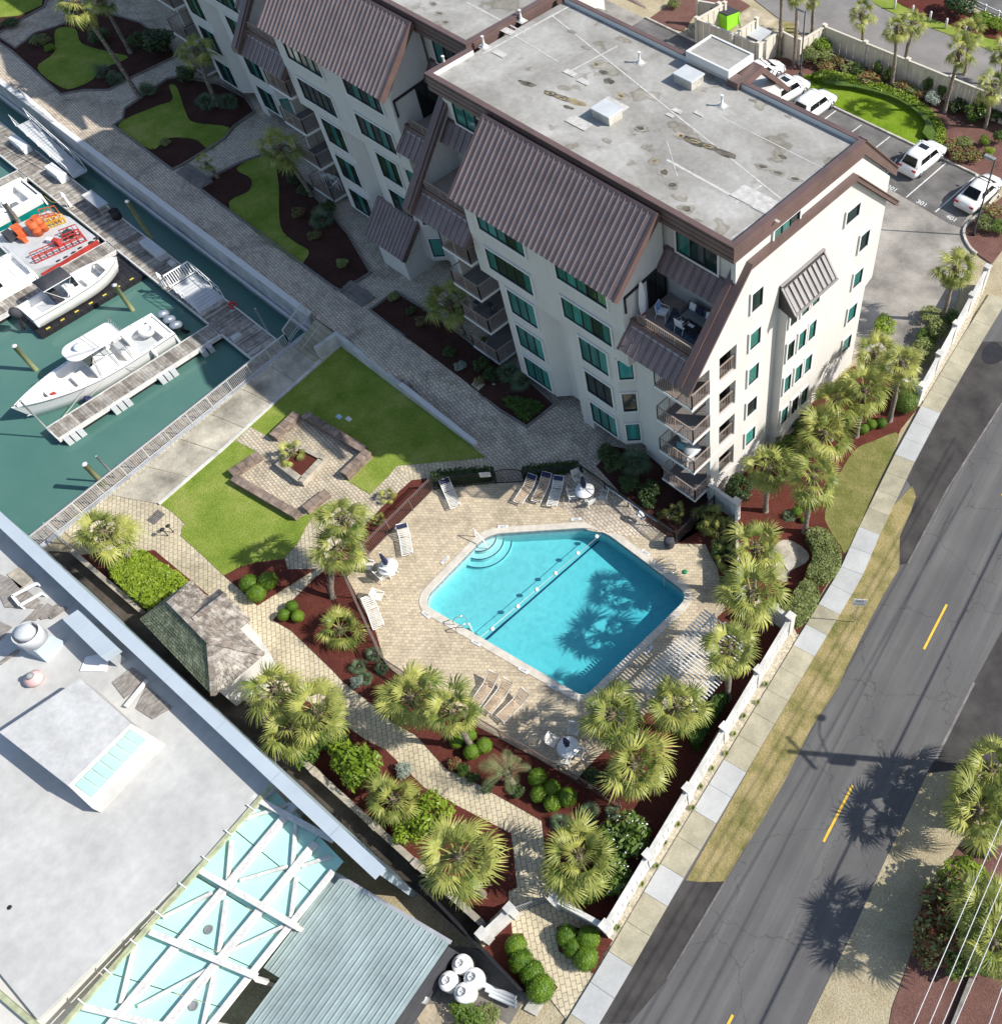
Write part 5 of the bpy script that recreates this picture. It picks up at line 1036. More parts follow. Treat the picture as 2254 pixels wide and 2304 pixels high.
# ---- white boundary fence with recessed slots
def white_fence(pts, label, h=1.75, w=.22, panel=3.2, slots=True, cap=True):
    P = [Vector((p[0], p[1], 0)) for p in pts]; t = thing('boundary_wall', label, 'wall', tuple(P[0])); up = Vector((0, 0, 1))
    for a, b in zip(P, P[1:]):
        L = (b-a).length; n = max(1, round(L/panel)); d = (b-a)/L; side = Vector((-d.y, d.x, 0))
        for i in range(n):
            p, q = a+d*(L*i/n), a+d*(L*(i+1)/n)
            mb = MB(); mb.bar(p+up*.25, q+up*.25, w*.9, .5); mb.bar(p+up*(h-.12), q+up*(h-.12), w, .24); mb.build('rail', m_whitewall, t)
            l = (q-p).length; k_ = max(2, int(l/.36))
            for j in range(k_):
                if not slots: break
                u0, u1 = p+d*(l*j/k_+.02), p+d*(l*(j+1)/k_-.02); mb = MB(); mb.bar(u0+up*(h*.5+.05), u1+up*(h*.5+.05), w*.7, h-.72); mb.build('panel', m_whitewall, t)
            if not slots: mb = MB(); mb.bar(p+up*(h*.5+.02), q+up*(h*.5+.02), w*.8, h-.7); mb.build('panel', m_whitewall, t)
            mb = MB(); e_ = random.uniform(0, .03); mb.bar(p+up*0, p+up*(h+.1+e_), .34+e_, .34+e_, (1, 0, 0)); mb.bar(p+up*(h+.1+e_), p+up*(h+.17+e_), .42+e_, .42+e_, (1, 0, 0)); mb.build('pillar', m_whitewall, t)
    p = P[-1]; mb = MB(); e_ = random.uniform(.035, .06); mb.bar(p, p+up*(h+.1+e_), .34+e_, .34+e_, (1, 0, 0)); mb.bar(p+up*(h+.1+e_), p+up*(h+.17+e_), .42+e_, .42+e_, (1, 0, 0)); mb.build('pillar', m_whitewall, t)
    return t
white_fence([tuple(FEN[0])[:2], tuple(FEN[2])[:2]], 'long white slotted wall along the sidewalk behind the pergola', panel=3.7)
white_fence([tuple(G(6, 600, 1590))[:2], tuple(FEN[0])[:2]], 'short white return wall behind the palm beside the sidewalk hedges', slots=False)
white_fence([tuple(G(6, 262, 920))[:2], tuple(G(6, 390, 1010))[:2]], 'white wall stub from the building corner beside the dark shrub', slots=False, panel=4)
white_fence([tuple(G(6, 390, 1010))[:2], tuple(G(6, 405, 1430))[:2], tuple(G(6, 420, 1480))[:2]], 'thin white wall between the pool planting and the street garden', h=1.6, w=.14, slots=False, panel=4)
white_fence([tuple(FEN[2])[:2], tuple(G(8, 1290, 1275))[:2]], 'white wall right of the street gate above the clipped balls', slots=False, panel=5, h=1.6)
white_fence([tuple(G(8, 1040, 1325))[:2], tuple(G(8, 890, 1465))[:2]], 'white wall left of the street gate beside the dark alley', slots=False, panel=5, h=1.6)
white_fence([(-15.1, 38.4), (-17.6, 50.5)], 'white slotted wall along the sidewalk beside the driveway', panel=3.4)
white_fence([(-16.9, 38.5), (-15.1, 38.4)], 'white gate wall across the end of the driveway planting', slots=True, panel=3, h=1.4)
# street gate
a, b = G(8, 1060, 1310), G(8, 1225, 1250); t = thing('street_gate', 'low curved grey metal gate between the two white street walls', 'gate', tuple(a)); d = (b-a); L = d.length; d /= L
mb = MB(); mb.bar(a+up*1.15, b+up*1.15, .05, .04); mb.bar(a+up*.12, b+up*.12, .05, .04); mb.build('frame', m_midgrey, t); mb = MB()
for i in range(15): p = a+d*(L*i/14); mb.bar(p+up*.1, p+up*1.15, .025, .025, (1, 0, 0))
o = mb.build('balusters', m_midgrey, t); o['kind'] = 'stuff'
# NO PARKING sign by the kerb
c = G(6, 1062, 1595); t = thing('parking_sign', 'white NO PARKING sign on a thin post by the sidewalk', 'sign', (c.x, c.y, 0), R(35)); mb = MB(); mb.bar((0, 0, 0), (0, 0, 2.7), .05, .04, (1, 0, 0)); mb.build('post', m_galv, t, True)
mb = MB(); mb.box(-.36, .36, -.05, -.03, 2.05, 2.75); mb.build('plate', m_white, t, True)
for i, (s_, z, sz) in enumerate((('NO', 2.52, .26), ('PARKING', 2.22, .14))): sign_text(s_, t, (0, -.053, z), sz, m_navy, (math.pi/2, 0, 0))
# ---------------------------------------------------------------- marina
UP = Vector((0, 0, 1))
def dock(name, label, x0, x1, y0, y1, z, along, pw=.145, mat=m_plank, edge=m_beam, cat='dock', gapw=.014):
    t = thing(name, label, cat, (x0, y0, z)); mb = MB(); rnd = random.Random(int(abs(x0*10)))
    L = (x1-x0) if along == 'x' else (y1-y0); n = int(L/pw)
    for i in range(n):
        a, b = i*L/n+gapw/2, (i+1)*L/n-gapw/2; zz = z+rnd.uniform(-.006, .006); mb.m = rnd.choice([0, 0, 0, 1, 2])
        if along == 'x': mb.box(x0+a, x0+b, y0+.0, y1, zz-.04, zz)
        else: mb.box(x0, x1, y0+a, y0+b, zz-.04, zz)
    o = mb.build('planks', mat if isinstance(mat, list) else [mat, m_plank_b, m_plank_c], t); o['kind'] = 'stuff'
    mb = MB(); mb.box(x0-.1, x0-.003, y0-.1, y1+.1, z-.3, z+.012); mb.box(x1+.003, x1+.1, y0-.1, y1+.1, z-.3, z+.012); mb.box(x0, x1, y0-.1, y0-.003, z-.3, z+.012); mb.box(x0, x1, y1+.003, y1+.1, z-.3, z+.012); mb.build('edge_beam', edge, t)
    mb = MB(); mb.box(x0+.1, x1-.1, y0+.1, y1-.1, z-.62, z-.06); mb.build('float', m_blackpl, t)
    return t
m_plank_b = mk('dock_plank_pale', (.46, .43, .38), .9, .3, 2.2, .3, 16); m_plank_c = mk('dock_plank_dark', (.24, .21, .18), .9, .3, 2.2, .3, 16)
dock('floating_dock', 'long plank dock running below the tall seawall', -112, -53.1, 13.15, 15.25, DZ, 'x')
f1 = dock('finger_dock', 'narrow plank finger dock right of the big centre-console boat', -58.05, -56.72, .86, 13.02, DZ, 'y', .2)
for y in (1.0, 1.45, 1.9, 4.4, 4.85, 5.3, 7.9, 8.35, 8.8, 11.2, 11.7): mb = MB(); mb.box(-56.6, -56.3, y, y+.38, WZ-.1, DZ-.12); mb.build('float_tab', m_ltgrey, f1, bevel=.02)
dock('finger_dock', 'plank finger dock between the red work barge and the boat with the black canopy', -71.7, -70.35, -4, 13.02, DZ, 'y', .2)
dock('finger_dock', 'plank finger dock at the left edge of the picture', -85.1, -83.75, -2, 13.02, DZ, 'y', .2)
# boardwalk under the railing (slightly skewed)
t = thing('boardwalk', 'tan plank boardwalk on the water below the aluminium railing', 'boardwalk', (-52, 6, DZ)); mb = MB(); rnd = random.Random(3)
n = 150
for i in range(n):
    y0, y1 = 13.1-(17.4+30)*(i+.04)/n+4.3, 13.1-(17.4+30)*(i+.96)/n+4.3
    if y0 > 15.4: continue
    mb.m = rnd.choice([0, 0, 1, 2]); z = DZ+rnd.uniform(-.006, .006); mb.hexa([(rail_x(y0)-2.35, y0, z-.04), (rail_x(y1)-2.35, y1, z-.04), (rail_x(y1)-.1, y1, z-.04), (rail_x(y0)-.1, y0, z-.04), (rail_x(y0)-2.35, y0, z), (rail_x(y1)-2.35, y1, z), (rail_x(y1)-.1, y1, z), (rail_x(y0)-.1, y0, z)])
o = mb.build('planks', [m_plank_t, m_plank_b, m_plank], t); o['kind'] = 'stuff'
mb = MB(); mb.bar((rail_x(15.3)-2.4, 15.3, DZ-.12), (rail_x(-34)-2.4, -34, DZ-.12), .12, .28); mb.build('edge_beam', m_beam, t)
# railing on the seawall edge
def alu_rail(pts, label, h=1.07, mat=m_alu, gap=.115, cat='railing', parent=None):
    P = [Vector(p) for p in pts]; t = thing('railing', label, cat, tuple(P[0])); bal = MB()
    for a, b in zip(P, P[1:]):
        L = (b-a).length; d = (b-a)/L; mb = MB(); mb.bar(a+UP*h, b+UP*h, .07, .05); mb.bar(a+UP*.1, b+UP*.1, .04, .04); mb.build('rail', mat, t)
        n = max(1, round(L/1.6))
        for i in range(n+1): p = a+d*(L*i/n); mb = MB(); mb.bar(p, p+UP*h, .06, .06, (1, 0, 0)); mb.build('post', mat, t)
        n = int(L/gap)
        for i in range(1, n): p = a+d*(L*i/n); bal.bar(p+UP*.1, p+UP*h, .022, .022, (1, 0, 0))
    o = bal.build('balusters', mat, t); o['kind'] = 'stuff'; return t
alu_rail([(rail_x(15.2)+.1, 15.2, .03), (rail_x(-4.5)+.1, -4.5, .03)], 'long aluminium railing between the boardwalk and the concrete walk')
alu_rail([(-51.1, 17.4, 1.05), (rail_x(15.2)+.1, 15.2, .4)], 'sloping aluminium railing at the seawall corner above the steps')
alu_rail([tuple(G(4, 310, 1090)), tuple(G(4, 450, 1215))], 'short grey railing in front of the palm at the restaurant corner', mat=m_galv)
# ---- piles
def pile(z, top, base, r, label, mat=m_pile, zb=WZ, cap=True):
    b = G(z, *base, zb); h = height_at(z, *top, b)
    t = thing('mooring_pile', label, 'pile', (b.x, b.y, zb-2)); mb = MB(); mb.tube([(b.x, b.y, zb-2.0), (b.x, b.y, h)], r, 12); mb.build('shaft', mat, t)
    if cap: mb = MB(); mb.lathe([(r+.02, 0), (r+.015, .04), (.02, .14)], 12, (b.x, b.y, h)); mb.build('cap', m_ltgrey, t)
pile('n', (145, 510), (350, 745), .17, 'pale green mooring pile standing in the water beside the big boat')
pile('m', (1145, 1205), (1290, 1460), .17, 'green mooring pile right of the black floating platform')
pile('m', (45, 410), (210, 640), .19, 'grey mooring pile behind the orange drums', m_wood)
pile('m', (1243, 400), (1470, 760), .16, 'pale pile in the dark water under the seawall', m_pile)
pile(4, (490, 695), (625, 850), .17, 'pale green pile by the boardwalk railing')
pile(4, (552, 652), (662, 775), .07, 'thin white pole by the boardwalk railing', m_galv, DZ, False)
pile(1, (1468, 1752), (1552, 1930), .07, 'thin grey pole in the shaded water by the railing corner', m_galv, WZ, False)
pile('n', (192, 1045), (490, 1350), .06, 'white pole at the outer end of the finger dock', m_galv, DZ, False)
# ---- boats
def hull_mesh(mb, L, B, D, bow_rise=.35, keel=-.45, n=14, stern=.92, deckw=.16, sole=.35, point=1.9, flare=.9):
    """open boat: x forward from transom; returns station functions"""
    def hb(t): return B/2*(stern+(1-stern)*min(1, t*3)) * (1-max(0, (t-.45)/.55)**point)
    def gz(t): return D+bow_rise*max(0, t-.3)**1.5*1.6
    out = []; inn = []
    for i in range(n+1):
        t = i/n; x = L*t; b = max(.03, hb(min(t, .9995))); g = gz(t); k = keel*(1-max(0, (t-.6)/.4)**1.5*1.0)
        if t > .6: x_low = x-(t-.6)*L*.16
        else: x_low = x
        f = flare*(1-.3*max(0, t-.5))
        out.append([(x, -b, g), (x-(x-x_low)*.5, -b*f, g*.45), (x_low, -b*f*.9, .02+k*.15), (x_low, 0, k), (x_low, b*f*.9, .02+k*.15), (x-(x-x_low)*.5, b*f, g*.45), (x, b, g)])
    return out, hb, gz
def boat_base(name, label, loc, rz, L, B, D, hullmat, group=None, stripe=None, **kw):
    t = thing(name, label, 'boat', (loc[0], loc[1], WZ), rz, group); mb = MB(); out, hb, gz = hull_mesh(mb, L, B, D, **kw)
    mb.smooth = True; mb.loft(out, False); mb.smooth = False
    mb.poly([p for p in out[0]][::-1]); mb.build('hull', hullmat, t, True)
    if stripe:
        s = MB()
        for sgn in (1, 5):
            s.loft([[Vector(r[sgn])*1.0+Vector((0, (-.012 if sgn == 1 else .012), -.02)), Vector(r[2 if sgn == 1 else 4])*1+Vector((0, (-.02 if sgn == 1 else .02), 0))] for r in out[:-1]], False)
        s.build('boot_stripe', stripe, t, True)
    return t, hb, gz
def deck_ring(t, hb, gz, L, w, sole, mat_g, mat_s, n=20, x0=.0, x1=.97, bow_deck=.78):
    """gunwale ring, coaming and cockpit sole"""
    g = MB(); c = MB(); s = MB()
    st = [x0+(x1-x0)*i/n for i in range(n+1)]; inb = [max(.02, hb(q)-w-(.06 if q > .6 else 0)) for q in st]
    for sg in (-1, 1):
        g.loft([[(L*q, sg*hb(q), gz(q)), (L*q, sg*(hb(q)-.02), gz(q)+.03), (L*q, sg*(b+.01), gz(q)+.03), (L*q, sg*b, gz(q))] for q, b in zip(st, inb)], False)
        c.loft([[(L*q, sg*b, gz(q)+.02), (L*q, sg*b*.98, sole)] for q, b in zip(st, inb) if q < bow_deck], False)
    s.loft([[(L*q, -b, sole), (L*q, b, sole)] for q, b in zip(st, inb)], False)
    bd = MB(); bd.loft([[(L*q, -b, gz(q)+.01), (L*q, 0, gz(q)+.05), (L*q, b, gz(q)+.01)] for q, b in zip(st, inb) if q >= bow_deck-.02], False)
    q = bow_deck; b = max(.02, hb(q)-w-.06); bd.poly([(L*(q-.02), -b, sole), (L*(q-.02), b, sole), (L*(q-.02), b, gz(q)+.01), (L*(q-.02), -b, gz(q)+.01)])
    g.build('gunwale', mat_g, t, True); c.build('coaming', mat_g, t, True); s.build('cockpit_sole', mat_s, t, True); bd.build('bow_deck', mat_g, t, True)
    tr = MB(); tr.box(.0, .14, -hb(0)+.02, hb(0)-.02, sole-.2, gz(0)); tr.build('transom', mat_g, t, True)
def outboard(t, x, y, z, s=1.0, cowl=m_ltgrey, tilt=.9):
    """tilted-up outboard engine behind the transom (towards -x)"""
    e = MB(); rings = []
    for u, w, h in ((-.02, .10, .10), (.05, .19, .2), (.25, .23, .26), (.48, .22, .24), (.62, .15, .16), (.66, .06, .06)):
        rings.append([(u, w*math.cos(a), h*math.sin(a)*(1 if math.sin(a) > 0 else .7)) for a in [2*math.pi*j/12 for j in range(12)]])
    M_ = Matrix.Translation((x, y, z)) @ Matrix.Rotation(math.pi, 4, 'Z') @ Matrix.Rotation(tilt*.35, 4, 'Y') @ Matrix.Scale(s, 4)
    e.smooth = True; e.loft(rings); e.xf(M_); o = e.build('outboard_engine', cowl, t, True)
    l = MB(); l.hexa([(.12, -.07, -.22), (.42, -.07, -.22), (.42, .07, -.22), (.12, .07, -.22), (.12, -.07, 0), (.42, -.07, 0), (.42, .07, 0), (.12, .07, 0)]); l.bar((.3, 0, -.15), (.95, 0, -.75), .1, .2); l.bar((.8, 0, -.62), (1.05, 0, -.85), .06, .28); l.lathe([(.02, -.1), (.16, -.02), (.16, .02), (.02, .1)], 8, (1.02, 0, -.8)); l.xf(M_)
    l.build('engine_leg', m_blackpl, o, True); return o
m_cowl = mk('silver_cowl', (.24, .28, .34), .3, .1, 2, metal=.3)
bx, by = -60.22, 10.95
A_, hb, gz = boat_base('fishing_boat', 'big white centre-console fishing boat with hardtop and three silver outboards', (bx, by), R(-90.5), 10.8, 3.35, 1.05, m_white, bow_rise=.55, point=2.1)
deck_ring(A_, hb, gz, 10.8, .24, .42, m_white, m_offwhite, bow_deck=.84)
for y in (-.82, 0, .82): outboard(A_, -.12, y, 1.12, 1.25, m_cowl)
for y in (-.82, 0, .82):
    mb = MB(); mb.box(-.72, -.3, y-.2, y+.2, 1.33, 1.36); 
mb = MB(); mb.box(.15, .75, -1.2, 1.2, .42, .98); mb.build('stern_bench', m_white, A_, True, .05)
mb = MB(); mb.lathe([(.4, 0), (.52, .05), (.52, .35), (.42, .4), (.40, .3), (.05, .28)], 18, (1.15, -.35, .75)); mb.build('live_well', m_white, A_, True)
mb = MB(); mb.box(3.9, 5.6, -.62, .62, .42, 1.55); mb.build('console', m_white, A_, True, .08)
mb = MB(); mb.hexa([(5.45, -.6, 1.5), (5.62, -.55, 1.5), (5.62, .55, 1.5), (5.45, .6, 1.5), (4.9, -.5, 2.25), (4.98, -.5, 2.25), (4.98, .5, 2.25), (4.9, .5, 2.25)]); mb.build('windshield', m_carglass, A_, True)
mb = MB(); mb.box(2.7, 3.5, -.6, .6, .42, 1.2); mb.box(2.6, 2.75, -.6, .6, 1.2, 1.7); mb.build('leaning_post', m_offwhite, A_, True, .06)
mb = MB(); mb.box(6.1, 6.9, -.5, .5, .42, .95); mb.build('forward_seat', m_white, A_, True, .08)
mb = MB(); mb.box(7.1, 8.7, -.72, .72, .42, .92); mb.build('coffin_box', m_white, A_, True, .06)
tp = round_poly([(6.35, -.55), (5.9, -1.0), (2.9, -.95), (2.7, -.6), (2.7, .6), (2.9, .95), (5.9, 1.0), (6.35, .55)], .35, 4); mb = MB(); mb.prism(tp, 2.62, 2.72); ht = mb.build('hardtop', m_offwhite, A_, True, .03)
mb = MB(); mb.lathe([(.3, 2.72), (.32, 2.8), (.3, 2.95), (.1, 3.0)], 16, (5.3, 0, 0)); mb.build('radome', m_white, ht, True)
mb = MB()
for y in (-.75, .75):
    for x, xt in ((3.0, 3.1), (4.0, 4.2), (5.4, 5.0)): mb.tube([(x, y, .45), (xt, y*.95, 2.62)], .028, 6)
    mb.tube([(3.0, y, 1.6), (5.4, y, 1.9)], .022, 6)
for i in range(6): mb.tube([(2.72, -.8+.32*i, 2.7), (2.55, -.8+.32*i, 3.05)], .02, 5)
mb.build('top_frame', m_chrome, A_, True)
for y in (-1.0, -.9): mb = MB(); mb.tube([(4.4+(.25 if y == -.9 else 0), .9, 2.7), (4.9+(.25 if y == -.9 else 0), 2.6, 5.4)], .022, 6); mb.build('outrigger', m_chrome, A_, True)
for x in (1.6, 2.1): mb = MB(); mb.box(x, x+.3, .75, 1.05, .425, .44); mb.build('deck_hatch', m_midgrey, A_, True)
mb = MB(); mb.hexa([(8.2, .1, .93), (8.6, -.1, .93), (8.5, .3, .93), (8.2, .35, .93), (8.25, .1, 1.05), (8.5, .0, 1.0), (8.45, .25, 1.0), (8.25, .3, 1.05)]); mb.build('red_towel', m_red, A_, True)
for sg in (-1, 1): MB().tube([(10.8*q/20, sg*(hb(q/20)+.01), gz(q/20)-.03) for q in range(20)], .03, 5).build('rub_rail', m_midgrey, A_, True)
for x0, x1, w in ((.95, 2.4, .9), (8.75, 9.6, .35)): mb = MB(); mb.box(x0, x1, -w, w, .425, .435); mb.build('deck_pad', m_ltgrey, A_, True)
mb = MB(); mb.box(4.0, 4.4, -.5, .5, 1.555, 1.62); mb.box(2.75, 3.45, -.55, .55, 1.205, 1.3); mb.build('upholstery', m_ltgrey, A_, True)
mb = MB(); mb.tube([(10.0, -.12, 1.55), (10.2, .1, 1.6), (10.45, 0, 1.6), (10.65, 0, 1.62)], .04, 6); mb.build('anchor', m_chrome, A_, True)
for x in range(10):
    for sg in (-1, 1):
        q = .06+.09*x; mb = MB(); mb.lathe([(.035, 0), (.035, .015)], 8, (10.8*q, sg*(hb(q)-.12), gz(q)+.03)); mb.build('rod_holder', m_blackpl, A_, True)
for x in (3.0, 7.1): mb = MB(); mb.lathe([(.04, -.45), (.15, -.35), (.15, .25), (.04, .35)], 10, (x, hb(x/10.8)+.12 if False else -(hb(x/10.8)+.12), .5)); 
mb = MB(); mb.lathe([(.03, -.4), (.13, -.3), (.13, .3), (.03, .4)], 10, (1.9, hb(.2)+.13, .75)); mb.build('fender', m_white, A_, True)
mb = MB(); mb.smooth = True; mb.lathe([(.05, -.32), (.26, -.15), (.28, .05), (.18, .22), (.04, .36)], 12, (7.1, hb(.66)+.2, .35)); mb.build('fender', m_navy, A_, True)
# smaller boat on the black float
B_, hb, gz = boat_base('skiff', 'white open boat with a black canopy sitting on the black floating platform', (-68.1, 5.1), R(91), 7.3, 2.35, .85, m_white, bow_rise=.2, point=3.2)
B_.location.z = WZ+.55
deck_ring(B_, hb, gz, 7.3, .17, .4, m_white, m_offwhite, bow_deck=.8)
mb = MB(); mb.smooth = True; mb.lathe([(.12, .0), (.34, .1), (.36, .55), (.2, .75), (.05, .78)], 12, (-.45, .1, .8)); e = mb.build('outboard_engine', m_dkgrey, B_, True)
mb = MB(); mb.bar((-.45, .1, .9), (-.75, .1, -.2), .14, .2); mb.build('engine_leg', m_blackpl, e, True)
mb = MB(); mb.box(3.0, 3.9, -.5, .5, .4, 1.3); mb.build('console', m_white, B_, True, .06); mb = MB(); mb.box(3.65, 3.95, -.52, .52, 1.0, 1.75); mb.build('windshield', m_carglass, B_, True)
mb = MB(); mb.box(2.0, 2.6, -.5, .5, .4, 1.15); mb.build('helm_seat', m_dkgrey, B_, True, .06)
mb = MB(); mb.smooth = True; mb.loft([[(x, -.78, 2.05+.0*x), (x, -.4, 2.2), (x, 0, 2.25), (x, .4, 2.2), (x, .78, 2.05), (x, .78, 2.0), (x, 0, 2.2), (x, -.78, 2.0)] for x in (1.75, 2.4, 3.2, 3.85)]); mb.build('canopy', m_dkgrey, B_, True)
mb = MB()
for y in (-.78, .78): mb.tube([(1.8, y, 2.05), (2.6, y*1.2, .9)], .018, 5); mb.tube([(3.8, y, 2.05), (2.8, y*1.2, .9)], .018, 5)
mb.tube([(1.75, -.78, 2.03), (1.75, .78, 2.03), (3.85, .78, 2.03), (3.85, -.78, 2.03), (1.75, -.78, 2.03)], .025, 5); mb.build('canopy_frame', m_white, B_, True)
for sg in (-1, 1): MB().tube([(7.3*q/20, sg*(hb(q/20)+.01), gz(q/20)-.03) for q in range(20)], .025, 5).build('rub_rail', m_midgrey, B_, True)
mb = MB(); mb.box(.9, 1.8, -.6, .6, .405, .415); mb.box(5.4, 5.8, -.4, .4, .405, .43); mb.build('deck_pad', m_ltgrey, B_, True)
mb = MB(); mb.box(4.4, 5.3, -.45, .45, .4, .72); mb.build('bow_seat', m_white, B_, True, .05)
# black modular float below it
t = thing('floating_platform', 'black modular plastic float under the boat with the black canopy', 'float', (-68.5, 9, WZ)); me = None; k_ = 0
for i in range(7):
    for j in range(16):
        if me is None: me = MB().box(-.25, .25, -.25, .25, -.3, .34).mesh('float_cube', m_blackpl)
        o = obj_from(me, 'float_cube', t); o.location = (-1.55+.52*i, -3.95+.52*j, random.uniform(-.015, .015)); k_ += 1
for i in range(7): mb = MB(); mb.box(1.45, 1.6, -3.6+1.1*i, -3.3+1.1*i, .345, .36); mb.build('marker_plate', mk('yellow_marker', (.6, .5, .08), .6) if i == 0 else bpy.data.materials['yellow_marker'], t, True)
# work barge
t = thing('work_barge', 'grey flat work barge with orange drums and red racks', 'boat', (-75.8, 10, WZ)); D0 = WZ+.62
mb = MB(); mb.prism([(-79.2, 7.6), (-78.6, 12.1), (-76.6, 12.75), (-72.7, 12.85), (-72.3, 9.6), (-73.3, 7.4)], WZ-.3, D0); mb.build('hull', m_ltgrey, t)
mb = MB(); mb.bar((-72.45, 12.7, D0-.15), (-72.2, 8.0, D0-.15), .16, .3); mb.build('red_wale', m_red, t)
for i, (z, x, y) in enumerate((('m', 800, 885), ('m', 735, 930), ('m', 660, 975), ('m', 590, 1010), ('m', 900, 830), ('m', 950, 790))):
    c = G(z, x, y, D0-.3); mb = MB(); mb.smooth = True; R0, r0 = .3, .12
    mb.loft([[(c.x+r0*math.sin(u), c.y+(R0+r0*math.cos(u))*math.cos(v), D0-.35+(R0+r0*math.cos(u))*math.sin(v)) for u in [2*math.pi*j/8 for j in range(8)]] for v in [2*math.pi*q/16 for q in range(17)]], True, False, False); mb.build('tyre_fender', m_tyre, t)
bz = D0
def on(z, x, y, h=None): return G(z, x, y, bz if h is None else h)
for i, (x, y, r_, h_) in enumerate(((380, 720, .36, 1.15), (435, 680, .33, 1.2))):
    c = on('m', x, y); dr = thing('drum', ['tall orange drum nearest the camera on the work barge', 'second orange drum behind on the work barge'][i], 'drum', tuple(c)); mb = MB(); mb.lathe([(r_, 0), (r_, .35), (r_+.02, .37), (r_, .39), (r_, .75), (r_+.02, .77), (r_, .79), (r_, h_), (r_-.03, h_+.02), (r_-.05, h_-.02)], 16, tuple(c)); mb.build('shell', m_orange, dr)
for i, (x, y, sx, sy, h_, mt, lab) in enumerate(((215, 730, .9, .6, .7, m_orange, 'orange steel box left of the drums on the barge'), (120, 770, .7, .6, .6, m_dkgrey, 'dark box at the left end of the orange gear on the barge'), (240, 790, .6, .35, .35, m_orange, 'low orange case in front of the orange box'), (690, 740, .6, .5, .4, m_dkgrey, 'dark crate among the red racks'), (580, 830, .5, .35, .5, m_red, 'red crate at the end of the long red rack'), (500, 800, .4, .3, .3, m_white, 'white bundle in the middle of the barge deck'))):
    c = on('m', x, y); bx_ = thing('deck_box', lab, 'box', tuple(c), .1*i); mb = MB(); mb.box(-sx/2, sx/2, -sy/2, sy/2, 0, h_); mb.build('case', mt, bx_, True, .02); mb = MB(); mb.box(-sx/2-.02, sx/2+.02, -sy/2-.02, sy/2+.02, h_+.002, h_+.06); mb.build('lid', mt, bx_, True, .01)
def rack(a, b, w, h, mat, label, n=7):
    a, b = Vector(a), Vector(b); t2 = thing('pipe_rack', label, 'rack', tuple(a)); d = (b-a).normalized(); s = Vector((-d.y, d.x, 0))*w/2
    for sg in (-1, 1):
        for z in (.08, h): mb = MB(); mb.bar(a+s*sg+UP*z, b+s*sg+UP*z, .06, .06); mb.build('rail', mat, t2)
    for i in range(n+1):
        p = lerp(a, b, i/n); mb = MB(); mb.bar(p-s+UP*.08, p+s+UP*.08, .05, .05); mb.bar(p-s, p-s+UP*h, .05, .05, (1, 0, 0)); mb.bar(p+s, p+s+UP*h, .05, .05, (1, 0, 0)); mb.build('rung', mat, t2)
rack(on('m', 340, 980), on('m', 830, 760), .8, .45, m_red, 'long red pipe rack along the near side of the barge', 8)
rack(on('m', 620, 760), on('m', 780, 700), .7, .5, m_red, 'short red rack behind the long one on the barge', 4)
rack(on('m', 470, 650), on('m', 640, 590), .5, .5, mk('rack_yellow', (.62, .38, .04), .6), 'yellow lattice frame behind the orange drums', 5)
rack(on('m', 430, 600), on('m', 590, 560), .9, .8, m_orange, 'orange frame cage at the far side of the barge', 3)
# red and white cabin boat, left edge
C_, hb, gz = boat_base('cabin_boat', 'red and white cabin boat cut by the left edge', (-73.45, 7.7), R(-90), 11.0, 3.9, 1.25, m_white, bow_rise=.25, point=2.6, stripe=m_red)
deck_ring(C_, hb, gz, 11.0, .3, .85, m_white, m_white, bow_deck=.7)
mb = MB(); mb.hexa([(1.5, -1.5, .9), (7.4, -1.4, .9), (7.4, 1.4, .9), (1.5, 1.5, .9), (1.9, -1.3, 2.3), (6.4, -1.2, 2.3), (6.4, 1.2, 2.3), (1.9, 1.3, 2.3)]); cb = mb.build('cabin', m_white, C_, True, .06)
for i in range(4):
    x = 2.2+1.1*i; mb = MB()
    for sg in (-1, 1): mb.poly([(x, sg*1.47, 1.35), (x+.85, sg*1.46, 1.35), (x+.85, sg*1.38, 1.95), (x, sg*1.39, 1.95)])
    mb.build('side_window', m_carglass, cb, True)
for i, (x, y) in enumerate(((2.6, .3), (4.4, -.3))): mb = MB(); mb.box(x, x+.7, y-.35, y+.35, 2.31, 2.4); mb.build('roof_hatch', m_offwhite, cb, True)
mb = MB(); mb.tube([(.2, -1.6, 1.3), (.2, -1.6, 2.0), (.2, 1.6, 2.0), (.2, 1.6, 1.3)], .025, 6); mb.build('stern_rail', m_chrome, C_, True)
# white boat with a teal waterline, top left
D_, hb, gz = boat_base('sport_boat', 'white boat with teal waterline cut by the left edge, stern to the dock', (-81.3, 12.55), R(-90), 10.5, 3.6, 1.3, m_white, bow_rise=.3, stripe=mk('teal_antifoul', (.0, .22, .20), .5))
deck_ring(D_, hb, gz, 10.5, .3, .6, m_white, m_white, bow_deck=.6)
mb = MB(); mb.box(.2, .9, -1.3, 1.3, .6, 1.15); mb.build('stern_bench', m_offwhite, D_, True, .06); mb = MB(); mb.box(1.3, 2.6, -1.1, -.2, .6, 1.05); mb.build('bait_station', m_white, D_, True, .05)
mb = MB(); mb.box(1.6, 2.2, .3, .9, .6, 1.0); mb.build('bucket_seat', m_midgrey, D_, True, .05); mb = MB(); mb.box(4.2, 8.4, -1.25, 1.25, 1.2, 2.5); mb.build('cabin', m_white, D_, True, .15)
mb = MB(); mb.lathe([(.02, 0), (.16, 0), (.16, .03), (.02, .03)], 12, (1.3, .9, .61)); mb.build('hose_coil', m_dkgrey, D_, True)
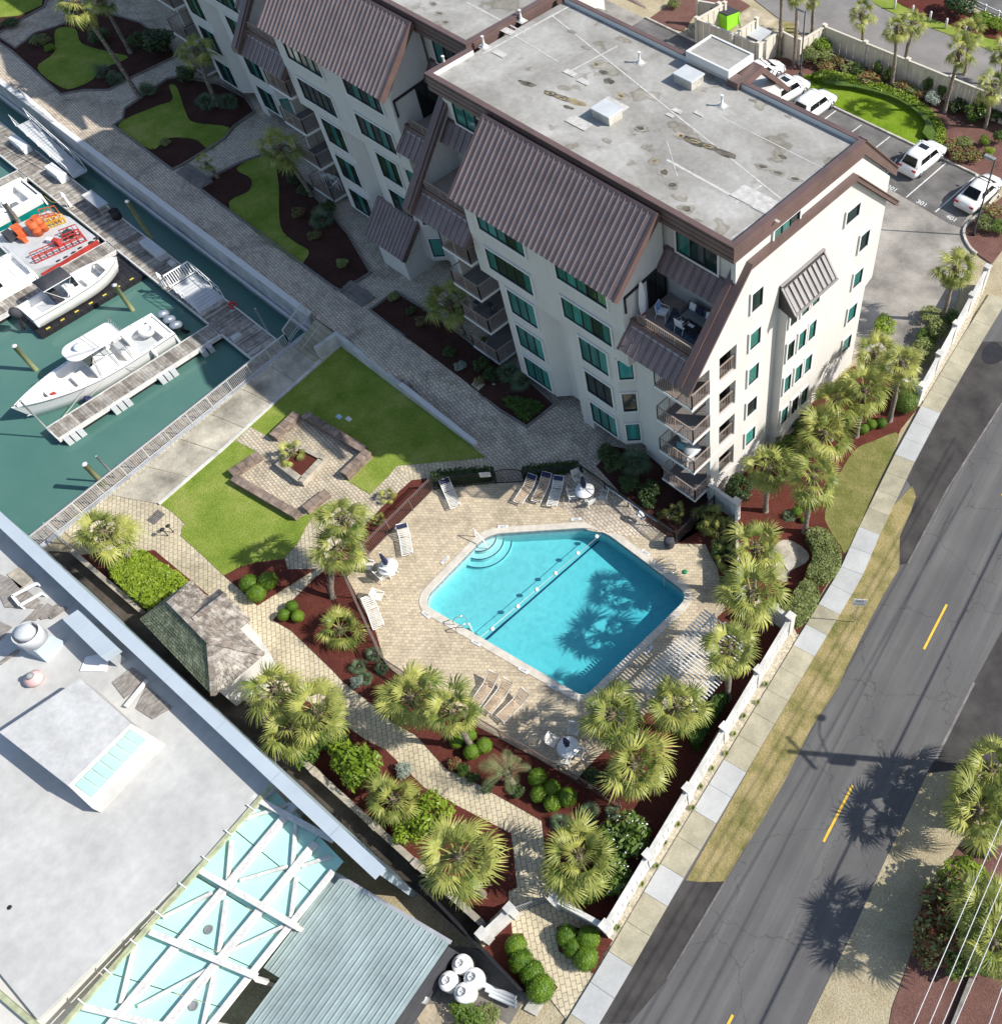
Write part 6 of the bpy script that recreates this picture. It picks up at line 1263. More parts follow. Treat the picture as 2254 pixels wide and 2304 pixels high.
# dock furniture
def boxy(name, label, cat, z, x, y, h0, sx, sy, sz, mat, rz=0, lid=None):
    c = G(z, x, y, h0); t = thing(name, label, cat, (c.x, c.y, h0), rz); mb = MB(); mb.box(-sx/2, sx/2, -sy/2, sy/2, 0, sz); mb.build('case', mat, t, True, .03)
    mb = MB(); mb.hexa([(-sx/2-.03, -sy/2-.03, sz+.002), (sx/2+.03, -sy/2-.03, sz+.002), (sx/2+.03, sy/2+.03, sz+.002), (-sx/2-.03, sy/2+.03, sz+.002), (-sx/2+.05, -sy/2+.03, sz+.14), (sx/2-.05, -sy/2+.03, sz+.14), (sx/2-.05, sy/2-.03, sz+.14), (-sx/2+.05, sy/2-.03, sz+.14)]); mb.build('lid', lid or mat, t, True, .01); return t
boxy('dock_box', 'white dock box on the sunlit end of the long dock', 'dock box', 'm', 580, 160, DZ, 2.1, .75, .55, m_white)
boxy('dock_box', 'pale blue-grey dock box on the shaded long dock', 'dock box', 'm', 1520, 900, DZ, 2.5, .75, .5, m_ltgrey)
boxy('dock_box', 'white dock box beside the gangway rails at the top left', 'dock box', 1, 130, 840, DZ, 2.2, .7, .5, m_white)
boxy('step_box', 'small pale box next to the pale dock box', 'box', 'm', 1690, 1025, DZ, .5, .4, .25, m_ltgrey)
boxy('power_pedestal', 'white power pedestal lying pale on the shaded dock end', 'pedestal', 'o', 975, 840, DZ, .35, .7, .3, m_ltgrey, 0)
for i, (z, x, y, lab) in enumerate((('m', 690, 450, 'white power pedestal on the sunlit part of the long dock'), ('m', 1610, 1230, 'white power pedestal by the black float on the long dock'))):
    c = G(z, x, y, DZ); t = thing('power_pedestal', lab, 'pedestal', tuple(c)); mb = MB(); mb.hexa([(-.13, -.1, 0), (.13, -.1, 0), (.13, .1, 0), (-.13, .1, 0), (-.1, -.08, 1.05), (.1, -.08, 1.05), (.1, .08, 1.05), (-.1, .08, 1.05)]); mb.build('column', m_white, t, True, .02); mb = MB(); mb.hexa([(-.17, -.14, 1.05), (.17, -.14, 1.05), (.17, .14, 1.05), (-.17, .14, 1.05), (-.06, -.05, 1.3), (.06, -.05, 1.3), (.06, .05, 1.3), (-.06, .05, 1.3)]); mb.build('lamp_head', m_white, t, True)
    mb = MB(); mb.tube([(.1, -.15, .7), (.3, -.3, .1), (.5, -.1, .03), (.3, .2, .03), (.0, -.3, .03)], .025, 6); mb.build('shore_cable', m_rope, t, True)
c = G('m', 990, 480, DZ); t = thing('cleaning_table', 'steel fish-cleaning table on the edge of the shaded dock', 'table', (c.x, c.y, DZ)); mb = MB(); mb.box(-1.2, 1.2, -.4, .4, .86, .9); mb.box(-1.2, 1.2, -.42, -.38, .9, 1.0); mb.box(-1.2, 1.2, .38, .42, .9, 1.0); mb.box(-1.22, -1.18, -.4, .4, .9, 1.0); mb.box(1.18, 1.22, -.4, .4, .9, 1.0); mb.build('table_top', m_galv, t, True)
for x in (-1.1, 1.1):
    for y in (-.35, .35): mb = MB(); mb.bar((x, y, 0), (x, y, .86), .05, .05, (1, 0, 0)); mb.build('leg', m_galv, t, True)
c = G('m', 1150, 565, DZ); t = thing('trash_drum', 'black drum at the end of the steel fish-cleaning table', 'bin', (c.x, c.y, DZ)); mb = MB(); mb.lathe([(.3, 0), (.36, .1), (.38, .7), (.34, .72), (.32, .5), (.1, .45)], 16); mb.build('shell', m_blackpl, t, True)
# gangways
def gangway(c, w, L, z0, z1, rz, label, rails=True):
    t = thing('gangway', label, 'gangway', c, rz); n = int(L/.3); mb = MB()
    mb.hexa([(-L/2, -w/2, z0-.1), (L/2, -w/2, z1-.1), (L/2, w/2, z1-.1), (-L/2, w/2, z0-.1), (-L/2, -w/2, z0), (L/2, -w/2, z1), (L/2, w/2, z1), (-L/2, w/2, z0)]); mb.build('deck', m_ltgrey, t, True)
    for i in range(n): q = (i+.5)/n; x = -L/2+L*q; z = z0+(z1-z0)*q; mb = MB(); mb.box(x-.03, x+.03, -w/2+.05, w/2-.05, z+.002, z+.025); mb.build('tread_cleat', m_galv, t, True)
    for s in (-1, 1):
        mb = MB(); y = s*(w/2+.03); a, b = Vector((-L/2, y, z0)), Vector((L/2, y, z1))
        mb.tube([a, a+UP*1.0, b+UP*1.0, b], .03, 6); mb.tube([a+UP*.5, b+UP*.5], .022, 6)
        for i in range(1, 5): p = lerp(a, b, i/5); mb.tube([p, p+UP*1.0], .022, 6)
        mb.build('handrail', m_white, t, True)
    return t
gangway((-84.2, 16.0, DZ), 1.15, 7.2, 1.6, .12, 0, 'white aluminium gangway from the seawall down to the long dock, top left')
g2 = gangway((-61.2, 14.3, DZ), 2.0, 3.2, .5, .06, 0, 'pale gangway with slatted gate lying across the shaded dock')
mb = MB()
for i in range(12): mb.bar((-1.65, -1.0+2.0*i/11, .55), (-1.75, -1.0+2.0*i/11, 1.5), .06, .03, (1, 0, 0))
mb.bar((-1.65, -1.0, .6), (-1.65, 1.0, .6), .06, .08); mb.bar((-1.76, -1.0, 1.52), (-1.76, 1.0, 1.52), .06, .08); mb.build('slatted_gate', m_white, g2, True)
a = G(1, 240, 700, 1.0)
alu_rail([tuple(T(1, 155, 575)), tuple(T(1, 330, 720))], 'white railing at the top of the gangway beside the seawall', mat=m_white)
c = T('m', 1710, 560); t = thing('fire_hydrant', 'small red hydrant on the promenade edge', 'hydrant', tuple(c)); mb = MB(); mb.lathe([(.16, 0), (.16, .06), (.1, .08), (.1, .5), (.14, .52), (.13, .58), (.05, .7)], 12); mb.build('barrel', m_red, t, True); mb = MB(); mb.tube([(-.2, 0, .38), (.2, 0, .38)], .05, 8); mb.build('outlet', m_red, t, True)
c = G('o', 930, 530, DZ); t = thing('life_jacket', 'red life jacket dropped on the edge of the shaded dock', 'life jacket', tuple(c)); mb = MB(); mb.smooth = True
mb.loft([[(.3*math.cos(v)*(1+.3*math.cos(u)), .24*math.sin(v)*(1+.35*math.cos(u)), .1+.1*math.sin(u)) for u in [2*math.pi*j/8 for j in range(8)]] for v in [.4+5.4*q/16 for q in range(17)]], True, True, True); mb.build('collar', m_red, t, True); mb = MB(); mb.box(-.02, .02, -.3, .3, .05, .09); mb.build('strap', m_blackpl, t, True)
# mooring lines
def rope(pts, label, mat=m_rope, r=.018):
    tag(MB().tube([Vector(p) for p in pts], r, 5).build('mooring_line', mat), label, 'rope')
rope([G('n', 850, 900, -.6), G('n', 700, 1100, -.95), G('n', 590, 1230, DZ+.05)], 'mooring line from the big boat to the outer finger dock')
rope([G('n', 880, 1000, -.9), G('n', 1130, 735, -.8), G('n', 1330, 720, DZ+.05)], 'mooring line amidships of the big boat')
rope([G('m', 430, 350, -.8), G('m', 500, 405, -1.3), G('m', 610, 425, DZ+.05)], 'sagging yellow mooring line of the top-left boat', mk('yellow_rope', (.55, .42, .12), .8))
# ---------------------------------------------------------------- restaurant with white roof, bath house
rest = thing('restaurant', 'low restaurant building with white coated roof and pale blue parapet', 'building', (-30, -8, 0))
ra = R(2.85); E1 = Vector((math.cos(ra), math.sin(ra), 0)); E2 = Vector((-math.sin(ra), math.cos(ra), 0)); RO = Vector((-30.4, -3.25, 0))   # on the parapet line
def RP(s, t, z): return RO+E1*s+E2*t+UP*z
def rbox(mb, s0, s1, t0, t1, z0, z1): return mb.hexa([RP(s0, t0, z0), RP(s1, t0, z0), RP(s1, t1, z0), RP(s0, t1, z0), RP(s0, t0, z1), RP(s1, t0, z1), RP(s1, t1, z1), RP(s0, t1, z1)])
ZR = 4.0; ZP = 5.15
mb = MB(); rbox(mb, -17.6, 6.6, -40, .12, -2, ZR-.25); mb.build('wall', m_stucco, rest)
mb = MB(); rbox(mb, -17.6, 6.7, -12.4, -.1, ZR-.24, ZR); rbox(mb, -17.6, 3.0, -40, -12.4, ZR-.9, ZR-.6); mb.build('roof', m_wroof, rest)
mb = MB(); rbox(mb, -17.6, 13.9, -.12, .16, 0, ZP); pw = mb.build('parapet', mk('parapet_blue', (.36, .44, .48), .7, .08, .8), rest)
for s in range(-17, 14, 4):
    mb = MB(); rbox(mb, s+.01, min(s+3.99, 13.95), -.36, .22, ZP+.002, ZP+.07); mb.build('cap', m_coping_w, pw)
mb = MB(); rbox(mb, -17.6, -17.3, -40, -.12, 0, ZP); mb.build('parapet', m_coping_w, rest)
# gutter along the low roof edge
gu = [G(7, 1560, 575, ZR), G(7, 930, 1290, ZR), G(7, 370, 1946, ZR)]; gd = (gu[2]-gu[0]).normalized(); gs = Vector((-gd.y, gd.x, 0))
for i in range(9):
    a, b = gu[0]+gd*(1.32*i+.02), gu[0]+gd*(1.32*(i+1)-.02); mb = MB(); mb.bar(a+UP*.02, b+UP*.02, .2, .14); mb.build('gutter', m_gutter, rest)
    mb = MB(); mb.bar(a+gs*-.25+UP*.1, a+gs*.22+UP*.1, .05, .04); mb.build('gutter_strap', m_white, rest)
a, b = G(7, -100, 1690, ZR), G(7, 230, 1975, ZR); mb = MB(); mb.bar(a+UP*.02, b+UP*.02, .2, .14); mb.build('gutter', m_gutter, rest)
# skylight house
sk = thing('skylight_box', 'white roof box with a strip of mint skylight panes on the restaurant roof', 'skylight', tuple(G(7, 450, 380, ZR)))
ZS = 5.45; c0, c1, c2, c3 = G(7, 460, -20, ZS), G(7, 0, 285, ZS), G(7, 390, 590, ZS), G(7, 750, 235, ZS)
e0, e1_ = G(7, 500, 745, 4.35), G(7, 928, 288, 4.75)
mb = MB(); mb.hexa([(c1.x, c1.y, ZR), (c2.x+.4, c2.y, ZR), (c3.x+.4, c3.y, ZR), (c0.x, c0.y, ZR), c1, c2, c3, c0]); mb.build('box', m_wroof, sk)
mb = MB(); mb.prism([(p.x, p.y) for p in offset_poly([(c1.x, c1.y), (c2.x, c2.y), (c3.x, c3.y), (c0.x, c0.y)], .1) and [c1, c2, c3, c0]], ZS+.002, ZS+.06); mb.build('top', mk('white_box_top', (.54, .54, .53), .8, .12, .8, .14, 4), sk)
mp_ = mk('mint_pane', (.27, .50, .43), .4, .06, .8)
lo0, lo1 = G(7, 520, 690, 4.75), G(7, 870, 315, 4.75)
mb = MB(); mb.hexa([(c2.x, c2.y, ZR), (lo0.x+.2, lo0.y-.1, ZR), (lo1.x+.2, lo1.y+.1, ZR), (c3.x, c3.y, ZR), (c2.x, c2.y, ZS-.02), (lo0.x+.2, lo0.y-.1, 4.68), (lo1.x+.2, lo1.y+.1, 4.68), (c3.x, c3.y, ZS-.02)]); fr = mb.build('sloped_frame', m_wroof, sk)
for i in range(7):
    t0, t1 = .05+.9*i/7+.008, .05+.9*(i+1)/7-.008
    a, b = lerp(c2, c3, t0), lerp(c2, c3, t1); c, d = lerp(lo0, lo1, t1), lerp(lo0, lo1, t0); nn = UP*.07
    p = [lerp(a, d, .18)+nn, lerp(b, c, .18)+nn, lerp(b, c, .88)+nn*1.2, lerp(a, d, .88)+nn*1.2]; mb = MB(); mb.poly([p[3], p[2], p[1], p[0]]); mb.hexa([q-UP*.05 for q in (p[3], p[2], p[1], p[0])]+[q-UP*.004 for q in (p[3], p[2], p[1], p[0])]); mb.build('pane', mp_, fr)
# exhaust fan, duct and boards
c = G('p', 480, 1170, ZR); f = thing('exhaust_fan', 'large round exhaust fan on a square base on the restaurant roof', 'roof fan', (c.x, c.y, ZR), .3)
mb = MB(); mb.hexa([(-.62, -.62, 0), (.62, -.62, 0), (.62, .62, 0), (-.62, .62, 0), (-.5, -.5, .9), (.5, -.5, .9), (.5, .5, .9), (-.5, .5, .9)]); mb.build('base', m_coping_w, f, True)
mb = MB(); mb.lathe([(.4, .9), (.62, 1.0), (.66, 1.5), (.64, 1.75), (.6, 1.75), (.58, 1.3), (.3, 1.25)], 24); mb.build('shroud', m_ltgrey, f, True); mb = MB(); mb.lathe([(.05, 1.3), (.42, 1.35), (.44, 1.85), (.4, 1.95), (.05, 1.98)], 24); mb.build('cowl', m_ltgrey, f, True)
d0, d1, d2, d3 = G('p', 640, 880, 5.3), G('p', 790, 778, 5.3), G('p', 1190, 1160, 5.3), G('p', 1030, 1262, 5.3)
dt = thing('air_duct', 'long pale blue sheet-metal duct beside the parapet on the restaurant roof', 'duct', (d3.x, d3.y, ZR))
for i in range(3):
    t0, t1 = i/3+.003, (i+1)/3-.003; q = [lerp(d0, d3, t0), lerp(d0, d3, t1), lerp(d1, d2, t1), lerp(d1, d2, t0)]; mb = MB(); mb.hexa([p-UP*.55 for p in q]+q); mb.build('section', m_coping_w, dt)
mb = MB(); mb.box(d3.x-.1, d3.x+.0, d3.y+.1, d3.y+.6, ZR, 4.75); mb.box(d0.x+.2, d0.x+.3, d0.y+.1, d0.y+.6, ZR, 4.75); mb.build('stand', m_galv, dt)
def board(zp, mat, name, label, th=.05, h=ZR):
    P = [G(*q, h) for q in zp]; c = sum(P, Vector())/len(P); mb = MB(); mb.prism([(p.x, p.y) for p in P], h+.01, h+.01+th); return tag(mb.build(name, mat), label, 'board')
board([('p', 825, 1410), ('p', 885, 1270), ('p', 1150, 1210), ('p', 1080, 1415)], m_white, 'roof_board', 'bright white board under the end of the roof duct', .08)
board([('p', 1150, 1525), ('p', 1350, 1370), ('p', 1500, 1480), ('p', 1275, 1690)], m_slab_grey, 'plywood_sheet', 'grey plywood sheet above the pale timber near the parapet')
board([('p', 1390, 1790), ('p', 1500, 1560), ('p', 1760, 1780), ('p', 1560, 1900)], m_slab_grey, 'plywood_sheet', 'grey plywood sheet below the pale timber near the parapet')
board([('p', 0, 420), ('p', 130, 470), ('p', 420, 690), ('p', 380, 770), ('p', 60, 760), ('p', 0, 640)], m_slab_grey, 'plywood_sheet', 'large grey plywood sheet under the white frame on the roof')
board([('p', 75, 420), ('p', 200, 350), ('p', 360, 460), ('p', 210, 570)], m_stone, 'plywood_sheet', 'tan plywood offcut at the top left of the restaurant roof')
board([('p', 0, 900), ('p', 130, 960), ('p', 0, 1100)], m_slab_grey, 'plywood_sheet', 'grey plywood corner at the left edge of the restaurant roof')
a, b = G('p', 1280, 1770, ZR+.15), G('p', 1500, 1500, ZR+.15); tag(MB().bar(a, b, .16, .14).build('roof_timber', m_beam), 'pale timber bar lying across the plywood sheets', 'timber')
fr = thing('roof_frame', 'white rectangular frame standing on the left of the restaurant roof', 'frame', tuple(G('p', 200, 720, ZR))); q = [G('p', *p, ZR+.35) for p in ((125, 640), (205, 735), (430, 610))]+[G('p', 380, 510, ZR+.35)]
for a, b in ((q[0], q[1]), (q[1], q[2]), (q[0], q[3])): mb = MB(); mb.bar(a, b, .12, .1); mb.build('bar', m_white, fr)
for p in q: mb = MB(); mb.bar((p.x, p.y, ZR), p, .08, .08, (1, 0, 0)); mb.build('leg', m_white, fr)
pl = thing('plank_stack', 'stack of weathered planks behind the exhaust fan', 'planks', tuple(G('p', 560, 800, ZR))); rnd = random.Random(5)
for i in range(9): a, b = G('p', 220+rnd.uniform(-20, 20)+42*i*.9, 920+rnd.uniform(-10, 10)-8*i, ZR+.06), G('p', 420+40*i*.8+rnd.uniform(-20, 20), 720+rnd.uniform(-10, 10)+4*i, ZR+.06); mb = MB(); mb.bar(a, b, .14, .05+.01*i); mb.build('plank', m_wood, pl)
c = G('p', 370, 1500, ZR); t = thing('roof_bag', 'crumpled pink and grey bag on the restaurant roof', 'bag', tuple(c)); mb = MB(); mb.smooth = True; mb.lathe([(.1, 0), (.42, .08), (.46, .25), (.3, .42), (.08, .5)], 12); mb.build('sack', mk('pink_sack', (.62, .42, .40), .8), t, True); mb = MB(); mb.smooth = True; mb.lathe([(.05, .42), (.2, .5), (.16, .62), (.02, .68)], 9); mb.build('sack_neck', m_midgrey, t, True)
a, b = G('p', 0, 1330, ZR+.1), G('p', 190, 1190, ZR+.1); tag(MB().bar(a, b, .12, .12).build('roof_timber', m_wood), 'weathered timber left of the exhaust fan base', 'timber')
# cracks / ponding on white roof are part of its coating; dark spots
for i, (x, y, r_) in enumerate(((55, 1283, .1), (770, 1260*0+1290, .0))):
    if r_: c = G(7, x, y, ZR); mb = MB(); mb.lathe([(r_, 0), (r_, .02), (.02, .025)], 12, (c.x, c.y, ZR+.002)); mb.build('roof_drain', m_blackpl, rest)
# ---- mint canopy with white timber grid
cn = thing('canopy', 'mint translucent canopy under a grid of white timbers beside the white roof', 'canopy', tuple(G(7, 1300, 1500, 0))); ZC = 3.55
q = [G(7, 1545, 590, ZC), G(7, 1930, 905, ZC), G(7, 1930, 1060, ZC), G(7, 1690, 1395, ZC), G(7, 1460, 1690, ZC), G(7, 1190, 1965, ZC), G(7, 860, 2230, ZC), G(7, 370, 1960, ZC)]
A0, A1 = G(7, 1545, 590, ZC), G(7, 355, 1960, ZC); B0, B1 = G(7, 1960, 1020, ZC), G(7, 1190, 1965, ZC)
B1 = B0+(B1-B0)*1.12
for i in range(3):        # panels between the long beams, four bays long
    for j in range(5):
        t0, t1 = j/5+.002, (j+1)/5-.002; s0, s1 = i/3+.004, (i+1)/3-.004
        p = [lerp(lerp(A0, A1, t0), lerp(B0, B1, t0), s0), lerp(lerp(A0, A1, t0), lerp(B0, B1, t0), s1), lerp(lerp(A0, A1, t1), lerp(B0, B1, t1), s1), lerp(lerp(A0, A1, t1), lerp(B0, B1, t1), s0)]
        mb = MB(); mb.hexa([v-UP*.03 for v in p][::-1]+p[::-1]); mb.build('panel', m_mint, cn)
for pts in (((1690, 690), (680, 1895)), ((1800, 915), (950, 1950)), ((1900, 1075), (1205, 1950))):
    a, b = G(7, *pts[0], ZC+.15), G(7, *pts[1], ZC+.15); b = a+(b-a)*1.15; mb = MB(); mb.bar(a, b, .34 if pts[0][0] < 1900 else .24, .2); mb.build('beam', m_beam, cn)
for pts in (((1150, 1075), (1690, 1390)), ((860, 1422), (1460, 1675)), ((480, 1850), (1000, 1975)), ((1440, 650), (1900, 900))):
    a, b = G(7, *pts[0], ZC+.36), G(7, *pts[1], ZC+.36); mb = MB(); mb.bar(a, b, .26, .2); mb.build('beam', m_beam, cn)
for pts in (((1320, 900), (1300, 1130)), ((1690, 760), (1670, 1040)), ((1400, 780), (1660, 690)), ((1370, 1130), (1640, 1050)), ((1690, 1110), (1660, 1340)), ((1290, 1240), (1250, 1540)), ((930, 1340), (1210, 1200)), ((1320, 1530), (1620, 1390)), ((770, 1500), (690, 1830)), ((1220, 1670), (1160, 1950)), ((790, 1850), (1200, 1630)), ((1720, 1050), (1890, 990))):
    a, b = G(7, *pts[0], ZC+.12), G(7, *pts[1], ZC+.12); mb = MB(); mb.bar(a, b, .15, .14); mb.build('brace', m_beam, cn)
for x, y in ((1190, 1410), (1105, 1845)): c = G(7, x, y, ZC); mb = MB(); mb.lathe([(.2, 0), (.2, .05), (.15, .06), (.13, .03)], 16, (c.x, c.y, ZC)); mb.build('port_vent', m_midgrey, cn)
for x, y in ((1690, 1395), (1460, 1690), (1205, 1950)): c = G(7, x, y, ZC); mb = MB(); mb.bar((c.x, c.y, 0), (c.x, c.y, ZC), .18, .18, (1, 0, 0)); mb.build('post', m_beam, cn)
# ---- corrugated annex
an = thing('annex', 'lean-to annex with pale teal corrugated metal roof', 'building', (-15.5, -6, 0)); ZA = 3.2
c0, c1, c2 = G(7, 1905, 1100, ZA), G(8, 660, 1490, ZA), G(7, 1485, 1622, ZA); u = (c1-c0); L_ = u.length; u /= L_; v = (c2-c0); W_ = v.length; v /= W_
mb = MB(); p = [c0+u*.15+v*.1, c0+u*(L_-.15)+v*.1, c0+u*(L_-.15)+v*(W_+2), c0+u*.15+v*(W_-.15)]
mb.hexa([(w.x, w.y, 0) for w in p][::-1]+[(w.x, w.y, ZA-.75) for w in p][::-1]); mb.build('wall', m_dkgrey, an)
np_ = 21; fall = Vector((0, 0, -.35/W_)); pr = [(0, 0), (.0, .05), (.05, .05), (.06, .005), (.5, .0), (.52, .02), (.56, .02), (.58, 0), (1.0, 0)]
for i in range(np_):
    mb = MB(); w = L_/np_; a = c0+u*(w*i); rr = []
    for s in (0, W_+ (2.2 if i > 2 else .0)):
        rr.append([a+u*(x*w*.995)+v*s+fall*s+UP*h for x, h in pr])
    mb.loft(rr, False); mb.build('roof_sheet', m_corr, an)
mb = MB(); mb.bar(c0-v*.08-UP*.08, c1-v*.08-UP*.08, .16, .14); mb.build('gutter', m_galv, an)
# ---- alley, low walls
sheet('alley', [tuple(RP(-17.5, .2, 0))[:2], tuple(RP(21, .2, 0))[:2], (-9.3, -2.0), (-10.2, -1.15), (-12.8, -1.15), (-23.7, -1.7), (-39.9, -2.4), (-46.6, -2.9)], m_dirt, .02)
wp = [tuple(G(4, 440, 1222))[:2], tuple(G(4, 822, 1552))[:2]]; o = kerb('garden_wall', wp, .26, .7, m_stone, kind=None); tag(o, 'low tan block wall between the hedge and the dark alley', 'wall')
W1 = [tuple(G(8, -180, 440))[:2], tuple(G(8, 870, 1392))[:2]]
gw = thing('garden_wall', 'low pale wall between the palm bed and the alley by the restaurant', 'wall', (*W1[0], 0)); n = 9
for i in range(n):
    a, b = Vector((*W1[0], 0)), Vector((*W1[1], 0)); p, q = lerp(a, b, (i+.01)/n), lerp(a, b, (i+.99)/n); mb = MB(); mb.bar(p+UP*.4, q+UP*.4, .22, .8); mb.build('panel', m_whitewall, gw)
    mb = MB(); mb.bar(p+UP*.82, q+UP*.82, .3, .05); mb.build('coping', m_stone, gw)
    if i in (1, 4, 6): mb = MB(); mb.bar(p, p+UP*.98, .36, .36, (1, 0, 0)); mb.build('pillar', m_stone, gw)
sheet('service_yard', MP((8, 660, 1500), (8, 840, 1530), (8, 1100, 1790), (8, 1000, 1960), (8, 300, 1960)), mk('yard_concrete', (.19, .175, .15), .95, .3, .7, .2, 8), .025)
sheet('sand_patch', MP((8, 740, 1450), (8, 900, 1450), (8, 845, 1530)), m_sand, .035)
sheet('sand_patch', MP((8, 440, 1840), (8, 700, 1830), (8, 830, 1850), (8, 1010, 1960), (8, 500, 1960)), m_sand, .035)
o = tag(MB().bar(Vector((*tuple(RP(14.2, .55, 0))[:2], .75)), Vector((*tuple(G(8, 1090, 1765))[:2], .75)), .1, 1.5).build('black_fence', m_blackmetal), 'long low black fence between the alley and the propane yard', 'fence')
# propane tanks
tl = ['farthest of the four white propane tanks, nearest the black fence', 'white propane tank on the right of the group of four', 'white propane tank on the left of the group of four', 'nearest of the four white propane tanks']
for i, (x, y) in enumerate(((-12.28, -3.02), (-11.45, -3.05), (-12.2, -3.86), (-11.33, -3.72))):
    t = thing('propane_tank', tl[i], 'gas tank', (x, y, .03)); r_ = .43; mb = MB(); mb.lathe([(.3, 0), (.4, .06), (r_, .16), (r_, 1.05), (.4, 1.2), (.28, 1.28), (.1, 1.31)], 24); mb.build('vessel', m_white, t, True)
    mb = MB(); mb.lathe([(.2, 1.25), (.2, 1.44), (.17, 1.46), (.15, 1.3)], 18); mb.build('collar', m_ltgrey if i % 2 else m_white, t, True); mb = MB(); mb.lathe([(.05, 1.3), (.05, 1.42), (.02, 1.45)], 8); mb.tube([(0, 0, 1.4), (.2, .05, 1.42)], .015, 5); mb.build('valve', m_galv, t, True)
c = G(8, 490, 1790, .9); t = thing('barrel', 'open steel barrel at the corner of the corrugated annex', 'barrel', (c.x, c.y, .03)); mb = MB(); mb.lathe([(.3, 0), (.3, .9), (.28, .9), (.27, .5), (.05, .48)], 18); mb.build('drum', m_galv, t, True); mb = MB(); mb.smooth = True; mb.lathe([(.02, .5), (.2, .55), (.16, .75), (.02, .8)], 8); mb.build('contents', m_dkgrey, t, True)
c = G(8, 950, 1800, .6); t = thing('roof_tarp', 'grey and white tarp roll lying beside the propane tanks', 'tarp', (c.x, c.y, .03)); mb = MB()
for i in range(3): a, b = G(8, 850+20*i, 1720+30*i, .4), G(8, 1040, 1800+25*i, .4); mb.tube([a, lerp(a, b, .5)+UP*.06, b], .12-.02*i, 8)
mb.build('roll', m_ltgrey, t)
c = G(8, 1155, 1870); mb = MB(); mb.prism([tuple(G(8, *p))[:2] for p in ((1085, 1865), (1125, 1800), (1200, 1830), (1160, 1905))], 0, .06); tag(mb.build('paving_slab', m_kerb), 'loose grey slab by the clipped row of balls', 'slab')
# ---- bath house with shingle roof
bh = thing('bath_house', 'small white bath house with weathered cedar shingle roof', 'building', (-34, -1.2, 0)); Z0, Z1 = 2.6, 4.0
ex0, ex1, ey0, ey1, ry, rx0, rx1 = -37.5, -30.75, -2.72, .32, -1.08, -36.1, -32.45
mb = MB(); mb.box(ex0+.35, ex1-.4, ey0+.3, ey1-.3, 0, Z0); mb.build('wall', m_stucco, bh)
mb = MB(); mb.hexa([(ex0, ey0, Z0-.06), (ex1, ey0, Z0-.06), (ex1, ey1, Z0-.06), (ex0, ey1, Z0-.06), (rx0, ry-.01, Z1-.05), (rx1, ry-.01, Z1-.05), (rx1, ry+.01, Z1-.05), (rx0, ry+.01, Z1-.05)]); rf = mb.build('roof', m_shingle, bh)
def shingles(a, b, c, d, rows, mat, parent, per=.22, seed=1):
    """courses of shingles from eave a-b up to ridge d-c, joined"""
    rnd = random.Random(seed); mb = MB(); a, b, c, d = map(Vector, (a, b, c, d)); nrm = (b-a).cross(d-a).normalized()
    if nrm.z < 0: nrm = -nrm
    for r in range(rows):
        t0, t1 = r/rows, (r+1.25)/rows; t1 = min(t1, 1.0); p, q = lerp(a, d, t0), lerp(b, c, t0); p2, q2 = lerp(a, d, t1), lerp(b, c, t1); L = (q-p).length; n = max(1, int(L/per)); x = 0.0; k0 = 0
        while x < 1-1e-3:
            w = rnd.uniform(.7, 1.4)/n; x1 = min(1.0, x+w); e = rnd.uniform(0, .01); mb.m = rnd.choice([0, 0, 1, 2])
            P = [lerp(p, q, x+.004), lerp(p, q, x1-.004), lerp(p2, q2, x1-.004), lerp(p2, q2, x+.004)]
            mb.hexa([P[0], P[1], P[2], P[3], P[0]+nrm*(.035+e), P[1]+nrm*(.035+e), P[2]+nrm*.008, P[3]+nrm*.008]); x = x1
    return mb
ms1 = mk('shingle_pale', (.42, .38, .33), .95, .35, 2.5, .4, 12); ms2 = mk('shingle_brown', (.27, .225, .19), .95, .35, 2.5, .4, 12); msg2 = mk('mossy_shingle_pale', (.26, .285, .20), .95, .3, 1.5, .3, 11); msg3 = mk('mossy_shingle_dark', (.145, .17, .11), .95, .3, 1.5, .3, 11)
for (P, mm, sd, nm) in ((((ex0, ey0, Z0), (ex1, ey0, Z0), (rx1, ry, Z1), (rx0, ry, Z1)), [m_shingle_g, msg2, msg3], 1, 'mossy_shingles'), (((ex1, ey1, Z0), (ex0, ey1, Z0), (rx0, ry, Z1), (rx1, ry, Z1)), [m_shingle, ms1, ms2], 2, 'shingles'), (((ex0, ey1, Z0), (ex0, ey0, Z0), (rx0, ry, Z1), (rx0, ry, Z1)), [m_shingle, ms1, msg2], 3, 'shingles'), (((ex1, ey0, Z0), (ex1, ey1, Z0), (rx1, ry, Z1), (rx1, ry, Z1)), [ms1, m_shingle, ms1], 4, 'shingles')):
    o = shingles(*P, 13, mm, rf, seed=sd).build(nm, mm, rf); o['kind'] = 'stuff'
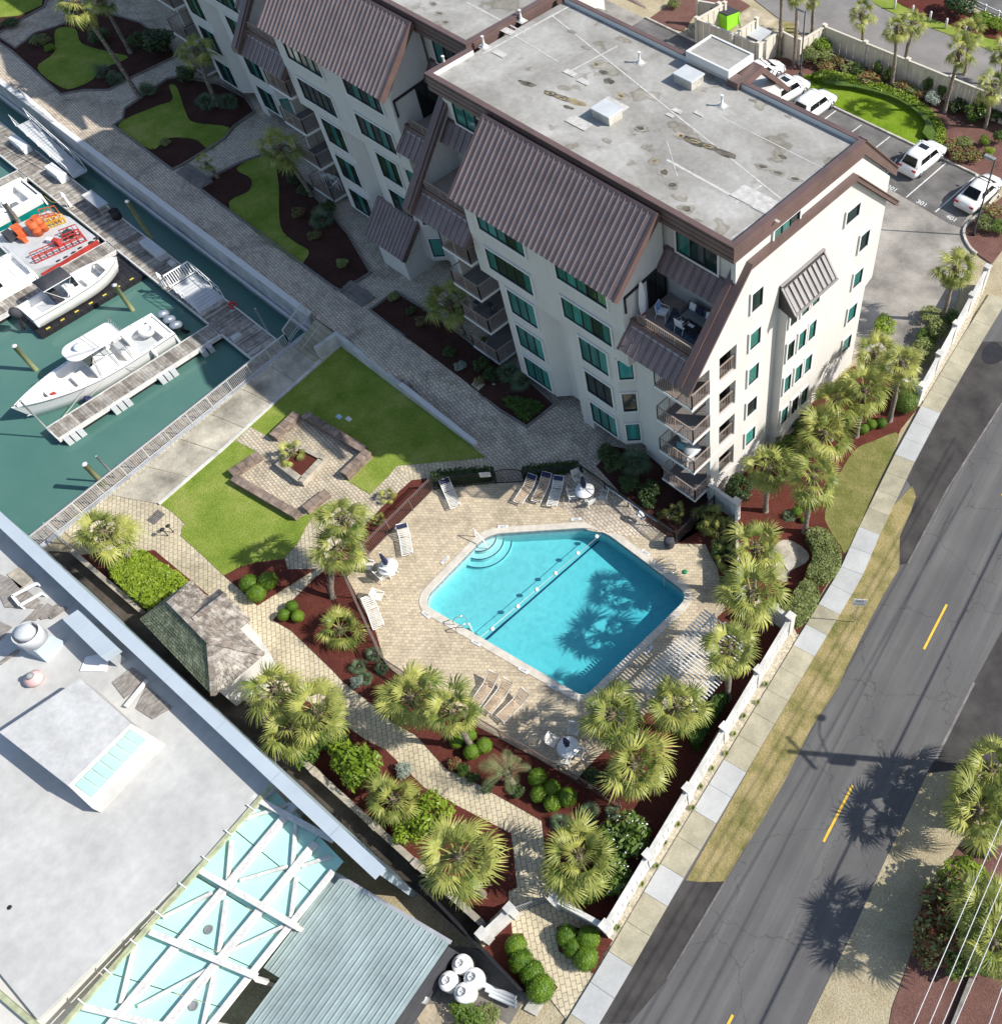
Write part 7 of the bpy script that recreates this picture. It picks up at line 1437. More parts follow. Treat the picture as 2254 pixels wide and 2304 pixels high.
# cross gable over the door
gx0, gx1, gy = -35.75, -32.9, 1.0; gx = -34.3
mb = MB(); mb.hexa([(gx0, -1.0, Z0+.06), (gx1, -1.0, Z0+.06), (gx1, gy, Z0+.06), (gx0, gy, Z0+.06), (gx-.01, -1.0, 3.8), (gx+.01, -1.0, 3.8), (gx+.01, gy-.0, 3.8), (gx-.01, gy-.0, 3.8)]); g2_ = mb.build('door_gable', m_shingle, bh)
for P, sd in ((((gx1, -1.0, Z0+.12), (gx1, gy+.05, Z0+.12), (gx, gy+.05, 3.86), (gx, -1.0, 3.86)), 7), (((gx0, gy+.05, Z0+.12), (gx0, -1.0, Z0+.12), (gx, -1.0, 3.86), (gx, gy+.05, 3.86)), 8)):
    o = shingles(*P, 9, None, g2_, seed=sd).build('shingles', [ms1, m_shingle, ms2], g2_); o['kind'] = 'stuff'
mb = MB(); mb.box(-35.2, -33.5, .0, .8, 0, 2.6); mb.build('door_porch', m_stucco, bh)
me = None
for (a, b) in (((rx0, ry, Z1+.05), (rx1, ry, Z1+.05)), ((ex1, ey1, Z0+.04), (rx1, ry, Z1+.05)), ((ex1, ey0, Z0+.04), (rx1, ry, Z1+.05)), ((gx, -.9, 3.9), (gx, gy+.05, 3.9))):
    a, b = Vector(a), Vector(b); n = int((b-a).length/.24)
    for i in range(n): p, q = lerp(a, b, (i+.02)/n), lerp(a, b, (i+1.05)/n); mb = MB(); mb.bar(p, q-UP*.02, .26, .05); mb.build('ridge_shingle', random.choice([ms1, ms2, m_shingle]), bh)
mb = MB(); zc = lambda x, y: (280+x*.2101, 1280+y*.2101)
pad = []
for x, y in ((1330, 600), (1540, 860), (1650, 1080), (1490, 1330), (1350, 1430), (1030, 1290), (1000, 1200), (1400, 880)):
    sx, sy = zc(x, y); d = CF+CR*((sx-PX)/F)-CU*((sy-PY)/F); t_ = -CAMH/d[2]; pad.append((d[0]*t_, d[1]*t_))
sheet('white_pad', pad, m_whitewall, .05)
sx, sy = zc(1365, 1415); d = CF+CR*((sx-PX)/F)-CU*((sy-PY)/F); t_ = -CAMH/d[2]; c = Vector((d[0]*t_, d[1]*t_, .05))
tag(MB().lathe([(.12, 0), (.17, .3), (.19, .32), (.15, .32), (.14, .1), (.03, .08)], 14, tuple(c)).build('flower_pot', m_pot), 'grey pot on the white pad beside the bath house', 'pot')
# drain grate and bollard on the court
P = [G(4, 838, 1020), G(4, 900, 960), G(4, 942, 985), G(4, 880, 1045)]; t = thing('drain_grate', 'rusty rectangular drain grate beside the lawn corner', 'grate', tuple(P[0])); mb = MB(); mb.prism([(p.x, p.y) for p in P], 0, .02); mb.build('frame', m_dkgrey, t)
for i in range(9): a, b = lerp(P[0], P[1], (i+.5)/9), lerp(P[3], P[2], (i+.5)/9); mb = MB(); mb.bar(a+UP*.03, b+UP*.03, .05, .02); mb.build('bar', m_wood, t)
for i, (x, y) in enumerate(((990, 1088), (958, 1108))):
    c = G(4, x, y); t = thing('path_light', ['path light right beside the lawn corner', 'path light in the paving by the lawn corner'][i], 'lamp', (c.x, c.y, 0)); mb = MB(); mb.lathe([(.03, 0), (.025, .7)], 8); mb.build('stem', m_blackmetal, t, True); mb = MB(); mb.lathe([(.12, .66), (.14, .7), (.04, .78)], 12); mb.build('shade', m_blackmetal, t, True)
# ---------------------------------------------------------------- vegetation
def fan_frond(seed, mat, pet=.72, Rr=.95, n=20, droop=.30):
    rnd = random.Random(seed); mb = MB(); bend = rnd.uniform(.05, .2)
    def c(x): return Vector((x, 0, -bend*x*x))
    p0, p1 = c(0), c(pet); mb.loft([[p+Vector((0, -.022, .012)), p+Vector((0, .022, .012)), p+Vector((0, 0, -.016))] for p in (p0, c(pet*.5), p1)])
    hub = p1
    for i in range(n):
        a = R(-112+224*(i+.5)/n)+rnd.uniform(-.05, .05); L = Rr*(.62+.38*math.cos(a*.5)**1.0)*rnd.uniform(.86, 1.08); w = .029*rnd.uniform(.8, 1.25)
        d = Vector((math.cos(a), math.sin(a), 0)); s = Vector((-d.y, d.x, 0)); cup = .16+rnd.uniform(-.08, .08); dr = droop*rnd.uniform(.7, 1.6)
        h0 = hub-Vector((.06, 0, 0)); pts = []
        for q, ww in ((.04, .35), (.42, 1.0), (.74, .72), (1.0, .06)):
            z = cup*L*q*(1-q)*1.6-dr*L*q**2.6-bend*.25*q
            pts.append((h0+d*(L*q)+Vector((0, 0, z)), ww*w))
        n0 = len(mb.v)
        for p, ww in pts: mb.v += [tuple(p-s*ww), tuple(p+s*ww)]
        for j in range(3): mb.face([n0+2*j, n0+2*j+1, n0+2*j+3, n0+2*j+2])
    return mb.mesh('frond', mat)
def feather_frond(seed, mat, L=1.45, n=22):
    rnd = random.Random(seed); mb = MB()
    def c(q): return Vector((L*q*(1-.12*q), 0, .55*L*q*(1-q*1.15)*.9))
    P = [c(q/8) for q in range(9)]; mb.tube(P, [.02-.0018*i for i in range(9)], 4, caps=False)
    for i in range(n):
        q = .14+.86*i/n; p = c(q); t = (c(min(1, q+.02))-c(q-.02)).normalized(); l = .5*math.sin(math.pi*(.15+.8*q))*rnd.uniform(.85, 1.1)
        for sg in (-1, 1):
            d = (t*.62+Vector((0, sg*.75, .28))).normalized(); w = t*.008; n0 = len(mb.v); m_ = p+d*(l*.55)-UP*(.05*l); e = p+d*l-UP*(.28*l); mb.v += [tuple(p-w), tuple(p+w), tuple(m_+w), tuple(m_-w), tuple(e)]; mb.face([n0, n0+1, n0+2, n0+3]); mb.face([n0+3, n0+2, n0+4])
    return mb.mesh('frond', mat)
FRONDS = [fan_frond(i, m_fan, .80+.06*i, .70+.06*(i % 3), 23, .22+.09*i) for i in range(5)]
DEAD = fan_frond(77, m_dead, .55, .6, 14, .6)
FRONDS_S = [fan_frond(20+i, m_fan_sh, .5, .8, 22, .15+.05*i) for i in range(3)]
FEATH = [feather_frond(40+i, m_pin) for i in range(3)]
m_boot = mk('palm_boots', (.20, .155, .105), .95, .4, 5, .4, 12)
_bm = MB(); _bm.lathe([(.15, -.55), (.22, -.3), (.25, 0), (.2, .2), (.08, .38)], 12)
for i in range(26):
    a = i*2.4; z = -.5+.75*i/26; r_ = .2+.05*(i % 3)*.5; p = Vector((r_*math.cos(a), r_*math.sin(a), z)); _bm.bar(p, p+Vector((math.cos(a)*.16, math.sin(a)*.16, .2)), .09, .03)
BOOT = _bm.mesh('crown', m_boot)
def put_palm(base, h, label, cat='palm tree', name='palm_tree', sc=1.0, n=34, fronds=None, lean=(0, 0), group='fan palms', trunk_r=.16, low=-50, hi=82, seed=None):
    rnd = random.Random(seed if seed is not None else int(abs(base[0]*97+base[1]*31))); fronds = fronds or FRONDS
    t = thing(name, label, cat, (base[0], base[1], base[2]), 0, group)
    top = Vector((lean[0], lean[1], h))
    if h > .5:
        m = 9; P = [Vector((lean[0]*(q/m)**1.6, lean[1]*(q/m)**1.6, h*q/m-.1)) for q in range(m+1)]
        rr = [trunk_r*(1.35 if i == 0 else 1.0+.12*math.sin(i*2.1)+(-.12 if i > m*.6 else 0)) for i in range(m+1)]
        MB().tube(P, rr, 12).build('trunk', m_trunk, t, True)
    c = obj_from(BOOT, 'crown', t); c.location = top; c.scale = (sc*.85,)*3; c.rotation_euler = (0, 0, rnd.uniform(0, 6))
    n = max(10, int(n*.66)); nd = 3 if fronds is FRONDS and h > 1 else 0
    for i in range(n+nd):
        q = min(1, (i+.5)/n); e = hi+(low-hi)*q**.85+rnd.uniform(-13, 13)-(22 if i >= n else 0); o = obj_from(DEAD if i >= n else rnd.choice(fronds), 'frond', c); o.location = (0, 0, .12*(1-q))
        o.rotation_euler = (Matrix.Rotation(i*2.39996+rnd.uniform(-.2, .2), 4, 'Z') @ Matrix.Rotation(-R(e), 4, 'Y') @ Matrix.Rotation(rnd.uniform(-.35, .35), 4, 'X')).to_euler(); s = rnd.uniform(.78, 1.15)/.85*(.8+.2*min(1, q*3)); o.scale = (s, s, s)
    return t
def palm_at(crown, base, label, sc=1.0, n=34, **kw):
    """crown pixel plus base pixel; lean makes up the difference"""
    b = T(*base); d = ray(*crown); tt = math.hypot(b.x, b.y)/math.hypot(d[0], d[1]); h = CAMH+d[2]*tt; c = Vector((d[0]*tt, d[1]*tt, h))
    return put_palm(b, h-b.z, label, sc=sc, n=n, lean=(c.x-b.x, c.y-b.y), **kw)
def palm_h(crown, h, label, sc=1.0, n=34, **kw):
    p = T(*crown); g = hg(p.x, p.y); c = G(*crown, h+g); return put_palm((c.x, c.y, g if c.y > 17.4 else 0), h, label, sc=sc, n=n, **kw)
palm_at((4, 590, 1090), (4, 805, 1285), 'fan palm with thick trunk above the bright hedge at the boardwalk corner', 1.12, 40)
palm_at((5, 20, 1190), (4, 1898, 1460), 'tall fan palm with slim trunk beside the heart-shaped bed', 1.0, 34)
palm_h((5, 50, 1010), 4.8, 'fan palm behind the tall one at the end of the plaza', 1.0, 34)
palm_h((8, -330, 40), 3.2, 'upper fan palm of the cluster beside the bath house pad', 1.05)
palm_h((8, -90, 170), 3.4, 'fan palm at the path edge right of the bath house pad', 1.1, 38)
palm_h((8, -230, 270), 2.6, 'lower fan palm of the cluster beside the garden wall', 1.0)
palm_h((8, 440, 90), 3.3, 'broad fan palm over the bottom left corner of the pool deck', 1.15, 38)
palm_at((8, 680, 170), (8, 785, 365), 'fan palm with visible trunk between the boxwood balls and the deck', 1.0)
palm_h((8, 345, 670), 1.5, 'low fan palm between the two lime shrubs by the garden wall', 1.0, 32)
palm_at((8, 715, 1000), (8, 852, 1210), 'fan palm with stout trunk left of the gate path', 1.18, 42)
palm_h((8, 1400, 1000), 2.4, 'big fan palm in front of the dark shrub at the bottom corner', 1.25, 42)
palm_h((8, 1590, 190), 3.2, 'fan palm above the bottom table at the pergola end', 1.08, 36)
palm_h(('t', 650, 1330), 3.2, 'fan palm growing through the lower end of the pergola', 1.05, 36)
palm_h((8, 1720, 480), 2.8, 'broad fan palm inside the white wall below the pergola', 1.25, 42)
palm_at(('t', 1270, 640), ('t', 1255, 1230), 'fan palm with trunk by the white wall shading the pergola', 1.05, 36)
palm_h((6, 480, 1440), 5.1, 'large fan palm right of the pool by the white return wall', 1.22, 42)
palm_h((6, 510, 1170), 4.9, 'fan palm above the stone patio beside the thin white wall', 1.05, 34)
palm_at((6, 575, 720), (6, 560, 965), 'fan palm with bare trunk on red mulch nearest the balconies', 1.02)
palm_at((6, 830, 770), (6, 783, 1085), 'fan palm with curved trunk above the kidney hedge', 1.12, 38)
palm_h((6, 895, 530), 3.4, 'broad fan palm in the middle of the row against the end wall', 1.2, 40)
palm_h((6, 965, 350), 3.6, 'fan palm in the row against the end wall, left of the trunked one', 1.15, 38)
palm_at((6, 1120, 280), (6, 1075, 540), 'fan palm with visible trunk behind the three small boxwood balls', 1.18, 38)
palm_at((6, 1330, 130), (6, 1265, 452), 'tallest fan palm at the sidewalk end of the street garden', 1.05)
palm_h((6, 1180, 70), 3.4, 'fan palm at the rear corner of the building, behind the tall one', .95)
palm_at((3, 1640, 1530), (3, 1565, 1820), 'fan palm on the kerbed island where the driveway meets the sidewalk', 1.05)
palm_at((3, 1110, 75), (3, 1112, 235), 'fan palm standing beyond the cream fence on the lane, leftmost of those there', .95, 26)
palm_at((3, 1310, 160), (3, 1275, 500), 'tall fan palm in front of the cream fence, left of the pair', 1.0, 30)
palm_at((3, 1400, 130), (3, 1352, 345), 'fan palm beyond the fence tangled with the tall one in front', .95, 26)
palm_at((3, 1665, 290), (3, 1575, 640), 'tall fan palm in front of the cream fence beside the crescent lawn tip', 1.02, 30)
palm_at((3, 1720, 175), (3, 1690, 420), 'fan palm beyond the fence behind the crescent lawn tip', .95, 26)
palm_at((3, 1850, 490), (3, 1808, 725), 'fan palm in front of the cream fence at the right edge', 1.0, 30)
palm_at((3, 1910, 300), (3, 1900, 480), 'fan palm beyond the fence cut by the right edge', .9, 24)
for (bx_, by_, tx, ty, lab) in ((640, 320, 655, -120, 'very tall palm trunk left of the lamp post by the dumpster fence'), (722, 372, 745, -60, 'tall palm trunk just left of the lamp post'), (825, 190, 832, -40, 'tall palm trunk beyond the fence right of the lamp post')):
    palm_at((3, tx, ty), (3, bx_, by_), lab, .9, 24)
palm_at((1, 440, 20), (1, 790, 545), 'very tall leaning palm in the shade at the top left', 1.1, 30, group='palms in the shaded garden')
palm_at((1, 560, -30), (1, 745, 300), 'second tall palm in the shade at the top left', 1.0, 28, group='palms in the shaded garden')
palm_at((1, 1120, 290), (1, 1240, 600), 'shaded palm against the balconies in the second garden bed', 1.0, 28, group='palms in the shaded garden')
palm_at((1, 1590, 850), (1, 1775, 1115), 'shaded palm with thick trunk in the third garden bed', 1.1, 32, group='palms in the shaded garden')
palm_at((1, 1175, 930), (1, 1240, 1010), 'small young palm on the edge of the third shaded bed', .55, 16, group='palms in the shaded garden')
palm_at((2, 660, 1730), (2, 740, 1900), 'shaded palm below the left stack of balconies', 1.1, 34, group='palms in the shaded garden')
palm_h((9, 1840, 510), 2.4, 'fan palm at the right edge above the road verge', 1.15, 38)
palm_h((9, 1770, 730), 2.9, 'fan palm at the right edge throwing shadow on the road', 1.2, 40)
palm_h((9, 1890, 650), 2.2, 'fan palm cut by the right edge behind the roadside one', 1.1, 34)
palm_h((9, 1830, 1290), 4.0, 'upper fan palm among the red-tipped shrubs by the road', 1.15, 38)
palm_h((9, 1860, 1480), 4.0, 'lower fan palm among the red-tipped shrubs by the road', 1.15, 38)
palm_h((8, 985, 520), 1.7, 'silvery feather palm arching over the winding path', 1.05, 18, fronds=FEATH, group='feather palms', low=-25, hi=70, name='feather_palm')
# small palms, sagos, yuccas
def small(z, x, y, label, sc, n, fr, h=.25, name='fan_plant', cat='plant', **kw):
    p = T(z, x, y); put_palm((p.x, p.y, p.z if p.y > 17.4 else 0.03), h, label, cat, name, sc, n, fr, trunk_r=.07, low=-15, hi=80, group=None, **kw)
small(5, 60, 1670, 'fan palmetto left of the brown pool fence', .95, 26, FRONDS, .5)
small(5, 325, 900, 'small fan plant in the narrow mulch strip by the plaza', .4, 14, FRONDS, .3)
small(5, 265, 1030, 'tiny shrub palm in the narrow mulch strip', .3, 10, FRONDS, .2)
small('u', 400, 700, 'young fan palm in the square plaza planter', .6, 18, FRONDS, .7)
for i, (x, y, s_) in enumerate(((150, 1860, .45), (240, 1790, .5), (190, 1930, .4), (280, 1870, .4))): small(5, x, y, ['silvery yucca at the bend of the brown fence', 'upper silvery yucca by the brown fence', 'lower silvery yucca left of the path palms', 'silvery yucca touching the brown fence'][i], s_, 18, FRONDS_S, .1, 'yucca')
for i, (x, y, s_) in enumerate(((1460, 740, .5), (1300, 810, .5), (1590, 750, .4))): small(8, x, y, ['silvery yucca behind the big bottom palm', 'silvery yucca left of the big bottom palm', 'silvery yucca by the end of the pool fence'][i], s_, 18, FRONDS_S, .15, 'yucca')
for i, (z, x, y, s_) in enumerate(((5, 1000, 190, .75), (5, 1080, 240, .7), (5, 1720, 710, .9), (1, 1840, 1270, .9), (1, 1190, 600, .9), (1, 1310, 600, .8), (1, 600, 430, .8), (1, 850, 530, .75), (1, 660, 470, .7))): small(z, x, y, ['blue-green fan plant left of the bay by the promenade', 'blue-green fan plant against the bay by the promenade', 'blue-green fan plant below the end balconies', 'silver-blue fan plant at the end of the third garden bed', 'grey fan plant left in the second shaded bed', 'grey fan plant right in the second shaded bed', 'grey fan plant at the corner of the first shaded bed', 'grey fan plant at the foot of the tall leaning palm', 'grey fan plant on the path side of the first shaded bed'][i], s_, 22, FRONDS_S, .2, 'fan_plant')
small(6, 690, 1000, 'small agave with pale leaves by the boxwood pair', .4, 14, FRONDS_S, .1, 'agave')
small(6, 235, 1030, 'bright fan plant between the pool fence and the thin white wall', .6, 20, FRONDS, .5); small(6, 310, 1100, 'fan plant right of the pool beside the thin white wall', .7, 22, FRONDS, .5); small(6, 340, 1250, 'fan plant beside the right-hand corner of the pool deck', .6, 18, FRONDS, .4); small(6, 50, 990, 'fan plant in the bed behind the corner of the black fence', .45, 14, FRONDS, .4)
# ---- shrubs
_LC = {}
def leaf_cloud(mat, seed, n=900, leaf=.10, shell=.35, lobes=6):
    key = (mat.name, seed, n, leaf)
    if key in _LC: return _LC[key]
    rnd = random.Random(seed); mb = MB(); L = [(Vector((0, 0, 0)), .78)]
    for i in range(lobes):
        a = i*2.4+rnd.uniform(-.3, .3); L.append((Vector((.52*math.cos(a), .52*math.sin(a), rnd.uniform(-.25, .42))), rnd.uniform(.35, .52)))
    two = mat is m_bush_r
    for i in range(n):
        mb.m = 1 if two and rnd.random() < .5 else 0; c, r = rnd.choice(L); d = Vector((rnd.gauss(0, 1), rnd.gauss(0, 1), rnd.gauss(.25, 1))).normalized(); p = c+d*(r*(1-shell*rnd.random()**2)*rnd.uniform(.9, 1.1)); nr = (d+Vector((rnd.gauss(0, .5), rnd.gauss(0, .5), rnd.gauss(.3, .5)))).normalized(); t = nr.cross(Vector((rnd.gauss(0, 1), rnd.gauss(0, 1), rnd.gauss(0, 1)))).normalized(); b = nr.cross(t); s = leaf*rnd.uniform(.6, 1.3)
        n0 = len(mb.v); mb.v += [tuple(p-t*s), tuple(p-b*s*.5), tuple(p+t*s), tuple(p+b*s*.5)]; mb.face([n0, n0+1, n0+2, n0+3])
    _LC[key] = mb.mesh('foliage', [mat, m_bush_o] if two else mat); return _LC[key]
_BC = {}
def ball_mesh(mat, n=1500, leaf=.07):
    if mat.name in _BC: return _BC[mat.name]
    rnd = random.Random(9); mb = MB(); mb.lathe([(.3, -.82), (.72, -.55), (.9, 0), (.72, .55), (.35, .82), (.04, .9)], 14)
    for i in range(n):
        z = 1-2*(i+.5)/n; r = math.sqrt(1-z*z); a = i*2.39996; d = Vector((r*math.cos(a), r*math.sin(a), z)); p = d*(.93+rnd.uniform(-.05, .08)); nr = (d+Vector((rnd.gauss(0, .45), rnd.gauss(0, .45), rnd.gauss(0, .45)))).normalized(); t = nr.cross(Vector((rnd.gauss(0, 1), rnd.gauss(0, 1), rnd.gauss(0, 1)))).normalized(); b = nr.cross(t); s = leaf*rnd.uniform(.6, 1.3); n0 = len(mb.v); mb.v += [tuple(p-t*s), tuple(p-b*s*.6), tuple(p+t*s), tuple(p+b*s*.6)]; mb.face([n0, n0+1, n0+2, n0+3])
    _BC[mat.name] = mb.mesh('foliage', mat); return _BC[mat.name]
STEM = MB().tube([(0, 0, -1), (0, 0, .3)], .12, 6).mesh('stem', m_bark)
def shrub(z, x, y, r, h, mat, label, cat='shrub', name='shrub', me=None, group=None, lift=0.0, seed=None, pz=None, flowers=0):
    p = T(z, x, y, lift) if pz is None else pz; g0 = hg(p.x, p.y) if p.y > 17.4 else 0.0
    rx, ry = (r if isinstance(r, tuple) else (r, r)); sd = int(abs(p.x*13+p.y*7)) % 4 if seed is None else seed
    t = thing(name, label, cat, (p.x, p.y, g0), sd*1.3, group); f = obj_from(me or leaf_cloud(mat, sd, 1000, .11), 'foliage', t); f.location = (0, 0, h*.5); f.scale = (rx, ry, h*.5)
    s = obj_from(STEM, 'stem', t); s.location = (0, 0, h*.45); s.scale = (.5*rx, .5*rx, h*.45)
    if flowers: f2 = obj_from(leaf_cloud(m_flower if flowers == 1 else m_white, 2, 60, .12 if flowers == 1 else .05, .1), 'flowers', t); f2.location = (0, 0, h*.55); f2.scale = (rx*1.02, ry*1.02, h*.52)
    return t
BALL = ball_mesh(m_ball)
BALLS = [(4, 1425, 1385, .55, 'left'), (4, 1530, 1370, .55, 'right'), (4, 1465, 1440, .55, 'lower')]
for z, x, y, r, w in BALLS: shrub(z, x, y, r, 1.0, None, 'clipped boxwood ball, %s one of the trio in the heart-shaped bed' % w, 'shrub', 'boxwood_ball', BALL, 'clipped boxwood balls', .4)
for z, x, y, r, w in ((4, 1665, 1512, .36, 'upper'), (4, 1620, 1562, .36, 'left'), (4, 1700, 1568, .36, 'right')): shrub(z, x, y, r, .7, None, 'small clipped ball, %s one of the trio left of the tall slim palm' % w, 'shrub', 'boxwood_ball', BALL, 'clipped boxwood balls', .3)
for z, x, y, r, w in ((8, 707, 332, .42, 'leftmost of the four balls round the deck palm'), (8, 778, 300, .38, 'ball behind the trunk of the deck palm'), (8, 860, 362, .44, 'ball right of the trunk of the deck palm'), (8, 790, 396, .44, 'ball below the trunk of the deck palm'), (8, 1165, 545, .5, 'ball at the tip of the feather palm'), (8, 1173, 636, .46, 'left ball of the diamond of four below the pool fence'), (8, 1245, 605, .46, 'top ball of the diamond of four below the pool fence'), (8, 1335, 656, .5, 'right ball of the diamond of four below the pool fence'), (8, 1250, 688, .46, 'bottom ball of the diamond of four below the pool fence'), (8, 1042, 1502, .52, 'first ball of the row of four outside the gate'), (8, 1070, 1588, .58, 'second ball of the row of four outside the gate'), (8, 1132, 1655, .58, 'third ball of the row of four outside the gate'), (8, 1182, 1745, .66, 'largest and last ball of the row of four outside the gate'), (8, 1330, 1447, .52, 'upper left ball of the four by the sidewalk'), (8, 1452, 1462, .58, 'upper right ball of the four by the sidewalk'), (8, 1368, 1512, .52, 'middle ball of the four by the sidewalk'), (8, 1438, 1572, .6, 'lowest ball of the four by the sidewalk')):
    shrub(z, x, y, r, r*1.75, None, 'clipped boxwood, '+w, 'shrub', 'boxwood_ball', BALL, 'clipped boxwood balls', r*.75)
for z, x, y, r, w in ((6, 1118, 500, .36, 'left of the three small balls behind the street lawn'), (6, 1163, 474, .36, 'middle of the three small balls behind the street lawn'), (6, 1220, 466, .36, 'right of the three small balls behind the street lawn'), (6, 740, 970, .34, 'small ball by the curved palm trunk'), (6, 776, 1015, .22, 'tiny ball beside the curved palm trunk'), (6, 1355, 345, .85, 'large round ball by the gravel strip at the street garden end')):
    shrub(z, x, y, r, r*1.8, None, 'clipped boxwood, '+w, 'shrub', 'boxwood_ball', BALL if r < .8 else ball_mesh(m_bush_g), 'clipped boxwood balls', r*.75)
# broad-leaf hedges filled over an outline
def hedge(poly, h, mat, label, n=2600, leaf=.11, cat='hedge', name='hedge', core=None, bulge=.22, ink=.25):
    P = [Vector((p[0], p[1])) for p in poly]; c = sum(P, Vector((0, 0)))/len(P); t = thing(name, label, cat, (c.x, c.y, 0)); rnd = random.Random(int(abs(c.x*7))); mb = MB()
    inn = [tuple(c+(p-c)*.9) for p in P]; mb.loft([[(p[0], p[1], 0) for p in inn], [(p[0], p[1], h*.7) for p in inn], [tuple(c+(Vector(p)-c)*.82)+(h*.86,) for p in inn]]); mb.build('core', core or m_bush_d, t)
    fo = MB(); x0, x1, y0, y1 = min(p.x for p in P), max(p.x for p in P), min(p.y for p in P), max(p.y for p in P)
    def inside(q):
        r = False; m = len(P)
        for i in range(m):
            a, b = P[i], P[i-1]
            if (a.y > q.y) != (b.y > q.y) and q.x < (b.x-a.x)*(q.y-a.y)/(b.y-a.y)+a.x: r = not r
        return r
    k_ = 0; tries = 0
    while k_ < n and tries < n*8:
        tries += 1
        if rnd.random() < .72:
            q = Vector((rnd.uniform(x0, x1), rnd.uniform(y0, y1)))
            if not inside(q): continue
            dm = min((q-p).length for p in P); z = h*(.80+.2*min(1, dm/(.35+bulge)))+mnoise.noise(Vector((q.x*1.6, q.y*1.6, 0)))*h*ink*.6; d = Vector((0, 0, 1))
        else:
            i = rnd.randrange(len(P)); q = P[i].lerp(P[i-1], rnd.random()); d = Vector(((q-c).x, (q-c).y, .4)).normalized(); z = h*rnd.uniform(.15, .85); q = q+Vector((d.x, d.y))*rnd.uniform(-.08, .1)
        p = Vector((q.x, q.y, z)); nr = (d+Vector((rnd.gauss(0, .5), rnd.gauss(0, .5), rnd.gauss(0, .5)))).normalized(); tt = nr.cross(Vector((rnd.gauss(0, 1), rnd.gauss(0, 1), rnd.gauss(0, 1)))).normalized(); b = nr.cross(tt); s = leaf*rnd.uniform(.6, 1.3); n0 = len(fo.v); fo.v += [tuple(p-tt*s), tuple(p-b*s*.55), tuple(p+tt*s), tuple(p+b*s*.55)]; fo.face([n0, n0+1, n0+2, n0+3]); k_ += 1
    fo.build('foliage', mat, t); return t
def HP(z, pts, lift, sm=3): return smooth_poly([tuple(G(z, x, y, lift))[:2] for x, y in pts], sm)
hedge(HP(4, [(640, 1290), (800, 1200), (900, 1260), (1060, 1370), (960, 1460), (850, 1515), (700, 1400)], .8), 1.3, m_bush_y, 'large bright lime hedge between the corner palm and the bath house', 4200, .12)
hedge(HP(6, [(790, 1100), (860, 1070), (930, 1110), (980, 1200), (970, 1300), (890, 1370), (790, 1340), (830, 1250), (830, 1190)], .5), 1.0, m_bush_o, 'kidney-shaped clipped hedge beside the stone patio', 3800, .075)
hedge(HP(6, [(690, 1500), (760, 1380), (830, 1380), (860, 1450), (820, 1540), (740, 1615), (660, 1540)], .5), 1.0, m_bush_o, 'rounded clipped hedge between the return wall and the sidewalk', 3200, .075)
hedge(HP('t', [(1180, 1180), (1250, 1240), (1050, 1550), (900, 1810), (800, 1650), (1000, 1330)], .5), 1.0, m_bush_g, 'clipped green hedge inside the white wall under the pergola palms', 3400, .08)
hedge([tuple(p) for p in (G(5, 575, 775), G(5, 910, 745), G(5, 925, 800), G(5, 580, 835))], .75, m_bush_d, 'low dark hedge behind the black fence left of the gate', 1400, .08)
hedge([tuple(p) for p in (G(5, 1090, 745), G(5, 1400, 715), G(5, 1410, 770), G(5, 1095, 795))], .75, m_bush_d, 'low dark hedge behind the black fence above the three loungers', 1400, .08)
hedge([tuple(T(0, *p))[:2] for p in ((955, 765), (1000, 760), (1035, 775), (1000, 805))], 1.3, m_bush_g, 'dark green shrub mass at the promenade corner of the long bed', 1500, .09)
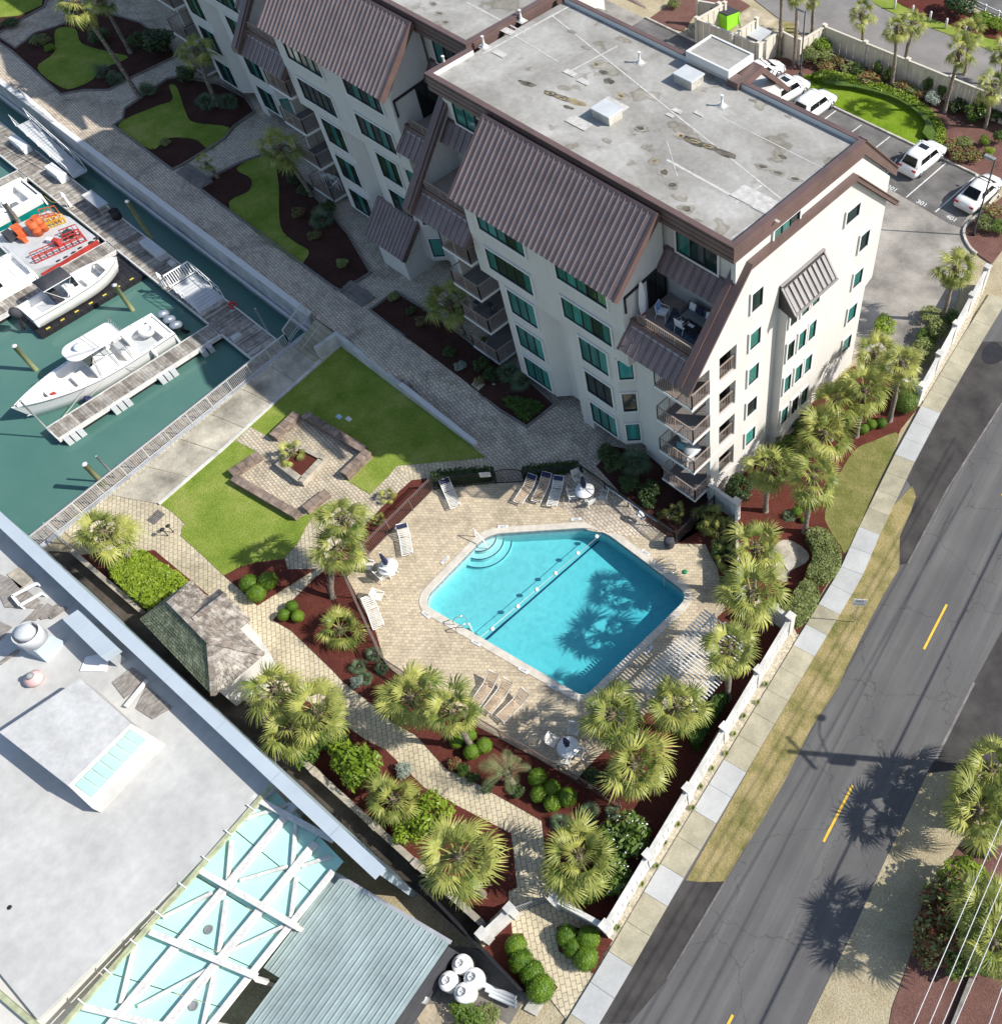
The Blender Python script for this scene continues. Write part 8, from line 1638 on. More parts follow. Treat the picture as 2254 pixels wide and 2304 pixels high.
for i, (z, x, y, r, h, mt, lab) in enumerate((
    (8, 150, 480, (1.35, 1.2), 2.3, m_bush_y, 'tall lime-green shrub by the garden wall, upper of two'), (8, 60, 420, .9, 1.8, m_bush_y, 'lime-green shrub tucked behind the tall one'), (8, 570, 760, (1.2, 1.1), 2.2, m_bush_y, 'tall lime-green shrub by the garden wall, lower of two'), (8, 440, 850, .9, 1.7, m_bush_y, 'lime shrub left of the stout-trunk palm'),
    (8, 1650, 880, 1.35, 2.0, m_bush_g, 'large glossy dark shrub inside the white wall corner, upper half'), (8, 1560, 1110, 1.15, 1.7, m_bush_g, 'glossy dark shrub inside the white wall corner, lower half'), (8, 1440, 1190, .7, 1.1, m_bush_g, 'small dark shrub right of the street gate'), (8, 1475, 540, .55, .9, m_bush_d, 'dark round shrub at the end of the deck'), (8, 690, 465, .4, .6, m_bush_r, 'small rose bush with red flowers by the path'), (8, 740, 500, .4, .6, m_bush_g, 'small green rose bush by the path'), (8, 800, 545, .35, .5, m_bush_d, 'dark little shrub left of the feather palm'), (8, 880, 600, .35, .5, m_bush_d, 'dark little shrub under the feather palm'), (8, 1050, 620, .4, .6, m_bush_d, 'dark shrub right of the feather palm'), (8, 130, 0, .4, .6, m_bush_s, 'silvery shrub at the top of the bottom path'), (8, 400, 500, .5, .6, m_bush_s, 'pale grey shrub at the path edge by the lime shrubs'), (8, 760, 1910, (1.0, .7), .9, m_bush_g, 'green shrub in the sandy yard below the propane tanks'), (8, 880, 1900, .6, .5, m_bush_o, 'thin olive shrub beside the green one in the yard'),
    (8, 0, 330, .8, 1.3, m_bush_g, 'green shrub under the path palm by the bath house'), (8, -160, 400, .9, 1.3, m_bush_g, 'dark green shrub by the garden wall under the cluster palms'),
    (6, 410, 840, 1.0, 1.6, m_bush_d, 'dark shrub against the base of the end wall'), (6, 690, 620, 1.1, 1.5, m_bush_g, 'green shrub in the palm row at the end wall'), (6, 780, 480, 1.0, 1.4, m_bush_g, 'green shrub higher in the palm row at the end wall'), (6, 740, 700, .9, 1.3, m_bush_o, 'olive shrub between the two trunked palms'), (6, 800, 930, .4, .5, m_bush_d, 'dark tuft behind the curved palm trunk'), (6, 300, 1180, .6, .9, m_bush_d, 'dark shrub between pool deck and thin white wall, upper'), (6, 350, 1380, .6, .9, m_bush_d, 'dark shrub between pool deck and thin white wall, lower'), (6, 1450, 60, (.9, 1.2), 1.6, m_bush_o, 'large olive shrub by the slotted wall at the driveway'), (6, 1540, -60, (.8, 1.0), 1.3, m_bush_o, 'olive shrub behind the slotted wall, farther up'),
    (5, 840, 130, .6, .9, m_bush_d, 'dark round shrub in the promenade bed, left one'), (5, 900, 190, .6, .9, m_bush_d, 'dark round shrub in the promenade bed, right one'), (5, 830, 225, .4, .5, m_bush_r, 'rusty little shrub in the promenade bed'), (5, 720, 140, .45, .5, m_bush_s, 'pale tuft in the promenade bed'), (5, 660, 60, .5, .5, m_bush_d, 'low dark shrub at the upper end of the promenade bed'),
    (5, 1600, 690, .8, 1.0, m_bush_d, 'dark shrub left below the end balconies'), (5, 1680, 810, .7, .9, m_bush_d, 'dark shrub in the middle below the end balconies'), (5, 1790, 850, .8, 1.0, m_bush_d, 'dark shrub right below the end balconies'), (5, 1560, 640, .7, .9, m_bush_d, 'dark shrub at the corner of the entrance path'), (5, 1870, 990, .35, .5, m_bush_r, 'small rusty shrub behind the black fence'), (5, 1800, 920, .5, .7, m_bush_d, 'round dark shrub against the black fence'),
    (1, 230, 230, .9, .8, m_bush_o, 'olive shrub at the left end of the first shaded bed'), (1, 280, 270, .5, .6, m_bush_y, 'yellow-green shrub in the first shaded bed'), (1, 900, 230, 1.6, 1.8, m_bush_d, 'large dark clipped shrub below the top balconies'), (1, 560, 200, 1.1, 1.2, m_bush_d, 'dark shrub at the foot of the two tall palms'), (1, 780, 230, .9, 1.1, m_bush_d, 'dark shrub behind the two tall palms'), (1, 1060, 420, 1.0, 1.3, m_bush_d, 'dark shrub on the path side of the second bed'), (1, 940, 810, .5, .5, m_bush_o, 'small olive shrub in the round mulch bed'), (1, 1700, 1210, .6, .7, m_bush_r, 'rusty shrub in the third shaded bed'), (1, 1790, 1340, .6, .4, m_bush_r, 'low rusty shrub at the end of the third shaded bed'), (1, 1680, 1020, .6, .7, m_bush_d, 'dark shrub left in the third shaded bed'), (1, 1740, 1080, .7, .7, m_bush_d, 'dark shrub by the thick-trunk palm'), (1, 1860, 1180, .7, .9, m_bush_d, 'round dark shrub behind the silver-blue fan plant'), (1, 60, 130, .8, .7, m_bush_d, 'dark shrub at the top left corner'), (1, 430, 60, 1.0, 1.2, m_bush_d, 'dark shrub at the top edge left of the tall palms'),
    (2, 500, 1830, .5, .6, m_bush_r, 'rusty round shrub by the promenade, lower bed'), (2, 340, 1690, .45, .6, m_bush_o, 'pale small shrub at the start of the lower bed'), (2, 440, 1770, .4, .4, m_bush_d, 'low dark shrub in the lower bed'), (2, 50, 1500, .5, .6, m_bush_o, 'small olive shrub by the dark garden steps'),
    (9, 1590, 1230, (1.5, 1.3), 2.6, m_bush_r, 'red-tipped shrub by the road, upper mass'), (9, 1680, 1130, (1.3, 1.2), 2.4, m_bush_y, 'lime-green shrub above the red-tipped mass'), (9, 1560, 1430, (1.4, 1.2), 2.4, m_bush_r, 'red-tipped shrub by the road, lower mass'), (9, 1650, 1400, (1.2, 1.2), 2.4, m_bush_y, 'lime-green shrub in the middle of the red-tipped mass'), (9, 1700, 1560, (1.3, 1.0), 2.0, m_bush_g, 'green shrub below the red-tipped mass'), (9, 1510, 1530, 1.0, 1.6, m_bush_r, 'low red-tipped shrub nearest the road'), (9, 1760, 1250, 1.2, 2.4, m_bush_g, 'green shrub behind the lime one by the road'), (9, 1890, 1560, 1.2, 1.6, m_bush_g, 'green shrub at the right edge below the palms'))):
    shrub(z, x, y, r, h, mt, lab, lift=h*.5, flowers=1 if 'flowers' in lab else 2 if 'glossy' in lab else 0)
tr_red = None
# planting along the cream fence
for i, (z, x, y, r, h, mt, lab) in enumerate((
    (3, 850, 310, 1.5, 1.6, m_bush_o, 'big olive shrub in the fence corner by the lamp post'), (3, 880, 270, 1.0, 1.8, m_bush_y, 'yellow-green shrub behind the big olive one'), (3, 900, 380, .8, .7, m_bush_r, 'rusty shrub left in the row behind the crescent lawn'), (3, 960, 350, .9, .9, m_bush_r, 'second rusty shrub in the row behind the crescent lawn'), (3, 1040, 390, 1.0, .9, m_bush_o, 'olive-brown shrub in the row behind the crescent lawn'), (3, 1090, 400, .9, 1.0, m_bush_d, 'dark shrub in the row behind the crescent lawn'), (3, 1150, 445, 1.2, .9, m_bush_r, 'orange-brown shrub behind the middle of the crescent lawn'), (3, 1200, 390, .45, 1.6, m_bush_g, 'upright green shrub left against the fence'), (3, 1255, 420, .45, 1.5, m_bush_g, 'upright green shrub right of the tall palm trunk'), (3, 1330, 490, .8, .9, m_bush_r, 'red shrub right of the tall palm trunk'), (3, 1390, 510, .7, .8, m_bush_o, 'olive shrub right of the red one'), (3, 1430, 540, .6, .8, m_bush_r, 'crimson shrub in the fence row'), (3, 1480, 480, .5, 1.7, m_bush_g, 'upright shrub by the fence above the crimson one'), (3, 1510, 560, .8, 1.2, m_bush_s, 'pale grass-like clump by the second tall palm'), (3, 1560, 520, .45, 1.4, m_bush_g, 'upright shrub by the fence near the second tall palm'), (3, 1650, 600, .9, 1.0, m_bush_d, 'dark shrub at the foot of the fence right of the second palm'), (3, 1760, 630, 1.2, 1.5, m_bush_g, 'large green shrub left of the right-edge palm'), (3, 1880, 650, 1.0, 1.3, m_bush_d, 'dark shrub right of the right-edge palm'), (3, 1625, 830, .9, .8, m_bush_r, 'red shrub behind the centre white car, left'), (3, 1690, 810, .8, .8, m_bush_o, 'olive shrub behind the centre white car'), (3, 1660, 880, .9, .8, m_bush_r, 'red shrub nearest the centre white car'), (3, 1740, 880, .9, .8, m_bush_r, 'bright red shrub left of the white sedan'), (3, 1805, 800, .5, 1.0, m_bush_y, 'yellow-green upright shrub behind the sedan'), (3, 1830, 860, .5, .7, m_bush_y, 'small yellow-green shrub behind the sedan'), (3, 1890, 780, .6, 1.2, m_bush_g, 'green shrub at the right edge behind the sedan'), (3, 1860, 1200, .9, .9, m_bush_r, 'red-green shrub on the lamp island, upper'), (3, 1810, 1270, .9, .9, m_bush_o, 'olive shrub on the lamp island, lower'), (3, 1890, 1290, .8, .9, m_bush_g, 'green shrub on the lamp island at the right'), (3, 1500, 1790, .9, .8, m_bush_o, 'olive shrub on the island by the driveway palm'), (3, 1600, 1800, .8, .7, m_bush_g, 'green shrub behind the driveway palm trunk'), (3, 1480, 1920, .9, .9, m_bush_g, 'round green shrub below the driveway island'), (3, 1240, 1850, .9, 1.2, m_bush_y, 'spiky yellow-green shrub at the building corner by the driveway'), (3, 1800, 110, 1.2, 1.0, m_bush_y, 'lime shrub across the lane, left'), (3, 1880, 140, 1.0, 1.0, m_bush_y, 'lime shrub across the lane, right'), (3, 1670, 20, 1.8, 2.0, m_bush_d, 'dark tree-like shrub at the top right'), (3, 40, 20, .7, .7, m_bush_o, 'tan shrub at the top beside the dumpster yard'))):
    shrub(z, x, y, r, h, mt, lab, lift=h*.5)
hedge(HP(3, [(830, 425), (920, 410), (1100, 450), (1290, 505), (1450, 590), (1550, 690), (1580, 770), (1560, 830), (1510, 820), (1535, 760), (1500, 690), (1400, 610), (1250, 535), (1000, 470), (850, 455)], .3, 2), .55, m_bush_y, 'low curved lime hedge round the crescent lawn', 4200, .11, core=m_bush_g, bulge=.1)
for i in range(14): # dry grass tufts in the gravel
    q = i/13; p = lerp(G(9, 560, 15), G(8, 1610, 1390), q); small_ = None
    t = thing('grass_tuft', 'dry grass tuft in the shell gravel strip outside the white wall', 'grass', (p.x+.15*math.sin(i*2), p.y, .02), i, 'grass tufts along the gravel strip'); mb = MB(); rnd = random.Random(i)
    for j in range(26): a = j*2.4; d = Vector((math.cos(a), math.sin(a), 0)); w = Vector((-d.y, d.x, 0))*.012; mb.poly([-w, w, d*.12+UP*.16+w, d*.12+UP*.16-w]); e = d*rnd.uniform(.15, .3)+UP*.12; mb.poly([d*.12+UP*.16-w, d*.12+UP*.16+w, e])
    mb.build('blades', m_bush_o, t, True)
# ---------------------------------------------------------------- cars, lamps, fences behind, wires, terrace furniture
def car(label, rear, front, suv, mat, sunroof=False):
    f, r = Vector(front), Vector(rear); c = (f+r)/2; rz = math.atan2(f.y-r.y, f.x-r.x); t = thing('parked_car', label, 'car', (c.x, c.y, -.005), rz, 'white cars in the parking stalls')
    L = 4.75 if not suv else 4.65; W = .92; zb = 1.0 if suv else .88; zr = 1.68 if suv else 1.44
    st = [(-L/2, .72, .62, .30), (-L/2+.1, .86, zb-.02, .24), (-L/2+.5, W, zb+.03, .2), (-1.0, W+.01, zb+.02, .18), (0, W+.01, zb, .18), (.9, W, zb-.02, .18), (1.45, W-.01, zb-.04, .2), (L/2-.45, W-.05, zb-.14, .22), (L/2-.12, .78, zb-.30, .26), (L/2, .62, .58, .34)]
    mb = MB(); mb.smooth = True
    mb.loft([[(x, -w*.94, zl), (x, -w, (zl+zt)*.45), (x, -w*.97, zt-.08), (x, -w*.86, zt), (x, -w*.4, zt+.035), (x, w*.4, zt+.035), (x, w*.86, zt), (x, w*.97, zt-.08), (x, w, (zl+zt)*.45), (x, w*.94, zl)] for x, w, zt, zl in st]); mb.build('body', mat, t, True)
    if suv: gh = [(-L/2+.2, .60, .82, zb+.02), (-L/2+.62, .70, .80, zr-.07), (-L/2+1.1, .72, .80, zr), (.1, .73, .80, zr), (.55, .70, .8, zr-.06), (1.35, .66, .8, zb+.0)]
    else: gh = [(-L/2+.75, .58, .8, zb+.03), (-L/2+1.45, .60, .78, zr-.05), (-.4, .62, .79, zr), (.15, .62, .79, zr-.01), (.5, .6, .79, zr-.07), (1.35, .62, .8, zb)]
    mb = MB(); mb.smooth = True; mb.loft([[(x, -w1, zb-.05), (x, -(w1+(w0-w1)*.75), zb+(z-zb)*.7), (x, -w0*.94, z-.005), (x, -w0*.5, z+.025), (x, w0*.5, z+.025), (x, w0*.94, z-.005), (x, (w1+(w0-w1)*.75), zb+(z-zb)*.7), (x, w1, zb-.05)] for x, w0, w1, z in gh]); cab = mb.build('cabin', mat, t, True)
    # glass: windscreen, rear window, side windows
    def pane(pts, name): mb = MB(); mb.poly(pts); mb.poly(pts[::-1]); mb.build(name, m_carglass, cab, True)
    e = .022
    xa, xb = gh[-1][0], gh[-3][0]; za, zb2 = gh[-1][3]+.05, gh[-3][3]-.02; n_ = Vector((za-zb2, 0, xa-xb)); n_ = Vector((abs(zb2-za), 0, abs(xa-xb))).normalized()*.05
    pane([Vector((xa-.06, -.66, za))+n_, Vector((xa-.06, .66, za))+n_, Vector((xb+.08, .56, zb2+.01))+n_, Vector((xb+.08, -.56, zb2+.01))+n_], 'windscreen')
    xa, xb = gh[0][0], gh[1][0] if suv else gh[1][0]; za, zb2 = gh[0][3]+.04, gh[1][3]-.01; n_ = Vector((-abs(zb2-za), 0, abs(xa-xb))).normalized()*.05
    m_keep = m_carglass
    pane([Vector((xa+.03, .64, za))+n_, Vector((xa+.03, -.64, za))+n_, Vector((xb-.02, -.54, zb2))+n_, Vector((xb-.02, .54, zb2))+n_], 'rear_window')
    x0, x1 = gh[1][0]+(.15 if suv else -.1), gh[-2][0]+.25
    for sg in (-1, 1):
        for q0, q1 in ((x0, (x0+x1)/2-.04), ((x0+x1)/2+.04, x1)):
            z0, z1 = zb+.06, zr-.16; ya, yb = sg*(.835), sg*(.775 if suv else .70); s0 = .12 if q0 == x0 else 0; s1 = .38 if q1 == x1 else 0
            pts = [(q0, ya, z0), (q1, ya, z0), (q1-s1, yb, z1), (q0+s0, yb, z1)]; pane([Vector(p) for p in pts], 'side_window')
        mb = MB(); mb.obox((.95, sg*1.0, zb+.1), (1, 0, 0), (0, 1, 0), (0, 0, 1), .07, .1, .07); mb.build('mirror', mat, t, True, .02)
        mb = MB(); mb.obox((-L/2+.07, sg*.66, zb-.12), (1, 0, 0), (0, 1, 0), (0, 0, 1), .06, .17, .07); mb.build('tail_lamp', m_tail, t, True, .01)
        mb = MB(); mb.obox((L/2-.16, sg*.6, zb-.3), (1, 0, 0), (0, 1, 0), (0, 0, 1), .08, .15, .06); mb.build('headlight', m_chrome, t, True, .02)
        for x in (-1.4, 1.38):
            mb = MB(); mb.lathe([(.2, -.1), (.32, -.1), (.345, -.06), (.345, .06), (.32, .1), (.2, .1)], 20); mb.xf(Matrix.Translation((x, sg*.82, .345)) @ Matrix.Rotation(math.pi/2, 4, 'X')); w = mb.build('wheel', m_tyre, t, True)
            mb = MB(); mb.lathe([(.04, -.085), (.22, -.1), (.22, .1), (.04, .085)], 14); mb.xf(Matrix.Translation((x, sg*.835, .345)) @ Matrix.Rotation(math.pi/2, 4, 'X')); mb.build('rim', m_rim, w, True)
    mb = MB(); mb.box(-L/2-.012, -L/2+.02, -.26, .26, .62, .76); mb.build('number_plate', m_white, t, True)
    if sunroof: mb = MB(); mb.box(-.5, .05, -.4, .4, zr+.02, zr+.034); mb.build('sunroof', m_carglass, t, True)
    return t
car('white SUV with sunroof parked by stall number 201', G('q', 800, 600), G('q', 1160, 310), True, m_car, True)
car('white sedan parked by stall number 401 beside the lamp island', G('q', 1450, 1000), G('q', 1800, 680), False, m_carsil)
car('white SUV with big sunroof half hidden behind the roof edge', G(3, 590, 600), G(3, 760, 500), True, m_car, True)
car('white SUV behind the roof edge, nearest the empty stalls', G(3, 740, 700), G(3, 920, 570), True, m_car)
car('white car almost hidden behind the stair tower', G(3, 440, 480), G(3, 610, 410), False, m_car)
# lamp posts
for (base, top, lab, arm) in (((3, 1740, 1335), (3, 1862, 905), 'black lamp post on the kerbed island beside the sedan', (-1, .1)), ((3, 757, 430), (3, 790, 60), 'black lamp post between the tall palm trunks by the fence', (-1, 0))):
    b = G(*base); h = height_at(*top, b); t = thing('lamp_post', lab, 'lamp post', tuple(b)); mb = MB(); mb.lathe([(.16, 0), (.16, .25), (.07, .3), (.055, h)], 10); mb.build('pole', m_blackmetal, t, True)
    mb = MB(); mb.obox((arm[0]*.45, arm[1]*.45, h-.05), (1, 0, 0), (0, 1, 0), (0, 0, 1), .42, .16, .08); mb.build('lamp_head', m_midgrey, t, True, .03); mb = MB(); mb.box(-.8, -.2, -.12, .12, h-.15, h-.131); mb.build('lens', m_trim, t, True)
# cream board fence behind the car park
def board_fence(pts, h, label, bw=.3, posts=3.0, mat=m_pvc):
    P = [Vector(p) for p in pts]; t = thing('board_fence', label, 'fence', tuple(P[0])); me = None
    for a, b in zip(P, P[1:]):
        L = (b-a).length; d = (b-a)/L; n = max(1, round(L/posts)); s = Vector((-d.y, d.x, 0))
        for i in range(n):
            p, q = a+d*(L*i/n), a+d*(L*(i+1)/n); l = (q-p).length; k_ = max(2, round(l/bw))
            mb = MB(); mb.bar(p+UP*(h-.04), q+UP*(h-.04), .2, .1); mb.build('cap_rail', mat, t)
            for j in range(k_): u0, u1 = p+d*(l*j/k_+.012), p+d*(l*(j+1)/k_-.012); mb = MB(); mb.bar(u0+UP*(h/2-.05)+s*(.02 if j % 2 else -.02), u1+UP*(h/2-.05)+s*(.02 if j % 2 else -.02), .05, h-.1); mb.build('board', mat, t)
        for i in range(n+1): p = a+d*(L*i/n); mb = MB(); e_ = random.uniform(0, .04); mb.bar(p, p+UP*(h+.05+e_), .26+e_, .26+e_, (1, 0, 0)); mb.bar(p+UP*(h+.052+e_), p+UP*(h+.14+e_), .34+e_, .34+e_, (1, 0, 0)); mb.build('post', mat, t)
HF = 2.1
fa, fb = G('s', 1690, 275, HF), G('r', 2300, 1260, HF); fb = G('r', 1500, 955, HF); fd = (fb-fa).normalized()
board_fence([(fa.x, fa.y, 0), tuple((fa+fd*34).to_2d())+(0,)], HF, 'long cream board fence between the planting and the lane', .36, 4.4)
p0 = G('s', 1690, 275, HF); p1 = G('s', 1430, 430, HF); p2 = G('s', 1220, 320, HF); p3 = G('s', 985, 470, HF); p4 = G('s', 320, 195, HF)
board_fence([(p0.x, p0.y, 0), (p1.x, p1.y, 0)], HF, 'short cream board fence by the big olive shrub', .36, 4)
board_fence([(p1.x, p1.y, 0), (p2.x, p2.y, 0)], HF, 'cream fence panel between the two tall palm trunks', .5, 5)
board_fence([(p2.x, p2.y, 0), (p3.x, p3.y, 0)], HF, 'cream fence along the right side of the bin enclosure', .5, 4)
board_fence([(p3.x, p3.y, 0), (p4.x, p4.y, 0)], HF, 'cream board fence along the front of the bin enclosure', .36, 5)
q0, q1 = G('s', 690, 375, HF), G('s', 960, 200, HF); board_fence([(q0.x, q0.y, 0), (q1.x, q1.y, 0)], HF, 'cream divider between the green dumpster and the grey bin', .36, 4)
q0, q1 = G('s', 320, 195, HF), G('s', 620, 30, HF); board_fence([(q0.x, q0.y, 0), (q1.x, q1.y, 0)], HF, 'cream fence along the left side of the bin enclosure', .36, 4)
q0, q1 = G('s', 330, 0, HF), G('s', 620, 110, HF); q2 = G('s', 330, -150, HF)
board_fence([(q0.x, q0.y, 0), tuple((q0+(G('s', 560, 40, HF)-q0)).to_2d())+(0,)], HF, 'cream fence panel at the top edge left of the dumpster', .5, 4)
# green dumpster and grey bin
A_ = [G('s', 640, 365), G('s', 765, 265), G('s', 620, 180), G('s', 475, 265)]; A_ = [G('s', 645, 360), G('s', 770, 275), G('s', 590, 190), G('s', 470, 280)]
c = sum(A_, Vector())/4; ax = (A_[3]-A_[0]); ay = (A_[1]-A_[0]); t = thing('dumpster', 'bright green dumpster with black ribbed lid in the bin enclosure', 'dumpster', (c.x, c.y, 0), math.atan2(ax.y, ax.x)); lx, ly = ax.length/2, ay.length/2
mb = MB(); mb.hexa([(-lx*.95, -ly*.9, .15), (lx*.95, -ly*.9, .15), (lx*.95, ly*.9, .15), (-lx*.95, ly*.9, .15), (-lx, -ly, 1.25), (lx, -ly, 1.25), (lx, ly, 1.55), (-lx, ly, 1.55)]); mb.build('bin', m_green, t, True)
for i in range(5): x = -lx+2*lx*i/4; mb = MB(); mb.bar((x*.97, -ly*.97, .15), (x*.99, -ly*1.02, 1.25), .1, .08, (0, 1, 0)); mb.build('rib', m_green, t, True)
for s in (-1, 1):
    mb = MB(); mb.hexa([(min(0, s*lx)+.02, -ly-.05, 1.27), (max(0, s*lx)-.02, -ly-.05, 1.27), (max(0, s*lx)-.02, ly+.02, 1.57), (min(0, s*lx)+.02, ly+.02, 1.57), (min(0, s*lx)+.02, -ly-.05, 1.33), (max(0, s*lx)-.02, -ly-.05, 1.33), (max(0, s*lx)-.02, ly+.02, 1.63), (min(0, s*lx)+.02, ly+.02, 1.63)]); ld = mb.build('lid', m_blackpl, t, True)
    for j in range(6): x = min(0, s*lx)+lx*(j+.5)/6; mb = MB(); mb.bar((x, -ly-.03, 1.345), (x, ly, 1.645), .1, .05); mb.build('lid_rib', m_dkgrey, ld, True)
B0_ = [G('s', 870, 440, 1.2), G('s', 985, 440, 1.2)]; c = G('s', 960, 400, .8); t = thing('recycling_bin', 'grey steel bin with pale flat lid right of the green dumpster', 'bin', (c.x, c.y, 0)); mb = MB(); mb.box(-1.0, 1.0, -.75, .75, .1, 1.15); mb.build('bin', m_midgrey, t, True, .02); mb = MB(); mb.hexa([(-1.05, -.8, 1.16), (1.05, -.8, 1.16), (1.05, .8, 1.36), (-1.05, .8, 1.36), (-1.05, -.8, 1.21), (1.05, -.8, 1.21), (1.05, .8, 1.41), (-1.05, .8, 1.41)]); mb.build('lid', m_ltgrey, t, True)
mb = MB(); mb.box(-.3, .0, -.762, -.755, .5, .8); mb.build('sticker', m_white, t, True)
c = G('s', 330, 400); t = thing('cart', 'dark bicycles and cart heaped behind the stair tower', 'bicycle', (c.x, c.y, .0)); mb = MB()
for dx in (-.9, .1, 1.0):
    for v0 in range(16):
        a, b = 2*math.pi*v0/16, 2*math.pi*(v0+1)/16; mb.tube([(dx+.33*math.cos(a), .1*dx, .34+.33*math.sin(a)), (dx+.33*math.cos(b), .1*dx, .34+.33*math.sin(b))], .02, 5, caps=False)
mb.build('wheel', m_tyre, t, True); mb = MB(); mb.tube([(-.9, 0, .34), (-.6, 0, .85), (-.1, 0, .4), (.1, 0, .34)], .022, 6); mb.tube([(-.6, 0, .85), (0, 0, .8), (.1, 0, .34)], .022, 6); mb.build('frame', m_dkgrey, t, True)
# bollards across the lane, white rail fence
for i, (x, y) in enumerate(((670, 95), (870, 170), (1072, 240), (1255, 320), (1470, 410), (1875, 565))):
    c = G('r', x, y); tag(MB().lathe([(.11, 0), (.11, .85), (.08, .9), (.02, .92)], 12, (c.x, c.y, 0)).build('bollard', m_trim), ['first white bollard from the left across the lane', 'second white bollard from the left across the lane', 'third white bollard from the left across the lane', 'fourth white bollard from the left across the lane', 'fifth white bollard, behind a palm crown across the lane', 'white bollard at the right edge across the lane'][i], 'bollard', 'white bollards along the lane')
c = G('s', 1390, 310); tag(MB().lathe([(.11, 0), (.11, .75), (.02, .8)], 12, (c.x, c.y, 0)).build('bollard', m_trim), 'white bollard on the dry grass by the bin enclosure', 'bollard', 'white bollards along the lane')
a, b = G('r', 1540, 120), G('r', 2300, 480); t = thing('rail_fence', 'white two-rail fence at the top right corner', 'fence', tuple(a))
for z in (.5, 1.0): mb = MB(); mb.bar(a+UP*z, b+UP*z, .06, .14); mb.build('rail', m_white, t)
for i in range(6): p = lerp(a, b, i/5); mb = MB(); mb.bar(p, p+UP*1.15, .14, .14, (1, 0, 0)); mb.build('post', m_white, t)
# overhead wires and the utility pole whose shadow crosses the road
def wire(a, b, label, r=.018, sag=.4, n=14, kink=False):
    a, b = Vector(a), Vector(b); pts = [lerp(a, b, i/n)-UP*(sag*4*(i/n)*(1-i/n)) for i in range(n+1)]; tag(MB().tube(pts, r, 5).build('overhead_wire', m_wirem), label, 'wire', 'overhead wires along the street')
wd = unit(Vector((-.181, .983, 0)))
HW = 9.0; rnd = random.Random(2)
for i, (pa, pb, hh) in enumerate((((9, 1410, 1930), (9, 1900, 800), 9.2), ((9, 1500, 1930), (9, 1904, 975), 9.2), ((9, 1570, 1940), (9, 1904, 1150), 9.0), ((9, 1640, 1940), (9, 1904, 1330), 8.8), ((9, 1840, 1930), (9, 1904, 1750), 8.6))):
    a, b = G(*pa, hh), G(*pb, hh); d = (b-a).normalized(); wire(a-d*14, b+d*30, ['leftmost of the overhead wires at the bottom right', 'second overhead wire from the left at the bottom right', 'third overhead wire from the left at the bottom right', 'fourth overhead wire from the left at the bottom right', 'overhead wire in the bottom right corner'][i], .02, .15)
bs = G(9, 1845, 495); sd_dir = Vector((math.cos(SUN_AZ), math.sin(SUN_AZ), 0)); tipS = G(9, 700, 320)
Ls = (tipS-bs).length; hp = Ls*math.tan(SUN_EL); bs2 = bs+sd_dir*2.4; hp += 2.4*math.tan(SUN_EL)
t = thing('utility_pole', 'wooden utility pole beyond the right edge whose shadow crosses the street', 'utility pole', (bs2.x, bs2.y, 0)); mb = MB(); mb.lathe([(.2, -.1), (.17, hp*.5), (.13, hp)], 12); mb.build('pole', m_wood, t, True)
mb = MB(); mb.bar((-1.1, .2, hp-.5), (1.1, -.2, hp-.5), .1, .12); mb.build('crossarm', m_wood, t, True); mb = MB(); mb.lathe([(.05, hp-2.4), (.25, hp-2.3), (.25, hp-1.5), (.05, hp-1.4)], 12, (.42, 0, 0)); mb.build('transformer', m_midgrey, t, True)
mb = MB(); mb.tube([(0, 0, hp-1.6), (-.6, .9, hp-1.2), (-1.0, 1.5, hp-1.2)], .03, 6); mb.lathe([(.05, -.1), (.2, -.05), (.16, .12), (.03, .16)], 10, (-1.1, 1.65, hp-1.25)); mb.build('street_lamp', m_midgrey, t, True)
# thick cable whose shadow runs along the street
s0, s1 = G(9, 1490, 0), G(9, 540, 1930); hcab = 7.2; off = Vector((math.cos(SUN_AZ), math.sin(SUN_AZ), 0))*(hcab/math.tan(SUN_EL)); d = (s1-s0).normalized()
wire(s0+off+UP*hcab-d*40, s1+off+UP*hcab+d*25, 'thick overhead cable bundle that shades the middle of the street', .05, .0, 30)
# timber lying in the bottom right bed
a, b = G(9, 1620, 1950), G(9, 1725, 1685); tag(MB().bar(a+UP*.12, b+UP*.12, .2, .2).build('landscape_timber', m_wood), 'grey timber lying in the mulch at the bottom right', 'timber')
for i, (x, y) in enumerate(((1855, 640), (1820, 945))): c = G(9, x, y, .3); t = thing('utility_box', ['pale green utility box under the right-edge palms', 'dark box at the foot of the right-edge palm'][i], 'utility box', (c.x, c.y, 0)); mb = MB(); mb.box(-.35, .35, -.3, .3, 0, .7); mb.build('case', [m_ltgrey, m_midgrey][i], t, True, .03); mb = MB(); mb.box(-.38, .38, -.33, .33, .702, .74); mb.build('lid', [m_ltgrey, m_dkgrey][i], t, True)
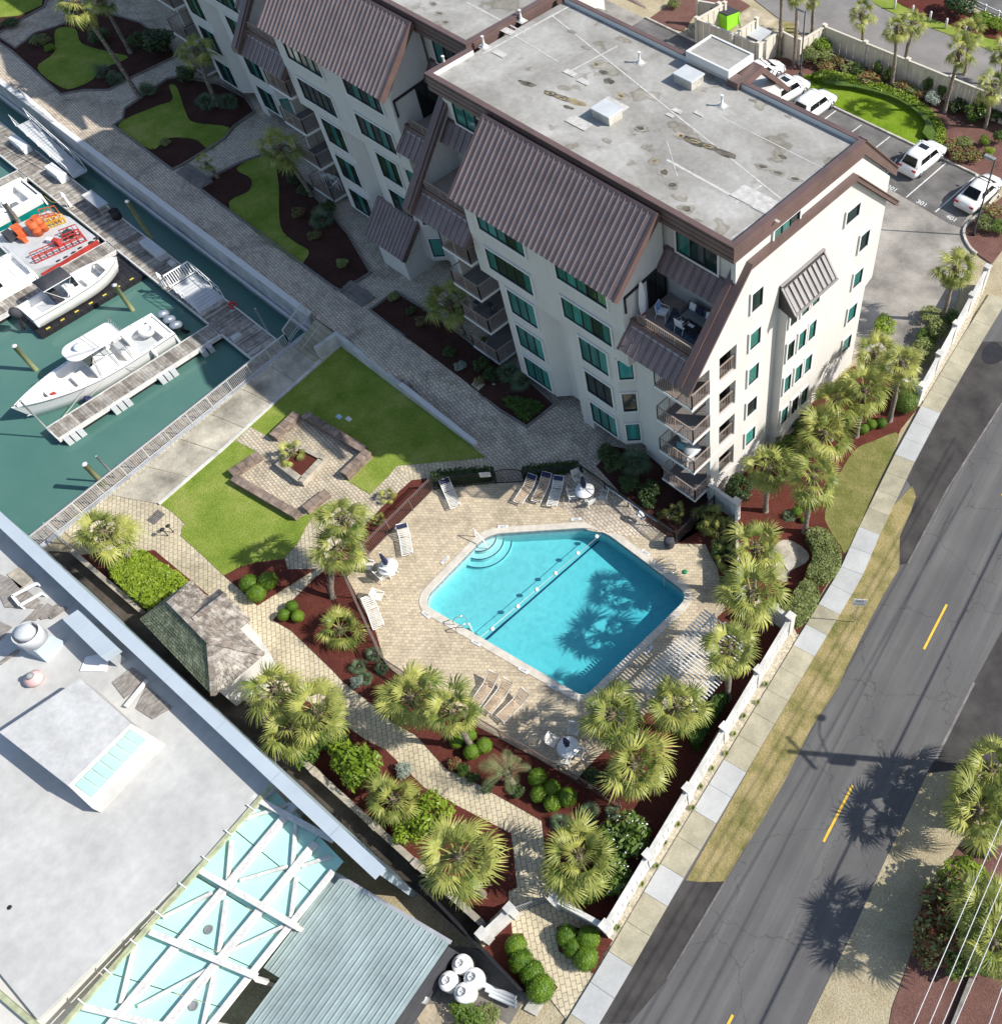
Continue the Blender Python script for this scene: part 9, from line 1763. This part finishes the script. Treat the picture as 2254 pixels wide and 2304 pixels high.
# ---- furniture on the sunny roof terrace
ZT = 12.322
def terr(x, y, h=0.0): return G('a', x, y, ZT+h)
P = [terr(740, 1195), terr(1085, 1390), terr(970, 1610), terr(640, 1400)]; mb = MB(); mb.prism([(p.x, p.y) for p in P], ZT, ZT+.012); tag(mb.build('rug', m_rug), 'dark blue patterned rug on the roof terrace', 'rug')
c = terr(1010, 1240, .3); t = thing('sofa', 'dark wicker sofa with blue and white cushions on the roof terrace', 'sofa', (-22.5, 25.45, ZT)); mb = MB(); mb.box(-.95, .95, -.4, .38, 0, .3); mb.box(-.95, .95, .28, .4, .3, .75); mb.box(-.98, -.86, -.4, .4, .3, .58); mb.box(.86, .98, -.4, .4, .3, .58); mb.build('frame', m_wicker, t, True, .02); mb = MB(); mb.box(-.84, .84, -.4, .26, .302, .42); mb.build('seat_cushion', m_midgrey, t, True, .04)
for i, (x, mt, lab) in enumerate(((-.6, m_white, 'white cushion at the left end of the terrace sofa'), (-.1, m_navy, 'navy cushion in the middle of the terrace sofa'), (.5, m_white, 'white cushion at the right end of the terrace sofa'))):
    k_ = thing('cushion', lab, 'cushion', (-22.5+x, 25.62, ZT+.43)); mb = MB(); mb.box(-.2, .2, -.06, .06, 0, .4); o = mb.build('cover', mt, k_, True, .05); o.rotation_euler = (-.35, 0, 0)
for i, (x, y, f, lab, mt) in enumerate(((590, 1330, .3, 'white lounge chair with a blue towel on the roof terrace', m_white), (795, 1470, 1.6, 'white armchair facing away by the terrace railing', m_white))):
    c = terr(x, y); put = thing('terrace_chair', lab, 'chair', (c.x, c.y+.25, ZT), f, 'chairs on the roof terrace'); obj_from(CF_, 'frame', put); mb = MB(); mb.box(-.22, .24, -.25, .25, .36, .385); mb.build('seat', mt, put, True); mb = MB(); mb.hexa([(-.24, -.25, .42), (-.21, -.25, .42), (-.21, .25, .42), (-.24, .25, .42), (-.31, -.25, .9), (-.28, -.25, .9), (-.28, .25, .9), (-.31, .25, .9)]); mb.build('back', m_skyblue if i == 0 else mt, put, True)
c = terr(930, 1400, .4); t = thing('coffee_table', 'dark glass coffee table with a white tray on the roof terrace', 'table', (c.x, c.y, ZT)); mb = MB(); mb.box(-.45, .45, -.3, .3, .4, .43); mb.build('table_top', m_bronze, t, True)
for x in (-.4, .4):
    for y in (-.26, .26): mb = MB(); mb.bar((x, y, 0), (x, y, .4), .03, .03, (1, 0, 0)); mb.build('leg', m_bronze, t, True)
tag(MB().box(c.x-.2, c.x+.15, c.y-.08, c.y+.08, ZT+.435, ZT+.47).build('tray', m_white), 'white tray on the terrace coffee table', 'tray')
a = Vector((-25.02, 23.85, ZT)); pd = thing('paddle_board', 'white and blue paddle board leaning on the terrace side wall', 'paddle board', tuple(a)); mb = MB(); rings = []
for q in range(9):
    u = q/8; w = .22*math.sin(math.pi*min(.97, max(.06, u)))**.6; rings.append([(-.0+.12*(1-u)+.02, -w+.12*u, 2.3*u+.02), (.12*(1-u)+.02, w+.12*u, 2.3*u+.02), (.12*(1-u)+.09, w+.12*u, 2.3*u+.02), (.12*(1-u)+.09, -w+.12*u, 2.3*u+.02)])
mb.loft(rings); mb.build('board', m_white, pd, True); mb = MB(); mb.box(.2, .215, -.12, .14, .3, .45); mb.build('red_patch', m_red, pd, True)
# things on the end balconies: table, chairs
zb = FL[1]+.015
t = thing('balcony_table', 'round grey table on the second end balcony', 'table', (-21.3, 23.3, zb)); mb = MB(); mb.lathe([(.02, .7), (.5, .7), (.5, .73), (.02, .74)], 20); mb.build('table_top', m_ltgrey, t, True); mb = MB(); mb.lathe([(.22, 0), (.22, .03), (.04, .05), (.04, .7)], 10); mb.build('pedestal', m_dkgrey, t, True)
for i, (x, y, mt, lab) in enumerate(((-22.3, 23.9, m_white, 'white chair inside the second end balcony'), (-22.0, 23.3, mk('teal_chair', (.12, .30, .36), .7), 'teal chair on the second end balcony'), (-21.2, 22.85, m_white, 'white slatted chair by the railing of the second end balcony'))):
    k_ = thing('balcony_chair', lab, 'chair', (x, y, zb), 1.2*i+.5, 'chairs on the end balconies'); mb = MB(); mb.box(-.25, .25, -.25, .25, .38, .44); mb.build('seat', mt, k_, True, .02); mb = MB(); mb.box(-.27, -.22, -.25, .25, .442, .95); mb.build('back', mt, k_, True, .02)
    for sx in (-.22, .22):
        for sy in (-.22, .22): mb = MB(); mb.bar((sx, sy, 0), (sx, sy, .38), .04, .04, (1, 0, 0)); mb.build('leg', mt, k_, True)
for wi, (dx, dy) in enumerate(((0, 0), (-21.5, 3.2))):
    zz = FL[0 if wi else 1]+.015
    for i in range(3):
        k_ = thing('balcony_chair', ('tall white chair %s on the lowest shaded balcony' % ['left', 'in the middle', 'right'][i]) if wi else ('dark chair %s on a shaded left balcony' % ['left', 'in the middle', 'right'][i]), 'chair', (-39.3+.75*i+dx, 23.4+dy+.3*(i % 2), zz), 1.7*i, 'chairs on the shaded balconies'); mt = m_white if wi else m_dkgrey; mb = MB(); mb.box(-.2, .2, -.2, .2, .7, .74); mb.build('seat', mt, k_, True); mb = MB()
        for j in range(4): mb.bar((-.2, -.18+.12*j, .74), (-.24, -.18+.12*j, 1.12), .03, .03, (1, 0, 0))
        mb.bar((-.24, -.2, 1.14), (-.24, .2, 1.14), .04, .05); mb.build('back', mt, k_, True)
        for sx in (-.18, .18):
            for sy in (-.18, .18): mb = MB(); mb.bar((sx, sy, 0), (sx, sy, .7), .03, .03, (1, 0, 0)); mb.build('leg', mt, k_, True)
c = Vector((-39.2, 23.0, FL[0]+.02)); t = thing('plant_pot', 'grey plant pot on the lowest left balcony', 'pot', tuple(c)); mb = MB(); mb.lathe([(.14, 0), (.2, .3), (.22, .32), (.18, .32), (.16, .2), (.03, .18)], 14); mb.build('pot', m_pot, t, True); o = obj_from(leaf_cloud(m_bush_g, 1, 1000, .11), 'foliage', t); o.location = (0, 0, .5); o.scale = (.22, .22, .3)
